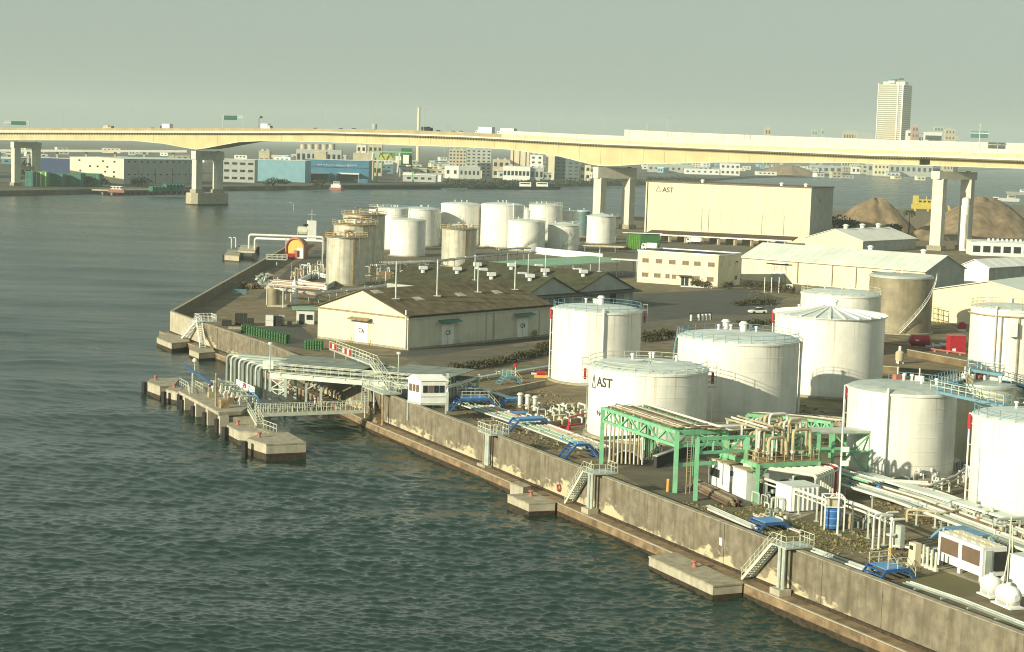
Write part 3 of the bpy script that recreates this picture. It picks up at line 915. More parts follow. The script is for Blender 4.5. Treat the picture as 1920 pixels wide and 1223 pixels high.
for px, lab, d in ((617, 'second white car on the bridge right of the white box van', 18), (806, 'white car on the bridge right of the tall chimney', 17), (816, 'white car closely following another right of the chimney', 19),
                   (1030, 'white car on the bridge following a dark car beside the white trucks', 18), (1048, 'rightmost white car above the bridge barrier near the middle pier', 18)):
    c = dup(proto_w, (0, 0, 0), lab); onbridge(c, px, d)
proto_d = make_car('dark saloon on the bridge just left of the tall chimney', card, GB)
onbridge(proto_d, 779, 17)
for px, lab, d in ((1010, 'dark car on the bridge right of the white box trucks', 18), (1580, 'dark car between the barriers left of the tall tower', 12), (240, 'dark car on the bridge left of the pale flatbed lorry', 18)):
    c = dup(proto_d, (0, 0, 0), lab); onbridge(c, px, d)
for px, lab, paint, d in ((545, 'silver car on the bridge between camera pole and white cars', cars, 18), (1508, 'blue grey car seen between the white bridge barriers', carb, 14), (1818, 'silver car passing below the green road sign', cars, 14)):
    onbridge(make_car(lab, paint, GB), px, d)
onbridge(make_truck('white box van on the bridge right of the sign gantry', white2, white2, 8.5, 2.6, group=GB), 458, 16)
onbridge(make_truck('pale yellow flatbed lorry at the far left of the bridge', yel, tan, 10, 2.4, flat=True, group=GB), 162, 16)
onbridge(make_truck('white lorry with dark cab on bridge left of the first pier', white2, card, 10.5, 2.7, group=GB), 270, 16, True)
onbridge(make_truck('dark tipper lorry on the bridge left of the chimney', card, card, 6.5, 2.0, group=GB), 757, 17)
onbridge(make_truck('leading white box trailer truck where the bridge barrier starts', white2, white2, 11, 3.2, group=GB), 889, 8, True)
onbridge(make_truck('white box truck directly behind the leading white trailer truck', white2, white2, 11, 3.0, group=GB), 930, 8, True)
# lamp standards
def lamp(h, label, group, loc, arm=1.8, mt=galv, rz=0.0, s=1.0):
    t = T('street_lamp', label, 'street lamp', loc, group)
    M().tube([V(0, 0, 0), V(0, 0, h * .5), V(0, 0, h)], [.13 * s, .10 * s, .08 * s], 8).build('pole', mt, t)
    if arm:
        M().tube(fillet([V(0, 0, h - .05), V(.25 * arm, 0, h + .35), V(arm, 0, h + .55)], .4), .06 * s, 6).build('arm', mt, t)
    hd = M().lathe((arm + .3, 0, h + .5), [(.02, -.16), (.24, -.08), (.26, .02), (.14, .14), (.01, .18)], 10)
    hd.v = [((x - arm - .3) * 2.2 * s + arm + .3, y * s * 1.2, z) for x, y, z in hd.v]
    hd.build('lamp_head', white2, t, True)
    t.rotation_euler = (0, 0, rz)
    return t
pl = lamp(12, 'slim grey lamp standard along the expressway deck', 'lamp standards along the bridge', (0, 0, 0), 1.6)
LAMPL = ['slim lamp standard near the left end of the bridge', 'slim lamp standard above the yellow flatbed lorry', 'slim lamp standard left of the road sign gantry', 'slim lamp standard right of the camera pole',
         'slim lamp standard left of the water tower', 'slim lamp standard just left of the tall chimney', 'slim lamp standard at the leading white trailer truck', 'slim lamp standard right of the white box trucks',
         'slim lamp standard above the middle bridge pier', 'slim lamp standard above the middle of the white barrier', 'slim lamp standard farthest right along the bridge']
for k, px in enumerate((90, 214, 372, 575, 668, 766, 868, 982, 1104, 1226, 1352)):
    l_ = pl if k == 0 else dup(pl, (0, 0, 0))
    l_['label'] = LAMPL[k]
    p, a = bpos(px, 11)
    l_.location, l_.rotation_euler = p, (0, 0, a + 1.57)
def gantry(px0, px1, row_top, sign, label, d=12):
    p, a = bpos(px0, d); q, _ = bpos(px1, d)
    t = T('sign_gantry', label, 'road sign', p)
    zt = up(p, row_top)
    M().beam(p, Z(p, zt), .45).build('post', galv, t); M().beam(q, Z(q, zt), .45).build('post', galv, t)
    b = M()
    b.beam(Z(p, zt), Z(q, zt), .3); b.beam(Z(p, zt - 1.0), Z(q, zt - 1.0), .3)
    for k in range(6):
        b.beam(Z(p.lerp(q, k / 6), zt - (k % 2)), Z(p.lerp(q, (k + 1) / 6), zt - 1 + (k % 2)), .15)
    b.build('truss', galv, t)
    f = -BN[ip(px0)] * .35
    a0, a1 = p.lerp(q, sign[0]) + f, p.lerp(q, sign[1]) + f
    b = M().beam(Z(a0, zt - 1.2), Z(a1, zt - 1.2), .12, 2.6)
    s_ = b.build('sign_panel', signg, t)
    return t
gantry(386, 424, 217, (.08, .72), 'green road sign on a grey gantry above the bridge left of the white van')
gantry(-22, 24, 227, (.3, .9), 'road sign gantry over the bridge at the left picture edge')
p, a = bpos(1821, 10)
t = T('road_sign', 'twin green road signs on a single pole above the right end of the bridge', 'road sign', p)
zt = up(p, 233)
M().tube([p, Z(p, zt)], .16, 6).build('pole', galv, t)
for k, (x0, x1) in enumerate(((-16, -1), (1, 15))):
    for z0, z1 in ((246, 249), (251, 259)):
        u = BT[ip(1821)]
        f = -BN[ip(1821)] * .3
        a0, a1 = p + u * (x0 * .235) + f, p + u * (x1 * .235) + f
        zz0, zz1 = up(p, z1), up(p, z0)
        M().beam(Z(a0, (zz0 + zz1) / 2), Z(a1, (zz0 + zz1) / 2), .12, zz1 - zz0).build('sign_panel', signg if z0 > 250 else teal, t)
M().beam(Z(p + BT[ip(1821)] * -4, up(p, 250)), Z(p + BT[ip(1821)] * 4, up(p, 250)), .2).build('cross_arm', galv, t)
p, a = bpos(480, 2)
t = T('camera_pole', 'dark camera pole with boxy head standing on the bridge edge', 'pole', p)
zt = up(p, 222)
u = BT[ip(480)]
M().tube(fillet([p, Z(p, zt), Z(p + u * 1.7, zt + .3)], .4), .15, 6).build('pole', dark, t)
M().box((p.x + u.x * 2.0, p.y + u.y * 2.0, zt + .6), (1.3, .7, 1.2)).build('camera_box', dark, t)

# ================================================================ FAR BANK
def wins(parent, A, Bq, z0, z1, rows, cols, fw=.6, fh=.5, m=None, name='window', proud=.04, nrm=None):
    """real window plates with frames set in a wall from A to Bq (bottom points)"""
    A, Bq = Vector(A), Vector(Bq)
    u = (Bq - A); L = u.length; u = u / L
    n = nrm or Vector((u.y, -u.x, 0))
    dz = (z1 - z0) / rows; dx = L / cols
    for r in range(rows):
        for c in range(cols):
            cx = A + u * dx * (c + .5) + n * proud
            zc = z0 + dz * (r + .5)
            M().beam(Z(cx - u * dx * fw / 2, zc), Z(cx + u * dx * fw / 2, zc), .12, dz * fh).build(name, m or glass, parent)
def block(name, label, cat, px0, px1, ytop, ybase, m, roof=None, depth=14.0, yaw=0.0, Y=None, side=None, group=None, win=None, z0=3.0, flatroof=True):
    """a building whose front runs from px0 to px1; yaw turns its right end away"""
    pc = (px0 + px1) / 2
    p = at(pc, ybase, z0) if Y is None else V(*aty(pc, 300, Y)[:2], z0)
    k = mpp(p)
    w = (px1 - px0) * k
    zt = up(p, ytop)
    u = V(math.cos(yaw), math.sin(yaw)); n = V(-u.y, u.x)
    w = w / max(.3, math.cos(yaw))
    a, b = p - u * w / 2, p + u * w / 2
    c, d = b + n * depth, a + n * depth
    t = T(name, label, cat, p, group)
    M().prism([q[:2] for q in (a, b, c, d)], z0 - .5, zt).build('wall', m, t)
    rm = M()
    ee = .25
    rm.prism([q[:2] for q in (a - u * ee - n * ee, b + u * ee - n * ee, c + u * ee + n * ee, d - u * ee + n * ee)], zt + .003, zt + .35)
    rm.build('roof', roof or roofw, t)
    if win:
        rows, cols = win[0], win[1]
        wins(t, a, b, z0 + .5, zt - .3, rows, cols, *(win[2:] or (.55, .45)), nrm=-n)
    return t, (a, b, c, d), zt
# --- left part
def gable_hall(name, label, cat, corner, left, rightp, eave_row, ridge_row, wl, wr, roofm, z0=G, over=.4, ridge_along='right', group=None):
    """hall with its near corner at pixel corner, one wall towards pixel left and one towards pixel rightp; gable on the left wall"""
    c0, a0, b0 = at(*corner, z0), at(*left, z0), at(*rightp, z0)
    u, v = (a0 - c0), (b0 - c0)
    # square the plan up about the longer wall
    if v.length >= u.length:
        vn = v.normalized(); un = V(-vn.y, vn.x); un = un if un.dot(u) > 0 else -un
        ul = u.length
        u = un * ul
    else:
        un = u.normalized(); vn = V(-un.y, un.x); vn = vn if vn.dot(v) > 0 else -vn
        v = vn * v.length
    return hall(name, label, cat, c0, u, v, up(c0, eave_row), None, ridge_row, wl, wr, roofm, over, group)
def hall(name, label, cat, c0, u, v, ze, zr, ridge_row, wl, wr, roofm, over=.4, group=None, roof_t=.18):
    """gable wall runs along u, eaves wall along v, from corner c0"""
    z0 = c0.z
    t = T(name, label, cat, c0, group)
    A, Bq, Cq, D = c0, c0 + u, c0 + u + v, c0 + v
    mid = c0 + u / 2
    if zr is None: zr = up(mid, ridge_row)
    for o_, k in ((V(0, 0), 1), (v, -1)):
        g_ = [Z(A + o_, z0 - .4), Z(Bq + o_, z0 - .4), Z(Bq + o_, ze), Z(mid + o_, zr), Z(A + o_, ze)]
        th = v.normalized() * (.2 * k)
        M().add(g_ + [x + th for x in g_], [(0, 1, 2, 3, 4), (9, 8, 7, 6, 5)] + [(i, 5 + i, 5 + (i + 1) % 5, (i + 1) % 5) for i in range(5)]).build('gable_wall', wl, t)
    for o_, k in ((V(0, 0), 1), (u, -1)):
        th = u.normalized() * (.2 * k)
        a_, b_ = A + o_ + v.normalized() * .21, D + o_ - v.normalized() * .21
        M().prism([x[:2] for x in (a_, b_, b_ + th, a_ + th)], z0 - .4, ze - .01).build('side_wall', wr, t)
    un, vn = u.normalized(), v.normalized()
    sl = (zr - ze) / (u.length / 2)
    for sgn, e0 in ((-1, A), (1, Bq)):
        o = un * sgn * over
        e = Z(e0 + o, ze - sl * over + .02)
        r = Z(mid, zr + .02)
        q = [e - vn * over, e + v + vn * over, r + v + vn * over, r - vn * over]
        m = M().add([Z(x, x.z) for x in q] + [Z(x, x.z + roof_t) for x in q], [(0, 1, 2, 3), (7, 6, 5, 4), (0, 4, 5, 1), (1, 5, 6, 2), (2, 6, 7, 3), (3, 7, 4, 0)])
        m.build('roof', roofm, t)
    return t, A, un, vn, u.length, v.length, ze, zr
W1 = hall('warehouse', 'big cream warehouse with shaded side wall on the far bank beyond the left pier', 'warehouse', at(232, 345, 3), V(-.85, .5) * 56, V(.5, .85) * 90, 21.5, 22.4, 0, cream, greywall, roofw, .5)  # side wall coloured grey to carry its shade; the gable stays cream
t, A, un, vn, lu, lv, ze, zr = W1
for r, cs in ((.88, (.18, .62, .83)), (.66, (.38, .52, .7)), (.46, (.82, .66, .2)), (.28, (.2, .62, .82))):
    for c in cs:
        q = A + un * lu * (1 - c) + V(un.y, -un.x) * .0
        nn = V(-vn.x, -vn.y)
        M().beam(Z(q + un * 1.0 + nn * .06, 3 + (ze - 3) * r), Z(q - un * 1.0 + nn * .06, 3 + (ze - 3) * r), .15, 1.4).build('window', glass, t)
for zz in (.9, .38):
    for k in range(12):
        q = A + vn * lv * (k + .6) / 12.5
        nn = V(-un.x, -un.y)
        M().beam(Z(q + nn * .06, 3 + (ze - 3) * zz), Z(q + vn * 2.0 + nn * .06, 3 + (ze - 3) * zz), .15, 1.1).build('window', glass, t)
for k in range(4):
    q = A + vn * lv * (k + .8) / 4.6 - un * .1
    M().beam(Z(q, 3), Z(q, 15), .25).build('downpipe', dark, t)
block('warehouse', 'navy warehouse with white fascia behind the green containers', 'warehouse', 70, 131, 297, 0, navy, roofw, 20, Y=1480)
block('office_building', 'grey harbour building with dark windows right of the left bridge pier', 'building', 417, 477, 299.5, 342, greywall, white2, 18, win=(3, 4, .62, .32))
block('warehouse', 'pale blue long warehouse wall left of the dark blue shed', 'warehouse', 476, 572, 301, 341, sbl, roofw, 30, yaw=-.05)
bs, q4, zt = block('warehouse', 'dark blue warehouse with white lettering on the far bank', 'warehouse', 571, 691, 300.5, 341.5, sbw, roofw, 34)
a, b, c, d = q4
# white characters too far away to read, and the two canopies
rgc = random.Random(9)
u = (b - a).normalized()
for k in range(15):
    q = a.lerp(b, .215 + k * .0415) + V(0, -.12)
    zc = up(a, 308.2)
    m = M()
    for s_ in range(4):
        x0, z0_ = rgc.uniform(-.75, .3), rgc.uniform(-.9, .9)
        if rgc.random() < .5: m.beam(Z(q + u * x0, zc + z0_), Z(q + u * (x0 + rgc.uniform(.5, 1.1)), zc + z0_), .06, .3)
        else: m.beam(Z(q + u * x0, zc - .95), Z(q + u * x0, zc + .95), .06, .3)
    m.beam(Z(q - u * .8, zc + .1), Z(q + u * .8, zc + .1), .06, .32)
    m.build('lettering', white2, bs)
M().beam(Z(a + V(0, -.3), up(a, 312)), Z(b + V(0, -.3), up(a, 312)), .5, .3).build('fascia_band', navy, bs)
for x0, x1, y0 in ((.0, .4, 324), (.48, .86, 323)):
    m = M(); zc = up(a, y0)
    m.box(((a.lerp(b, (x0 + x1) / 2)).x, a.y - 3.5, zc), ((b - a).length * (x1 - x0), 7, 1.2)); m.build('canopy', white2, bs)
    for s_ in (.02, .98):
        q = a.lerp(b, x0 + (x1 - x0) * s_)
        M().beam(Z(q + V(0, -6.5), 3), Z(q + V(0, -6.5), zc), .35).build('canopy_post', galv, bs)
    M().box((a.lerp(b, (x0 + x1) / 2).x, a.y - .08, zc - 3.6), ((b - a).length * (x1 - x0) * .9, .15, 5.6)).build('shutter', dark, bs)
# containers / screens by the water
for px0, px1, mt, lab in ((47, 62, teal, 'small green shed at the left end of the screen row'), (62, 88, greenl, 'lime and white striped panel screen among the green sheds'), (88, 118, teal, 'green sheet shed right of the striped panel screen'),
                          (118, 152, teal, 'middle green sheet shed in front of the cream warehouse'), (152, 187, teal, 'rightmost green sheet shed in front of the cream warehouse')):
    t, q4, zt = block('shed', lab, 'shed', px0, px1 - .6, 322.5 if px0 < 88 else 326.5, 350, mt, mt, 9)
    a, b, c, d = q4
    for k in range(6):
        q = a.lerp(b, (k + .5) / 6) + V(0, -.1)
        M().beam(Z(q, 3.1), Z(q, zt - .2), .7, .15).build('rib', white2 if mt is greenl and k % 2 else mt, t)
# far viaduct above the roofs
p0, p1 = aty(-300, 281, 1750), aty(352, 284, 1750)
t = T('viaduct', 'white elevated road running behind the far bank warehouses', 'viaduct', (p0.x, p0.y, 3))
M().beam(Z(p0, p0.z), Z(p1, p1.z), 9, 2.2).build('deck', edgew, t)
for k in range(12):
    q = p0.lerp(p1, (k + .5) / 12)
    M().beam(Z(q, 3), Z(q, q.z - 1), 2.2).build('pier', concl, t)
# gantry crane
def crane():
    p = at(731, 343, 3); k = mpp(p)
    t = T('gantry_crane', 'green and white gantry crane standing on the far quay', 'crane', p)
    X = lambda px: p.x + (px - 731) * k
    zt, zm = up(p, 285), up(p, 302)
    for px_b, px_t, dy in ((691, 698, 0), (742, 748, 0), (703, 708, 16), (773, 766, 16)):
        M().beam(V(X(px_b), p.y + dy, 3), V(X(px_t), p.y + dy, zt), 1.3).build('leg', pipew if dy == 0 else green, t)
    M().beam(V(X(692), p.y, zt), V(X(772), p.y, zt), 1.4, 1.0).build('girder', green, t)
    M().beam(V(X(696), p.y + 16, zt), V(X(772), p.y + 16, zt), 1.4, 1.0).build('girder', green, t)
    M().beam(V(X(694), p.y, zm), V(X(746), p.y, zm), 1.0).build('cross_beam', pipew, t)
    b = M()
    for i in range(5):
        b.beam(V(X(699 + i * 9), p.y, zt if i % 2 else zm), V(X(708 + i * 9), p.y, zm if i % 2 else zt), .7)
    b.build('bracing', green, t)
    M().box((X(722), p.y + 6, up(p, 294)), (26 * k, 8, 6)).build('trolley', yel, t)
    M().box((X(760), p.y + 3, up(p, 298)), (11 * k, 6, 8)).build('machine_house', white2, t)
    M().box((X(760), p.y + 9, up(p, 293)), (20 * k, 4, 15)).build('lattice_panel', greend, t)
crane()
# bigger blocks between and behind
specs = [
 ('cream rooftop block above the grey harbour building', 485, 505, 284, 1700, tan, (1, 2)), ('long grey factory block behind the blue warehouse', 555, 640, 281.5, 1720, greywall, (2, 9)),
 ('cream stair tower on the grey factory block', 589, 611, 285, 1690, tan, None), ('tan block with stepped top behind the blue warehouse', 662, 700, 288, 1720, tan, (1, 3)),
 ('tall cream tower block behind the green crane', 668, 686, 272, 1850, cream, (4, 2)), ('pale pink block partly hidden by the green crane', 690, 716, 271, 1900, tan, (3, 3)),
 ('ribbed apartment block with brown balconies under the bridge', 842, 874, 281, 1990, tan, (8, 5, .5, .45)), ('grey apartment block beside the ribbed balconies', 874, 921, 280, 2030, greywall, (8, 5, .5, .4)),
 ('small white house with two dark windows on the far bank', 834, 861, 311, 1900, white2, (1, 2, .35, .3)), ('grey low workshop right of the white house', 862, 901, 313, 1900, greywall, (1, 5, .5, .35)),
 ('tan house right of the grey apartment block', 924, 956, 300, 2000, tan, (2, 3)), ('tall white slab apartment block with dark strip', 957, 992, 279, 2010, cladding, (1, 3, .16, .9)),
 ('white apartment block with balcony slots on left', 994, 1018, 291, 1980, white2, (5, 2, .4, .4)), ('cream windowless slab block left of the dark flats', 1024, 1040, 290, 1985, cream, None),
 ('dark blue grey flats with rows of balconies near middle pier', 1041, 1087, 295, 1995, mat('slate_wall', (.12, .15, .15), .7, var=.08), (6, 4, .5, .35)),
 ('long white two storey building with a row of dark windows', 944, 994, 312, 1900, white2, (1, 7, .7, .34)), ('grey low building right of the long white building', 995, 1020, 315, 1905, greywall, (1, 3)),
 ('cream house tight against the middle bridge pier', 1088, 1108, 310, 2000, cream, (2, 2)),
 ('white three storey house with dark windows on the right far bank', 1352, 1388, 307, 2800, white2, (2, 4, .5, .4)), ('low white hall left of the white three storey house', 1285, 1350, 317, 2800, white2, (1, 6, .4, .3)),
 ('long grey factory roof on the right far bank', 1216, 1300, 309, 2900, greywall, (1, 8, .4, .3)), ('pale works building left of the right pier', 1595, 1640, 309, 3700, tan, (2, 4)),
 ('white workshop left of the right bridge pier', 1598, 1614, 313, 3600, white2, (1, 2)), ('grey shed on far bank above the water channel', 1520, 1580, 311, 3500, greywall, (1, 5)),
 ('low grey warehouse right of the striped office', 1604, 1636, 250, 3900, greywall, (2, 5, .8, .3)), ('white slim block touching the salmon tower', 1698, 1708, 245, 3600, white2, (6, 1, .5, .4)),
 ('salmon pink tower block right of the high rise', 1707.5, 1719, 237, 3550, pink, (8, 2, .5, .4)), ('grey mid rise right of the salmon tower', 1720, 1731, 252, 3700, greywall, (4, 2)),
 ('white striped office building right of the high rise', 1732, 1764, 248, 3600, white2, (4, 1, .96, .4)), ('faint hazy grey block behind the striped office', 1749, 1771, 237.5, 5200, greywall, (8, 4)),
 ('tan tower block with grey side near the road signs', 1770, 1788, 242, 3550, tan, (8, 3, .4, .4)), ('small grey block right of the tan tower block', 1788.5, 1797, 257, 3700, greywall, (3, 2)),
 ('cream distant block standing alone left of the high rise', 1432, 1443, 240, 4300, tan, (5, 2)), ('long low grey market hall below the high rise', 1628, 1750, 304.5, 3480, greywall, (1, 12, .5, .3)), ('cream low block in front of the market hall', 1640, 1668, 307.5, 3440, cream, (2, 4, .5, .4)),
 ('hazy distant slab on the skyline', 1520, 1530, 244, 6200, greywall, (6, 2)),
 ('hazy distant tower left of the high rise', 1538, 1543, 243, 6300, greywall, (6, 1)), ('wide hazy block at the foot of the high rise', 1579, 1604, 246, 4600, tan, (3, 5)),
]
for lab, x0, x1, yt, Y, m, win in specs:
    t, q4, zt = block('building', lab, 'building', x0, x1, yt, 0, m, roofw, 14, Y=Y, win=win, yaw=.0)
    for k in range(2):
        a, b, c, d = q4
        q = a.lerp(c, .3 + .4 * k)
        M().box((q.x, q.y, zt + 1.2), (2.5, 2.5, 2.0)).build('roof_house', greywall, t)
# five tanks on a roof line far behind
pt = None
for k in range(5):
    p = aty(569 + k * 13.4, 281, 1760)
    lab = ['leftmost', 'second', 'middle', 'fourth', 'rightmost'][k] + ' of five far storage tanks below the bridge girder'
    t = T('storage_tank', lab, 'storage tank', Z(p, 3), 'row of five far tanks')
    z1 = up(p, 271.5)
    M().cyl(Z(p, 3), 3.1, z1 - 3, 16).build('shell', tan, t, True)
    M().cyl(Z(p, z1 + .003), 3.3, .5, 16).build('roof', greywall, t, True)
# high-rise
p = V(*aty(1672, 300, 3700)[:2], 3)
k = mpp(p)
t = T('tower_block', 'tall cream high rise tower with banded floors above the bridge', 'tower', p)
zt = up(p, 160)
yaw = R(-38)
nf = 44
def rot(x, y): return V(p.x + x * math.cos(yaw) - y * math.sin(yaw), p.y + x * math.sin(yaw) + y * math.cos(yaw))
def rect(hx, hy): return [rot(sx * hx, sy * hy)[:2] for sx, sy in ((-1, -1), (1, -1), (1, 1), (-1, 1))]
a_, b_ = 19.5 * k, 24.7 * k
M().prism(rect(b_ - .8, a_ - .8), 3, zt).build('glazed_core', mat('tower_glazing', (.20, .21, .16), .4, var=.1, scale=.05), t)
fl = M().prism(rect(b_, a_), 0, 1.9)
fo = None
for f in range(nf):
    zz = 3 + (zt - 3) * (f + .6) / nf
    if fo is None:
        fm = M(); fm.v = [(x, y, z + zz) for x, y, z in fl.v]; fm.f = fl.f
        fo = fm.build('floor_band', cladding, t); f0 = zz
    else:
        c = fo.copy(); C.objects.link(c); c.location = (0, 0, zz - f0)
for sx, sy, ww in ((.62, -1, 2.4), (1, -1, 2.6), (-1, -1, 1.4)):
    q = rot(sx * (b_ + .2), sy * (a_ + .2))
    M().box((q.x, q.y, (zt + 3) / 2 + 1), (ww, ww, zt + 1), yaw).build('pilaster', white2, t)
M().prism(rect(b_ * .9, a_ * .35), zt - 1, zt + 7).build('roof_house', cladding, t)
q = rot(-4, -6)
M().box((q.x, q.y, zt + 6), (14, 14, 5), yaw).build('plant_room', white2, t)
q = rot(2, -2)
M().box((q.x, q.y, zt + 13), (24, 22, 2.5), yaw).build('helipad', teal, t)
M().cyl((q.x, q.y, zt + 6), 2, 7, 8).build('helipad_mast', greywall, t)
# chimney, squat tank, pylons behind the bridge
p = V(*aty(784.5, 250, 3300)[:2], 3)
t = T('chimney', 'slender pale chimney rising behind the bridge', 'chimney', p)
M().lathe(p, [(3.6, 0), (3.2, 40), (2.6, up(p, 201) - 3), (.01, up(p, 201) - 3)], 16).build('stack', cladding, t, True)
M().lathe(Z(p, up(p, 203)), [(2.62, 0), (2.75, .2), (2.75, 2), (2.62, 2.2)], 16).build('rim', greywall, t)
p = V(*aty(702, 250, 2400)[:2], 3)
t = T('water_tower', 'squat grey water tower peeping over the bridge parapet', 'water tower', p)
zt = up(p, 232)
M().cyl(p, 2.2, zt - 8 - 3, 12).build('shaft', greywall, t, True)
M().lathe(Z(p, zt - 8), [(.1, 0), (3.2, .5), (3.2, 7.5), (.1, 8)], 14).build('tank', greywall, t, True)
for px, yt, lab in ((838, 229, 'lattice pylon on the skyline right of the chimney'), (1213, 232, 'lattice pylon on the skyline above the middle of the bridge')):
    p = V(*aty(px, 250, 3600)[:2], 3)
    zt = up(p, yt)
    t = T('pylon', lab, 'pylon', p, 'lattice pylons on the skyline')
    for sx, sy in ((-1, -1), (1, -1), (1, 1), (-1, 1)):
        M().beam(V(p.x + sx * 5, p.y + sy * 5, 3), V(p.x + sx * .8, p.y + sy * .8, zt), .7).build('leg', greywall, t)
    for f in (.55, .72, .88):
        w = 9 - f * 3
        M().beam(V(p.x - w, p.y, 3 + (zt - 3) * f), V(p.x + w, p.y, 3 + (zt - 3) * f), .8).build('cross_arm', greywall, t)
# houses and sheds scattered over the low land
rg = random.Random(21)
mts = [(white2, 'white'), (tan, 'tan'), (greywall, 'grey'), (cream, 'cream'), (sbl, 'pale blue'), (roofw, 'pale green')]
used = set()
def scatter(n, x0, x1, Y0, Y1, h0, h1, where):
    for _ in range(n):
        px = rg.uniform(x0, x1); Y = rg.uniform(Y0, Y1)
        p = V(*aty(px, 300, Y)[:2], 3)
        w, d, h = rg.uniform(9, 34), rg.uniform(10, 22), rg.uniform(h0, h1)
        m, cn = rg.choice(mts)
        sz = 'tiny' if w < 13 else 'small' if w < 20 else 'wide' if w < 27 else 'long'
        nst = 'single storey' if h < 6 else 'two storey' if h < 9 else 'three storey'
        zone = ['at left', 'left of centre', 'right of centre', 'at right'][min(3, int(4 * (px - x0) / (x1 - x0)))]
        dist = 'nearer' if Y < (Y0 * 2 + Y1) / 3 else 'farther' if Y > (Y0 + 2 * Y1) / 3 else 'middle row'
        lab_ = f'{sz} {nst} {cn} {"house" if w < 18 else "workshop"}, {dist}, {zone} {where}'
        while lab_ in used:
            lab_ = lab_.replace(cn, rg.choice(['plain ' + cn, 'windowed ' + cn, 'boxy ' + cn, 'squat ' + cn]), 1) if len(lab_.split()) < 14 else lab_.replace('storey', 'floor', 1)
            if len(lab_.split()) > 14: break
        if len(lab_.split()) > 15: lab_ = lab_.replace('middle row, ', '').replace('single storey ', 'low ').replace('two storey ', '')
        while lab_ in used: lab_ = 'another ' + lab_
        used.add(lab_)
        t = T('house' if w < 18 else 'workshop', lab_, 'house' if w < 18 else 'workshop', p, 'low buildings ' + where)
        yw = rg.uniform(-.5, .5)
        M().box((p.x, p.y, 3 + h / 2), (w, d, h), yw).build('wall', m, t)
        M().box((p.x, p.y, 3 + h + .3), (w + 1, d + 1, .6), yw).build('roof', rg.choice((roofw, greywall, roofdk, roofwh)), t)
        f = V(math.sin(yw), -math.cos(yw)) * (d / 2 + .1)
        u = V(math.cos(yw), math.sin(yw))
        c = V(p.x, p.y) + f
        wins(t, c - u * w * .42, c + u * w * .42, 3.8, 3 + h - .4, max(1, int(h / 4)), max(2, int(w / 7)), .5, .4, nrm=f.normalized())
scatter(44, -30, 560, 1900, 3200, 4, 9, 'beyond the left bank warehouses')
scatter(34, 560, 900, 1650, 3400, 4, 11, 'behind the crane')
scatter(34, 800, 1110, 1950, 3200, 4, 10, 'under the middle of the bridge')
scatter(52, 1200, 1760, 2850, 4600, 4, 12, 'along the right far bank')
# scrub along the far shore
fm = M()
for k in range(130):
    px = 836 + 400 * k / 130 + rg.uniform(-3, 3)
    q = at(px, float(np.interp(px, [830, 1000, 1240], [349.5, 348.5, 345])), 3) + V(0, rg.uniform(4, 60))
    foliage(fm, (q.x, q.y, 4.2 + rg.uniform(0, 2)), (rg.uniform(4, 8), 4, rg.uniform(2, 4.5)), 26, 1.1, k)
for px0, px1, yy in ((500, 545, 349), (590, 612, 350), (1215, 1330, 341), (250, 280, 349), (165, 200, 350)):
    for k in range(int((px1 - px0) / 3.5)):
        q = at(px0 + k * 3.5, yy, 3)
        foliage(fm, (q.x, q.y, 5 + rg.uniform(0, 2)), (rg.uniform(3, 6), 4, rg.uniform(2, 4)), 30, 1.0, k + 500)
fm.build('shore_scrub', leafg, None, kind='stuff')
# trees on the far bank
def tree(label, p, h, w, n=260, ls=.7, m=None, group=None, seed=1):
    t = T('tree', label, 'tree', p, group)
    b = M().tube([p, Z(p, p.z + h * .35), Z(p + V(w * .08, 0), p.z + h * .75)], [w * .07, w * .05, w * .02], 6)
    for k in range(4):
        a = k * 1.7 + seed
        b.tube([Z(p, p.z + h * (.3 + .08 * k)), Z(p + V(math.cos(a), math.sin(a)) * w * .4, p.z + h * (.55 + .08 * k))], [w * .03, w * .01], 5)
    b.build('trunk', bark, t)
    foliage(M(), (p.x, p.y, p.z + h * .62), (w * .62, w * .62, h * .45), n, ls, seed).build('crown', m or leafg, t)
    return t
tree('dark green tree left of the navy warehouse on the far bank', at(55, 346, 3), 15, 12, 420, 1.1, seed=4)
tree('smaller tree between the navy warehouse and the green sheds', at(76, 347, 3), 9, 9, 260, 1.0, seed=5)
# barges and the green-topped jetty
def barge(label, px0, px1, row, col=dark, h=2.4):
    a, b = at(px0, row, 0), at(px1, row, 0)
    t = T('barge', label, 'barge', a.lerp(b, .5))
    u = (b - a).normalized(); n = V(-u.y, u.x) * 9
    M().add([Z(a + u * 3, -.5), Z(b - u * 3, -.5), Z(b - u * 3 + n, -.5), Z(a + u * 3 + n, -.5), Z(a, h), Z(b, h), Z(b + n, h), Z(a + n, h)],
            [(0, 1, 5, 4), (1, 2, 6, 5), (2, 3, 7, 6), (3, 0, 4, 7), (3, 2, 1, 0)]).build('hull', col, t)
    q = [a + u * 1 + n * .08, b - u * 1 + n * .08, b - u + n * .92, a + u + n * .92]
    M().prism([x[:2] for x in q], h - .5, h - .2).build('deck', rust, t)
    c = [Z(x, h + .1) for x in (a, b, b + n, a + n)]
    g = M()
    for i in range(4): g.beam(c[i], c[(i + 1) % 4], .5, .6)
    g.build('gunwale', col, t)
    return t, a, b, u, n, h
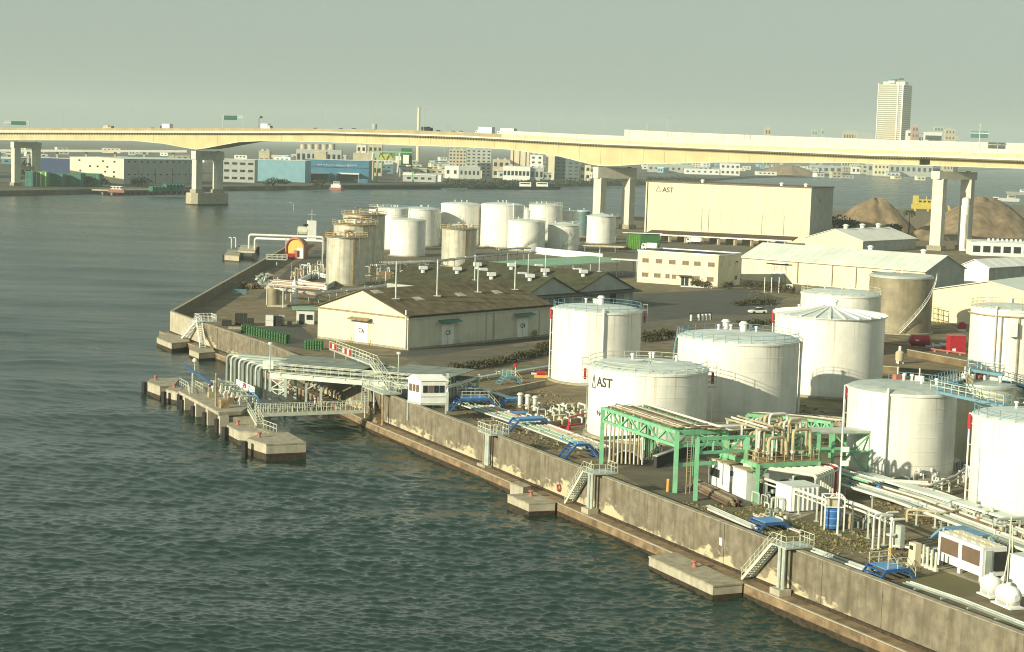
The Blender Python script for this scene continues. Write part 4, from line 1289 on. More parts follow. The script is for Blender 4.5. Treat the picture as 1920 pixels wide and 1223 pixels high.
for lab, x0, x1, row in (('long dark barge moored at the quay below the green crane', 641, 830, 355), ('dark barge with white deckhouses near the middle bridge pier', 946, 1052, 355.5), ('low rusty barge left of the dark barge', 888, 945, 354.5)):
    t, a, b, u, n, h = barge(lab, x0, x1, row)
    if x0 == 946:
        for f in (.42, .72):
            q = a.lerp(b, f) + n * .5
            M().box((q.x, q.y, h + 2.2), (11, 5, 4)).build('deckhouse', white2, t)
            M().box((q.x, q.y - 2.6, h + 3.0), (9, .1, 1.0)).build('window', glass, t)
q = at(631, 356.5, 0)
t = T('tugboat', 'white and red workboat moored at the end of the long barge', 'boat', q)
hull = [V(-5.5, -4), V(4, -4), V(6.5, 0), V(4, 4), V(-5.5, 4)]
M().prism([(q.x + v.x, q.y + v.y) for v in hull], -.5, 2.0).build('hull', redp, t)
M().box((q.x - .5, q.y, 3.2), (8, 5.5, 2.4)).build('deckhouse', white2, t)
M().box((q.x, q.y, 5.6), (5, 4.5, 2.4)).build('wheelhouse', white2, t)
M().box((q.x, q.y - 2.3, 5.9), (4.4, .1, .9)).build('window', glass, t)
M().tube([V(q.x, q.y, 6.8), V(q.x, q.y, 10)], .12, 5).build('mast', dark, t)
# jetty with green stacks left of the pier
a, b = at(206, 366, 0), at(352, 364, 0)
t = T('jetty', 'piled concrete jetty carrying green stacks left of the bridge pier', 'jetty', a.lerp(b, .5))
u = (b - a).normalized(); n = V(-u.y, u.x)
M().prism([x[:2] for x in (a, b, b + n * 16, a + n * 16)], 2.4, 3.4).build('deck', conc, t)
for k in range(13):
    for r in range(2):
        q = a.lerp(b, (k + .5) / 13) + n * (1 + r * 8)
        M().cyl(Z(q, -2), .8, 4.45, 8).build('pile', conc, t)
    q = a.lerp(b, (k + .5) / 13) - n * .5
    M().tube([Z(q, 1.2), Z(q - n * .9, 1.2)], 1.3, 10).build('fender', black, t)
for x0, x1, hh, cnm, mt in ((281, 306, 3.4, 'lower', teal), (307, 345, 5.0, 'taller', teal)):
    a2, b2 = at(x0, 359, 3.4), at(x1, 359, 3.4)
    s_ = T('container_stack', f'{cnm} block of green containers on the jetty left of the pier', 'containers', a2.lerp(b2, .5))
    nn = int((x1 - x0) / 6)
    for k in range(nn):
        q = a2.lerp(b2, (k + .5) / nn)
        for lv in range(2):
            M().box((q.x, q.y, 3.41 + hh / 2 * (lv + .5)), ((b2 - a2).length / nn * .94, 5, hh / 2 * .95)).build('container', mt, s_)
q = at(219, 361, 3.4)
t = T('workboat', 'white and red deck equipment at the left end of the jetty', 'machine', q)
M().box((q.x, q.y, 4.4), (10, 5, 2)).build('base', redp, t)
M().box((q.x, q.y, 6.4), (7, 4, 2)).build('cabin', white2, t)
M().box((q.x - 2, q.y, 7.6), (.6, .6, 2.6)).build('exhaust', dark, t)
for k in range(4): M().box((q.x - 3 + k * 2, q.y - 2.05, 6.5), (1.2, .1, .9)).build('window', glass, t)
# ================================================================ STORAGE TANKS
def tank(label, pxl, pxr, rim, base, mt=white, roof='dome', railc=None, rail_=True, seg=56, group=None, rise=.06, ribs=0, band=True,
         foam=(), pipe=None, vents=3, ladder=None, spiral=None, name='storage_tank', roofm=None, courses=6, platform=None, z0=G, stains=0):
    pc = (pxl + pxr) / 2
    Fp = at(pc, base, z0)
    d = V(Fp.x, Fp.y).normalized()
    r = (pxr - pxl) / 2 * mpp(Fp)
    r = (pxr - pxl) / 2 * mpp(Fp + d * r)
    c = Fp + d * r
    zt = up(Fp, rim)
    h = zt - z0
    rv = V(d.y, -d.x)
    a0 = math.atan2(-d.y, -d.x)                       # angle facing the camera
    def pos(th, rr, z=0.0):                           # th in degrees, 0 = facing the camera, + = right
        a = R(th)
        return c + (rv * math.sin(a) - d * math.cos(a)) * rr + V(0, 0, z)
    t = T(name, label, 'storage tank', c, group)
    M().lathe(c, [(r, 0.05), (r, h)], seg).build('shell', mt, t, True)
    M().lathe(c, [(r * .5, .02), (r + .55, .02), (r + .5, .32), (r + .02, .36)], seg).build('base_ring', conc, t, True)
    if band:
        b = M()
        b.lathe(c, [(r + .003, h - .34), (r + .13, h - .30), (r + .13, h - .02), (r + .003, h + .02)], seg)
        b.build('rim', mt if mt is white else galv, t, True)
    rm = roofm or roofw
    if roof == 'dome':
        pf = [(r, h + .003)] + [(r * math.cos(x), h + r * rise * 1.6 * math.sin(x)) for x in (.35, .7, 1.0, 1.25, 1.45)] + [(.01, h + r * rise * 1.6)]
        M().lathe(c, pf, seg).build('roof', rm, t, True)
        top = lambda rr: h + r * rise * 1.6 * math.sqrt(max(0, 1 - (rr / r) ** 2))
    elif roof == 'cone':
        M().lathe(c, [(r + .35, h - .12), (r + .35, h + .02), (r * .12, h + r * rise * 3), (.01, h + r * rise * 3)], seg).build('roof', rm, t, True)
        top = lambda rr: h + r * rise * 3 * (1 - rr / r)
    else:
        M().lathe(c, [(r, h + .003), (r * .97, h + .25), (.01, h + .35)], seg).build('roof', rm, t, True)
        top = lambda rr: h + .33
    for k in range(ribs):
        th = 360.0 * k / ribs
        p0, p1 = pos(th, r + .4), pos(th, r * .14)
        M().beam(Z(p0, z0 + h + .06), Z(p1, z0 + top(r * .14) + .10), .34, .34).build('roof_rib', white2, t)
    if courses:
        m = M()
        for k in range(1, courses):
            m.lathe(c, [(r + .003, h * k / courses - .05), (r + .022, h * k / courses), (r + .003, h * k / courses + .03)], seg)
        m.build('weld_seam', mt, t, True)
    if rail_:
        m = M()
        n = max(20, int(2 * math.pi * r / 1.8))
        ring = [pos(360.0 * k / n, r - .10, h) for k in range(n)]
        rail(m, ring, 1.15, 9, .035, 1, True)
        m.build('railing', railc or railb, t)
        if roof == 'dome' or roof == 'flat':
            M().lathe(c, [(r - .9, h + .04), (r - .1, h + .04), (r - .1, h + .09), (r - .9, h + .09)], seg).build('walkway', galv, t)
    rg_ = random.Random(int(pc * 10))
    for k in range(vents):
        th, rr = rg_.uniform(90, 270) if k else 178, r * rg_.uniform(.3, .9)
        q = pos(th, rr, top(rr) - .1)
        v_ = M().cyl(q, .16, .7, 8).cyl(Z(q, q.z + .7), .30, .18, 10, .22)
        v_.build('roof_vent', white2, t, True)
    for th in foam:                                   # foam pipe with its red chamber at the rim
        q = pos(th, r + .32)
        M().tube([Z(q, z0 + .4), Z(q, z0 + h - 1.9)], .10, 6).build('foam_pipe', white2, t)
        M().cyl(Z(q, z0 + h - 1.9), .20, 1.7, 8).build('foam_chamber', red, t)
        m = M()
        for f in (.15, .4, .65, .88):
            m.beam(pos(th, r, h * f), pos(th, r + .32, h * f), .07)
        m.beam(pos(th, r, h - .2), pos(th, r + .4, h - .2), .25)
        m.build('bracket', white2, t)
    if pipe is not None:
        q = pos(pipe, r + .28)
        M().tube(fillet([Z(pos(pipe, r - .6), z0 + h + .5), Z(q, z0 + h + .5), Z(q, z0 + .4)], .3), .17, 8).build('drop_pipe', white2, t)
    if ladder is not None:                            # caged ladder with a small landing
        q0, q1 = pos(ladder, r + .15), pos(ladder, r + .9)
        w = V(-(q1 - q0).y, (q1 - q0).x).normalized()
        m = M()
        for s_ in (-.25, .25):
            m.tube([Z(q0 + w * s_, z0 + .5), Z(q0 + w * s_, z0 + h + 1.1)], .04, 4)
        k = z0 + .6
        while k < z0 + h:
            m.tube([Z(q0 - w * .25, k), Z(q0 + w * .25, k)], .025, 4); k += .4
        m.build('ladder', galv, t)
        m = M()
        for k in range(5):
            zz = z0 + h - 2.6 + k * .9
            m.tube([Z(q0 - w * .4, zz), Z(q1 - w * .45, zz), Z(q1 + w * .45, zz), Z(q0 + w * .4, zz)], .035, 4)
        for e in ((q1 - w * .45), (q1 + w * .45), q1):
            m.tube([Z(e, z0 + h - 2.6), Z(e, z0 + h + 1.0)], .03, 4)
        m.build('cage', galv, t)
        q = pos(ladder, r + .5)
        M().cyl(Z(q, z0 + h - 2.0), .18, 1.5, 8).build('foam_chamber', red, t)
        M().box((q.x, q.y, z0 + h - 2.65), (1.2, 1.2, .08), math.atan2(w.y, w.x)).build('landing', galv, t)
    if spiral:
        th0, th1, sgn = spiral
        n = 26
        tread, st = M(), M()
        P0 = [pos(th0 + (th1 - th0) * k / n, r + .75, .4 + (h - .4) * k / n) for k in range(n + 1)]
        P1 = [pos(th0 + (th1 - th0) * k / n, r + .08, .4 + (h - .4) * k / n) for k in range(n + 1)]
        for a, b, c2, e in zip(P0, P0[1:], P1[1:], P1):
            tread.quad(a, V(b.x, b.y, a.z), V(c2.x, c2.y, a.z), e)
        tread.build('stair_treads', galv, t, kind='stuff')
        st.tube(P0, .09, 5); st.tube([x + V(0, 0, 1.0) for x in P0], .04, 4); st.tube([x + V(0, 0, .5) for x in P0], .03, 4)
        for x in P0[::2]: st.tube([x, x + V(0, 0, 1.0)], .03, 4)
        st.build('stair_railing', sgn or galv, t)
    if platform:                                      # rusty working platform full of nozzles on top
        pf = M().lathe(c, [(r * .2, h + .05), (r + .55, h + .05), (r + .55, h + .2), (r * .2, h + .2)], 28)
        pf.build('top_platform', rust, t)
        m = M(); rail(m, [pos(360 * k / 18, r + .5, h + .2) for k in range(18)], 1.1, 9, .06, 1, True); m.build('railing', pipey, t)
        for k in range(7):
            q = pos(rg_.uniform(0, 360), r * rg_.uniform(.2, .85), h + .2)
            hh = rg_.uniform(.7, 2.0)
            e = pos(rg_.uniform(0, 360), r * rg_.uniform(.2, .8), h + .2 + hh)
            M().tube(fillet([q, Z(q, q.z + hh), e], .3, 3), rg_.choice((.12, .18)), 6).build('nozzle_pipe', rg_.choice((pipey, rust, pipew)), t)
        for k in range(3):
            q = pos(rg_.uniform(-90, 90), r * rg_.uniform(.3, .8), h + .2)
            M().cyl(q, .45, rg_.uniform(.6, 1.3), 10).build('drive_unit', rg_.choice((pipey, pipew, rust)), t, True)
        q = pos(35, r + .35)
        m = M()
        w = rv
        for s_ in (-.3, .3): m.tube([Z(q + w * s_, z0 + h * .55), Z(q + w * s_, z0 + h + 1.2)], .06, 4)
        for k in range(14): m.tube([Z(q - w * .3, z0 + h * .56 + k * h * .032), Z(q + w * .3, z0 + h * .56 + k * h * .032)], .05, 4)
        m.build('ladder', rust, t)
        q = pos(20, r + .2); M().tube([Z(q, z0 + .3), Z(q, z0 + h)], .14, 6).build('drop_pipe', rust, t)
    for k in range(stains):
        pass
    return dict(t=t, c=c, r=r, h=h, zt=zt, pos=pos, top=top, d=d, rv=rv)
T1 = tank('white tank with blue-grey railing right of the C4 warehouse door', 1032, 1198, 587, 725, foam=(-88,), pipe=8, ladder=88, vents=4)
TA = tank('white tank with black lettering in front of the green pipe bridge', 1099, 1322, 702, 834, ladder=-86, vents=5, railc=raily)
TB = tank('white tank with pale blue roof partly shaded by the lettered tank', 1265, 1490, 645, 800, pipe=86, vents=5, spiral=(-75, -110, railb), foam=(92,))
TD = tank('large white tank with a ribbed cone roof below the grey tank', 1447, 1650, 598, 748, roof='cone', ribs=24, rise=.045, rail_=False, foam=(-90,), vents=2, courses=0)
TD2 = tank('pale tank with rim railing hidden behind the ribbed cone roof', 1497, 1645, 556, 668, railc=raily, vents=3)
TG = tank('bare brown sheet metal clad tank beside the long warehouse', 1626, 1743, 521, 628, mt=insul, rail_=False, roof='flat', courses=5, spiral=(2, 82, white2), band=True, vents=1, roofm=greywall)
TE = tank('white tank with grey flat roof and rust streaks at front right', 1583, 1783, 740, 900, foam=(-92,), pipe=-14, vents=5, rail_=False, roofm=galv, railc=raily)
TF = tank('nearest white tank cut by the right picture edge', 1816, 2036, 797, 976, foam=(-90,), vents=4)
TH = tank('white tank with a pipe ring at the upper right picture edge', 1814, 1962, 583, 724, pipe=-20, railc=pipey, vents=4, foam=())
TI = tank('stained cream tank squeezed behind the flat roofed front tank', 1777, 1894, 727, 874, mt=mat('cream_tank_paint', (.70, .66, .48), .5, var=.06, scale=.4, streak=.4, stain=(.36, .30, .18)), rail_=False, vents=4, roofm=galv, roof='flat')
TJ = tank('cream tank at right edge behind the nearest tank', 1902, 2016, 741, 870, mt=MT['cream_tank_paint'], railc=railb, vents=3, roof='flat', roofm=galv)
# railing only on part of the flat roofed tank, with a low front kerb
m = M()
rail(m, [TE['pos'](a, TE['r'] - .1, TE['h']) for a in range(40, 200, 12)], 1.1, 9, .035, 1)
m.build('railing', railb, TE['t'])
# lettering wrapped round the shell
def wrap_text(tk, body, size, th, z, bold=.01):
    vs, fs = text_mesh(body, size, .02, bold)
    b = M()
    r = tk['r'] + .02
    b.add([tk['pos'](th + math.degrees(x / r), r + zz, z + y) for x, y, zz in vs], fs)
    b.build('lettering', ink, tk['t'])
wrap_text(TA, 'AST', 1.75, -46, TA['h'] - 1.75, .03)
b = M()
rr = TA['r'] + .03
tri = [(-66.5, -2.65), (-59.5, -2.65), (-63.0, -.95)]
for i in range(3):
    (a0, z0_), (a1, z1_) = tri[i], tri[(i + 1) % 3]
    b.beam(TA['pos'](a0, rr, TA['h'] + z0_), TA['pos'](a1, rr, TA['h'] + z1_), .06, .10)
b.build('emblem', ink, TA['t'])
wrap_text(TA, 'NO.1', 1.0, -47, 3.4, .01)
# roof ribs and ladders of the lettered tank
for k in range(20):
    th = 18 * k + 4
    M().beam(Z(TA['pos'](th, TA['r'] - .4), G + TA['top'](TA['r'] - .4) + .05), Z(TA['pos'](th, TA['r'] * .1), G + TA['top'](TA['r'] * .1) + .05), .12, .12).build('roof_rib', galv, TA['t'])
q = TA['pos'](86, TA['r'] + .6)
m = M()
for k in range(6):
    zz = G + TA['h'] - 2.4 + k * .7
    m.tube([Z(TA['pos'](84, TA['r']), zz), Z(TA['pos'](84, TA['r'] + 1.1), zz), Z(TA['pos'](90, TA['r'] + 1.1), zz), Z(TA['pos'](92, TA['r']), zz)], .035, 4)
for th in (84, 87, 90): m.tube([Z(TA['pos'](th, TA['r'] + 1.1), G + TA['h'] - 2.4), Z(TA['pos'](th, TA['r'] + 1.1), G + TA['h'] + 1.1)], .035, 4)
m.build('cage', galv, TA['t'])
M().cyl(Z(q, G + TA['h'] - 1.9), .2, 1.6, 8).build('foam_chamber', red, TA['t'])
M().tube(fillet([Z(TA['pos'](86, TA['r'] + .1), G + TA['h'] - 3), Z(q, G + TA['h'] - 3.2), Z(q, G + .5)], .3), .1, 6).build('foam_pipe', white2, TA['t'])
# pipe along the rim of the ribbed tank's neighbour and centre fittings
for tk, nn in ((TD, 1), (TB, 2), (T1, 1)):
    for k in range(nn):
        q = tk['pos'](150 + 60 * k, tk['r'] * (.15 + .3 * k), tk['top'](tk['r'] * .3))
        M().cyl(q, .45, 1.1, 10).cyl(Z(q, q.z + 1.1), .7, .35, 10, .4).build('centre_vent', white2, tk['t'], True)
# ring pipe with branches on the upper right tank
m = M()
m.tube([TH['pos'](a, TH['r'] + .35, TH['h'] - 1.0) for a in range(-90, 95, 6)], .13, 6)
m.build('ring_pipe', pipey, TH['t'])
for a in (-20, -12, 10): M().tube([TH['pos'](a, TH['r'] + .35, TH['h'] - 1), TH['pos'](a, TH['r'] + .35, .6)], .11, 6).build('riser_pipe', pipey, TH['t'])
q = TH['pos'](4, TH['r'] + .6)
M().box((q.x, q.y, G + TH['h'] - 3.2), (1.2, .8, 2.4)).build('pipe_box', white2, TH['t'])
# tank farm at the back left: stained steel silos
for lab, a, b, rim, base in (('front streaked metal silo with rusty top platform at the back left', 611, 684, 447, 536), ('second streaked metal silo just behind the front one', 624, 704, 423, 515),
                             ('third streaked metal silo behind the second one', 641, 720, 404, 498),
                            ('single streaked metal silo standing among the white tanks', 827, 892, 431, 501)):
    tank(lab, a, b, rim, base, mt=sheetd, rail_=False, roof='flat', seg=40, group='streaked metal silos', platform=True, vents=0, roofm=rust)
GW = 'white tanks of the back tank farm'
for kw in (
    dict(label='tall white tank with a pale blue rim next to the dark silos', pxl=714, pxr=764, rim=392, base=470, railc=railb, spiral=(30, 80, galv)),
    dict(label='white tank in front with clean shell left of the single silo', pxl=731, pxr=797, rim=414, base=482, rail_=True, railc=raily),
    dict(label='white tank with blue top rail behind the clean front tank', pxl=749, pxr=824, rim=393, base=463, railc=railb, spiral=(80, 40, galv)),
    dict(label='wide cream white tank behind the single streaked silo', pxl=825, pxr=901, rim=384, base=462, rail_=False),
    dict(label='wide white tank with domed top in the middle of the back row', pxl=900, pxr=980, rim=385, base=466, rail_=False, pipe=30),
    dict(label='white tank half hidden behind the streaked metal silos', pxl=690, pxr=742, rim=391, base=462, rail_=True, railc=raily),
    dict(label='white tank between the blue railed tank and the wide cream tank', pxl=800, pxr=836, rim=399, base=446, rail_=False, vents=1),
    dict(label='pale tank filling the gap behind the stair tank', pxl=962, pxr=1002, rim=392, base=438, rail_=False, vents=1),
    dict(label='small raised white tank between the silo and the wide tanks', pxl=892, pxr=921, rim=421, base=462, rail_=False),
    dict(label='slim white tank peeping between two wide back tanks', pxl=978, pxr=993, rim=394, base=450, rail_=False, vents=1),
    dict(label='white tank with diagonal stair in front of the back row', pxl=951, pxr=1021, rim=416, base=472, railc=raily, spiral=(-20, 62, galv)),
    dict(label='white tank with diagonal stair at the rear right', pxl=990, pxr=1053, rim=386, base=452, railc=raily, spiral=(-25, 62, galv)),
    dict(label='squat white tank with shaded shell and rust spots', pxl=1026, pxr=1086, rim=423, base=471, railc=raily, spiral=(-10, 60, galv), roof='cone'),
    dict(label='small white tank behind the squat one', pxl=1052, pxr=1080, rim=396, base=450, rail_=False, vents=1),
    dict(label='dark shaded blue-green tank left of the middle bridge pier', pxl=1080, pxr=1106, rim=396, base=445, mt=mat('shadowed_tank_paint', (.10, .17, .17), .5, var=.1), railc=railb, vents=1),  # shadow on this tank is put into its dark shell colour
    dict(label='cream white tank on legs in front of the middle bridge pier', pxl=1099, pxr=1153, rim=406, base=458, rail_=False, roof='cone', spiral=(60, 100, galv), z0=G + .0),
):
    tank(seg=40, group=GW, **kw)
# ================================================================ BUILDINGS OF THE TERMINAL
c0, a0, b0 = at(764, 657), at(596, 630), at(1030, 630)
v = b0 - c0; vL = v.length; vdir = v.normalized()
udir = V(-vdir.y, vdir.x)
if udir.dot(a0 - c0) < 0: udir = -udir
# widen the gable so that its far corner falls where the photograph has it
uL = 10.0
while pr(c0 + udir * uL)[0] > 596 and uL < 60: uL += .2
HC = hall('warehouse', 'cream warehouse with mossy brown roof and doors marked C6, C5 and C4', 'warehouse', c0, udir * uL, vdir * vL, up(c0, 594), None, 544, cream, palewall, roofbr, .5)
t, A, un, vn, lu, lv, ze, zr = HC
on_g = lambda s, z, o=.06: Z(A + un * s - vn * o, G + z)            # on the gable wall
on_s = lambda s, z, o=.06: Z(A + vn * s - un * o, G + z)            # on the long wall
hw = ze - G
M().beam(on_g(-.3, hw - .25), on_g(lu + .2, hw - .25), .3, .28).build('gable_trim', rust, t)
M().beam(on_s(-.2, hw - .45), on_s(lv + .2, hw - .45), .35, .25).build('gutter', raily, t)
M().beam(on_s(-.2, hw + .02, .55), on_s(lv + .2, hw + .02, .55), .12, .35).build('eave_board', dark, t)
M().beam(on_g(lu * .01, .15, .1), on_g(lu * .99, .15, .1), .2, .5).build('plinth', conc, t)
M().beam(on_s(.0, .15, .1), on_s(lv, .15, .1), .2, .5).build('plinth', conc, t)
def door(par, pf, s, w, h, label, canopy=True, m=white2, wdt=None, right=None, canm=teal):
    d = M().beam(pf(s - w / 2, h / 2), pf(s + w / 2, h / 2), .12, h).build('sliding_door', m, par)
    M().beam(pf(s, 0.05, .14), pf(s, h, .14), .05, .05).build('door_seam', greywall, d)
    M().beam(pf(s - w * .95, h + .18, .2), pf(s + w * .95, h + .18, .2), .2, .2).build('door_rail', galv, par)
    if canopy:
        M().slab(pf(s - w * .8, h + 1.0, .1), pf(s + w * .8, h + 1.0, .1), pf(s + w * .8, h + .62, 1.5), pf(s - w * .8, h + .62, 1.5), .1).build('canopy', canm, par)
    for k in (-1, 1):
        m2 = M(); e = s + k * (w * .5 + .9)
        m2.tube([pf(e - .35, 0, .5), pf(e - .35, 1.1, .5), pf(e + .35, 1.1, .5), pf(e + .35, 0, .5)], .06, 5)
        m2.build('door_guard', pipey, par)
    return d
gm = lu * .545
d = door(t, on_g, lu * .50, 3.4, 4.1, 'C6', canm=rust)
lettering('C6', 1.25, on_g(lu * .50, 2.6, .14), -un, V(0, 0, 1), t)
def find_s(base, dr, px):
    s = 0.0
    while pr(base + dr * s)[0] < px and s < 200: s += .1
    return s
for px, lab in ((838, 'C5'), (978, 'C4')):
    s = find_s(A, vn, px)
    door(t, on_s, s, 3.4, 4.1, lab)
    lettering(lab, 1.25, on_s(s, 2.6, .16), vn, V(0, 0, 1), t)
for px in (911, 924, 1010):
    s = find_s(A, vn, px)
    M().tube([on_s(s, .3, .2), on_s(s, hw - .4, .2)], .10, 6).build('downpipe', raily if px != 924 else greywall, t)
M().tube([on_g(.35, .3, .25), on_g(.35, hw + 1.2, .25)], .16, 6).build('downpipe', white2, t)
M().box(tuple(on_s(find_s(A, vn, 1000), .75, .5)), (.7, .7, 1.4)).build('barrel_box', rust, t)
# the posts on the roof and the pale repaired patches
def roof_pt(hallv, s, f):
    """point on the near roof slope: s along v, f = 0 eave .. 1 ridge"""
    t, A, un, vn, lu, lv, ze, zr = hallv
    return Z(A + vn * s + un * (lu / 2 * f), ze + (zr - ze) * f + .2)
def find_roof(hallv, px, py):
    best = None
    for i in range(0, 121):
        for j in range(0, 25):
            q = roof_pt(hallv, hallv[5] * i / 120, j / 24)
            e = (pr(q)[0] - px) ** 2 + (pr(q)[1] - py) ** 2
            if best is None or e < best[0]: best = (e, q)
    return best[1]
GP = 'pale posts standing on the warehouse roofs'
for k, (px, yb, yt, w) in enumerate(((742, 562, 490, 'leftmost'), (820, 556, 487, 'second'), (896, 549, 493, 'third'), (966, 544, 490, 'rightmost'))):
    q = find_roof(HC, px, yb)
    p_ = T('roof_post', f'{w} of four tall pale posts on the brown warehouse roof', 'post', q, GP)
    M().tube([Z(q, q.z - .15), Z(q, up(q, yt))], .17, 6).build('shaft', galv, p_)
    M().box((q.x, q.y, q.z + .06), (1.5, 1.0, .14)).build('base_plate', galv, p_)
for px, py in ((783, 560), (862, 553), (931, 547), (705, 548)):
    q = find_roof(HC, px, py)
    u0, s0 = HC[2], HC[3]
    sl = V(u0.x, u0.y, (zr - ze) / (lu / 2)).normalized()
    M().slab(q - s0 * 1.3 - sl * .8, q + s0 * 1.3 - sl * .8, q + s0 * 1.1 + sl * .8, q - s0 * .9 + sl * .8, -.04).build('roof_patch', sheetd, t)
for k in range(1, 15):                                      # sheet joints on the roof
    s = lv * k / 15
    M().beam(roof_pt(HC, s, .0) + V(0, 0, .02), roof_pt(HC, s, .99) + V(0, 0, .02), .10, .05).build('roof_joint', roofbr, t)
# --- twin gabled dark roofed warehouse behind
Rr = at(1186, 573)
def back_s(base, dr, px):
    s = 0.0
    while pr(base - dr * s)[0] > px and s < 200: s += .1
    return s
sA = back_s(Rr, vdir, 1081); sB = back_s(Rr, vdir, 985)
HW = []
for lab, s0, s1, yr in (('right one of the two dark roofed gable warehouses behind the cream one', 0.0, sA, 512), ('left one of the two dark roofed gable warehouses behind the cream one', sA, sB, 521)):
    base = Rr - vdir * s0
    hv = hall('warehouse', lab, 'warehouse', base - vdir * (s1 - s0 - .05), vdir * (s1 - s0 - .05), udir * 44, up(Rr, 541), None, yr, greywall, greywall, roofdk, .35, 'twin gabled warehouses')
    HW.append(hv)
    t2 = hv[0]
    w = s1 - s0
    e = base + V(vdir.y, -vdir.x) * .0
    nn = -udir
    M().slab(Z(base - vdir * w * 1.02 + nn * .1, hv[6] - .1), Z(base + vdir * .6 + nn * .1, hv[6] - .1), Z(base + vdir * .6 + nn * 2.6, hv[6] - .55), Z(base - vdir * w * 1.02 + nn * 2.6, hv[6] - .55), .12).build('canopy', dark, t2)
    for k in range(4):
        q = base - vdir * w * (.12 + .25 * k) + nn * .08
        M().beam(Z(q - vdir * 1.1, G + 1.7), Z(q + vdir * 1.1, G + 1.7), .1, 3.2).build('door', dark if k == 1 else roofw, t2)
VT = 'white ventilators on the dark warehouse roofs'
k = 0
for hv in HW:
    t2, A2, un2, vn2, lu2, lv2, ze2, zr2 = hv
    for side, s, f in ((0, .10, .70), (0, .35, .6), (0, .62, .72), (1, .28, .6), (1, .55, .65), (0, .85, .6)):
        q = Z(A2 + vn2 * lv2 * s + un2 * (lu2 / 2 * (f if side == 0 else 2 - f)), ze2 + (zr2 - ze2) * f + .2)
        k += 1
        vt = T('roof_ventilator', f'white box ventilator on the {"right" if hv is HW[0] else "left"} dark gable roof, {["nearest the gable", "second from gable", "halfway along left slope", "near gable on right slope", "halfway along right slope", "farthest from gable"][(k - 1) % 6]}', 'ventilator', q, VT)
        M().cyl(q, .5, .9, 8).build('neck', white2, vt)
        M().box((q.x, q.y, q.z + 1.25), (1.9, 1.2, .8), .3).build('hood', white2, vt)
    for s, f, w_ in ((.05, 1.0, 'ridge end'), (.45, .5, 'slope middle')):
        q = Z(A2 + vn2 * lv2 * s + un2 * (lu2 / 2 * f), ze2 + (zr2 - ze2) * f + .1)
        p_ = T('roof_post', f'grey post at the {w_} of the {"right" if hv is HW[0] else "left"} dark gable roof', 'post', q, GP)
        M().tube([q, Z(q, q.z + 5.5)], .15, 6).build('shaft', galv, p_)
        M().box((q.x, q.y, q.z + .06), (1.2, 1.0, .14)).build('base_plate', galv, p_)
# --- office
c0, a0, b0 = at(1345, 540), at(1194, 529), at(1388, 536)
uu = (a0 - c0); un = uu.normalized(); vn = V(-un.y, un.x); vn = vn if vn.dot(b0 - c0) > 0 else -vn
vlen = 3.0
while pr(c0 + vn * vlen)[0] < 1387 and vlen < 40: vlen += .2
t = T('office_building', 'two storey cream office with flat roof beside the paved yard', 'building', c0)
zo = up(c0, 480.5)
A, Bq, Cq, D = c0, c0 + uu, c0 + uu + vn * vlen, c0 + vn * vlen
M().prism([x[:2] for x in (A, Bq, Cq, D)], G - .3, zo).build('wall', cream, t)
par = M()
for x, y in ((A, Bq), (Bq, Cq), (Cq, D), (D, A)):
    par.beam(Z(x, zo + .2), Z(y, zo + .2), .35, .4)
par.build('parapet', white2, t)
M().prism([(x + (A + Cq) * .5 - (A + Cq) * .5)[:2] for x in (A, Bq, Cq, D)], zo + .004, zo + .08).build('roof', dark, t)
fn = V(-un.y, un.x); fn = fn if fn.y < 0 else -fn
L = uu.length
def fpt(px, z, o=.05):
    s = 0
    while pr(c0 + un * s)[0] > px and s < L: s += .05
    return Z(c0 + un * s + fn * o, z)
for row, pxs, hh in ((.72, (1209, 1234, 1259, 1284, 1306, 1332), 1.15), (.26, (1209, 1232, 1251, 1263, 1305, 1331), 1.15)):
    for px in pxs:
        q = fpt(px, G + (zo - G) * row)
        w = .95 if px not in (1251, 1263) else .6
        f = M().beam(q - un * (w + .1), q + un * (w + .1), .14, hh + .25).build('window_frame', tan, t)
        M().beam(q - un * w + fn * .06, q - un * .04 + fn * .06, .1, hh).build('pane', brownglass, f)
        M().beam(q + un * .04 + fn * .06, q + un * w + fn * .06, .1, hh).build('pane', brownglass, f)
sn = V(un.x, un.y) * -1
for row, pxs in ((.72, (.2, .55, .82)), (.26, (.8,))):
    for s in pxs:
        q = Z(c0 + vn * vlen * s + sn * .05, G + (zo - G) * row)
        M().beam(q - vn * .8, q + vn * .8, .1, 1.2).build('window', glass, t)
q = fpt(1284, G)
M().beam(Z(q - un * 1.1 + fn * .05, G + 1.25), Z(q + un * 1.1 + fn * .05, G + 1.25), .12, 2.4).build('door', glass, t)
M().beam(Z(q - un * .06 + fn * .1, G + 1.25), Z(q + un * .06 + fn * .1, G + 1.25), .12, 2.4).build('door_frame', white2, t)
M().box(tuple(Z(q + fn * .9, G + 2.9)), (4.2, 2.0, .2), math.atan2(un.y, un.x)).build('canopy', mat('brown_canopy', (.12, .07, .05), .6), t)
M().beam(Z(fpt(1380, G, 2.2), G + .15), Z(fpt(1290, G, 5), G + .15), .3, .3).build('kerb', white2, t)
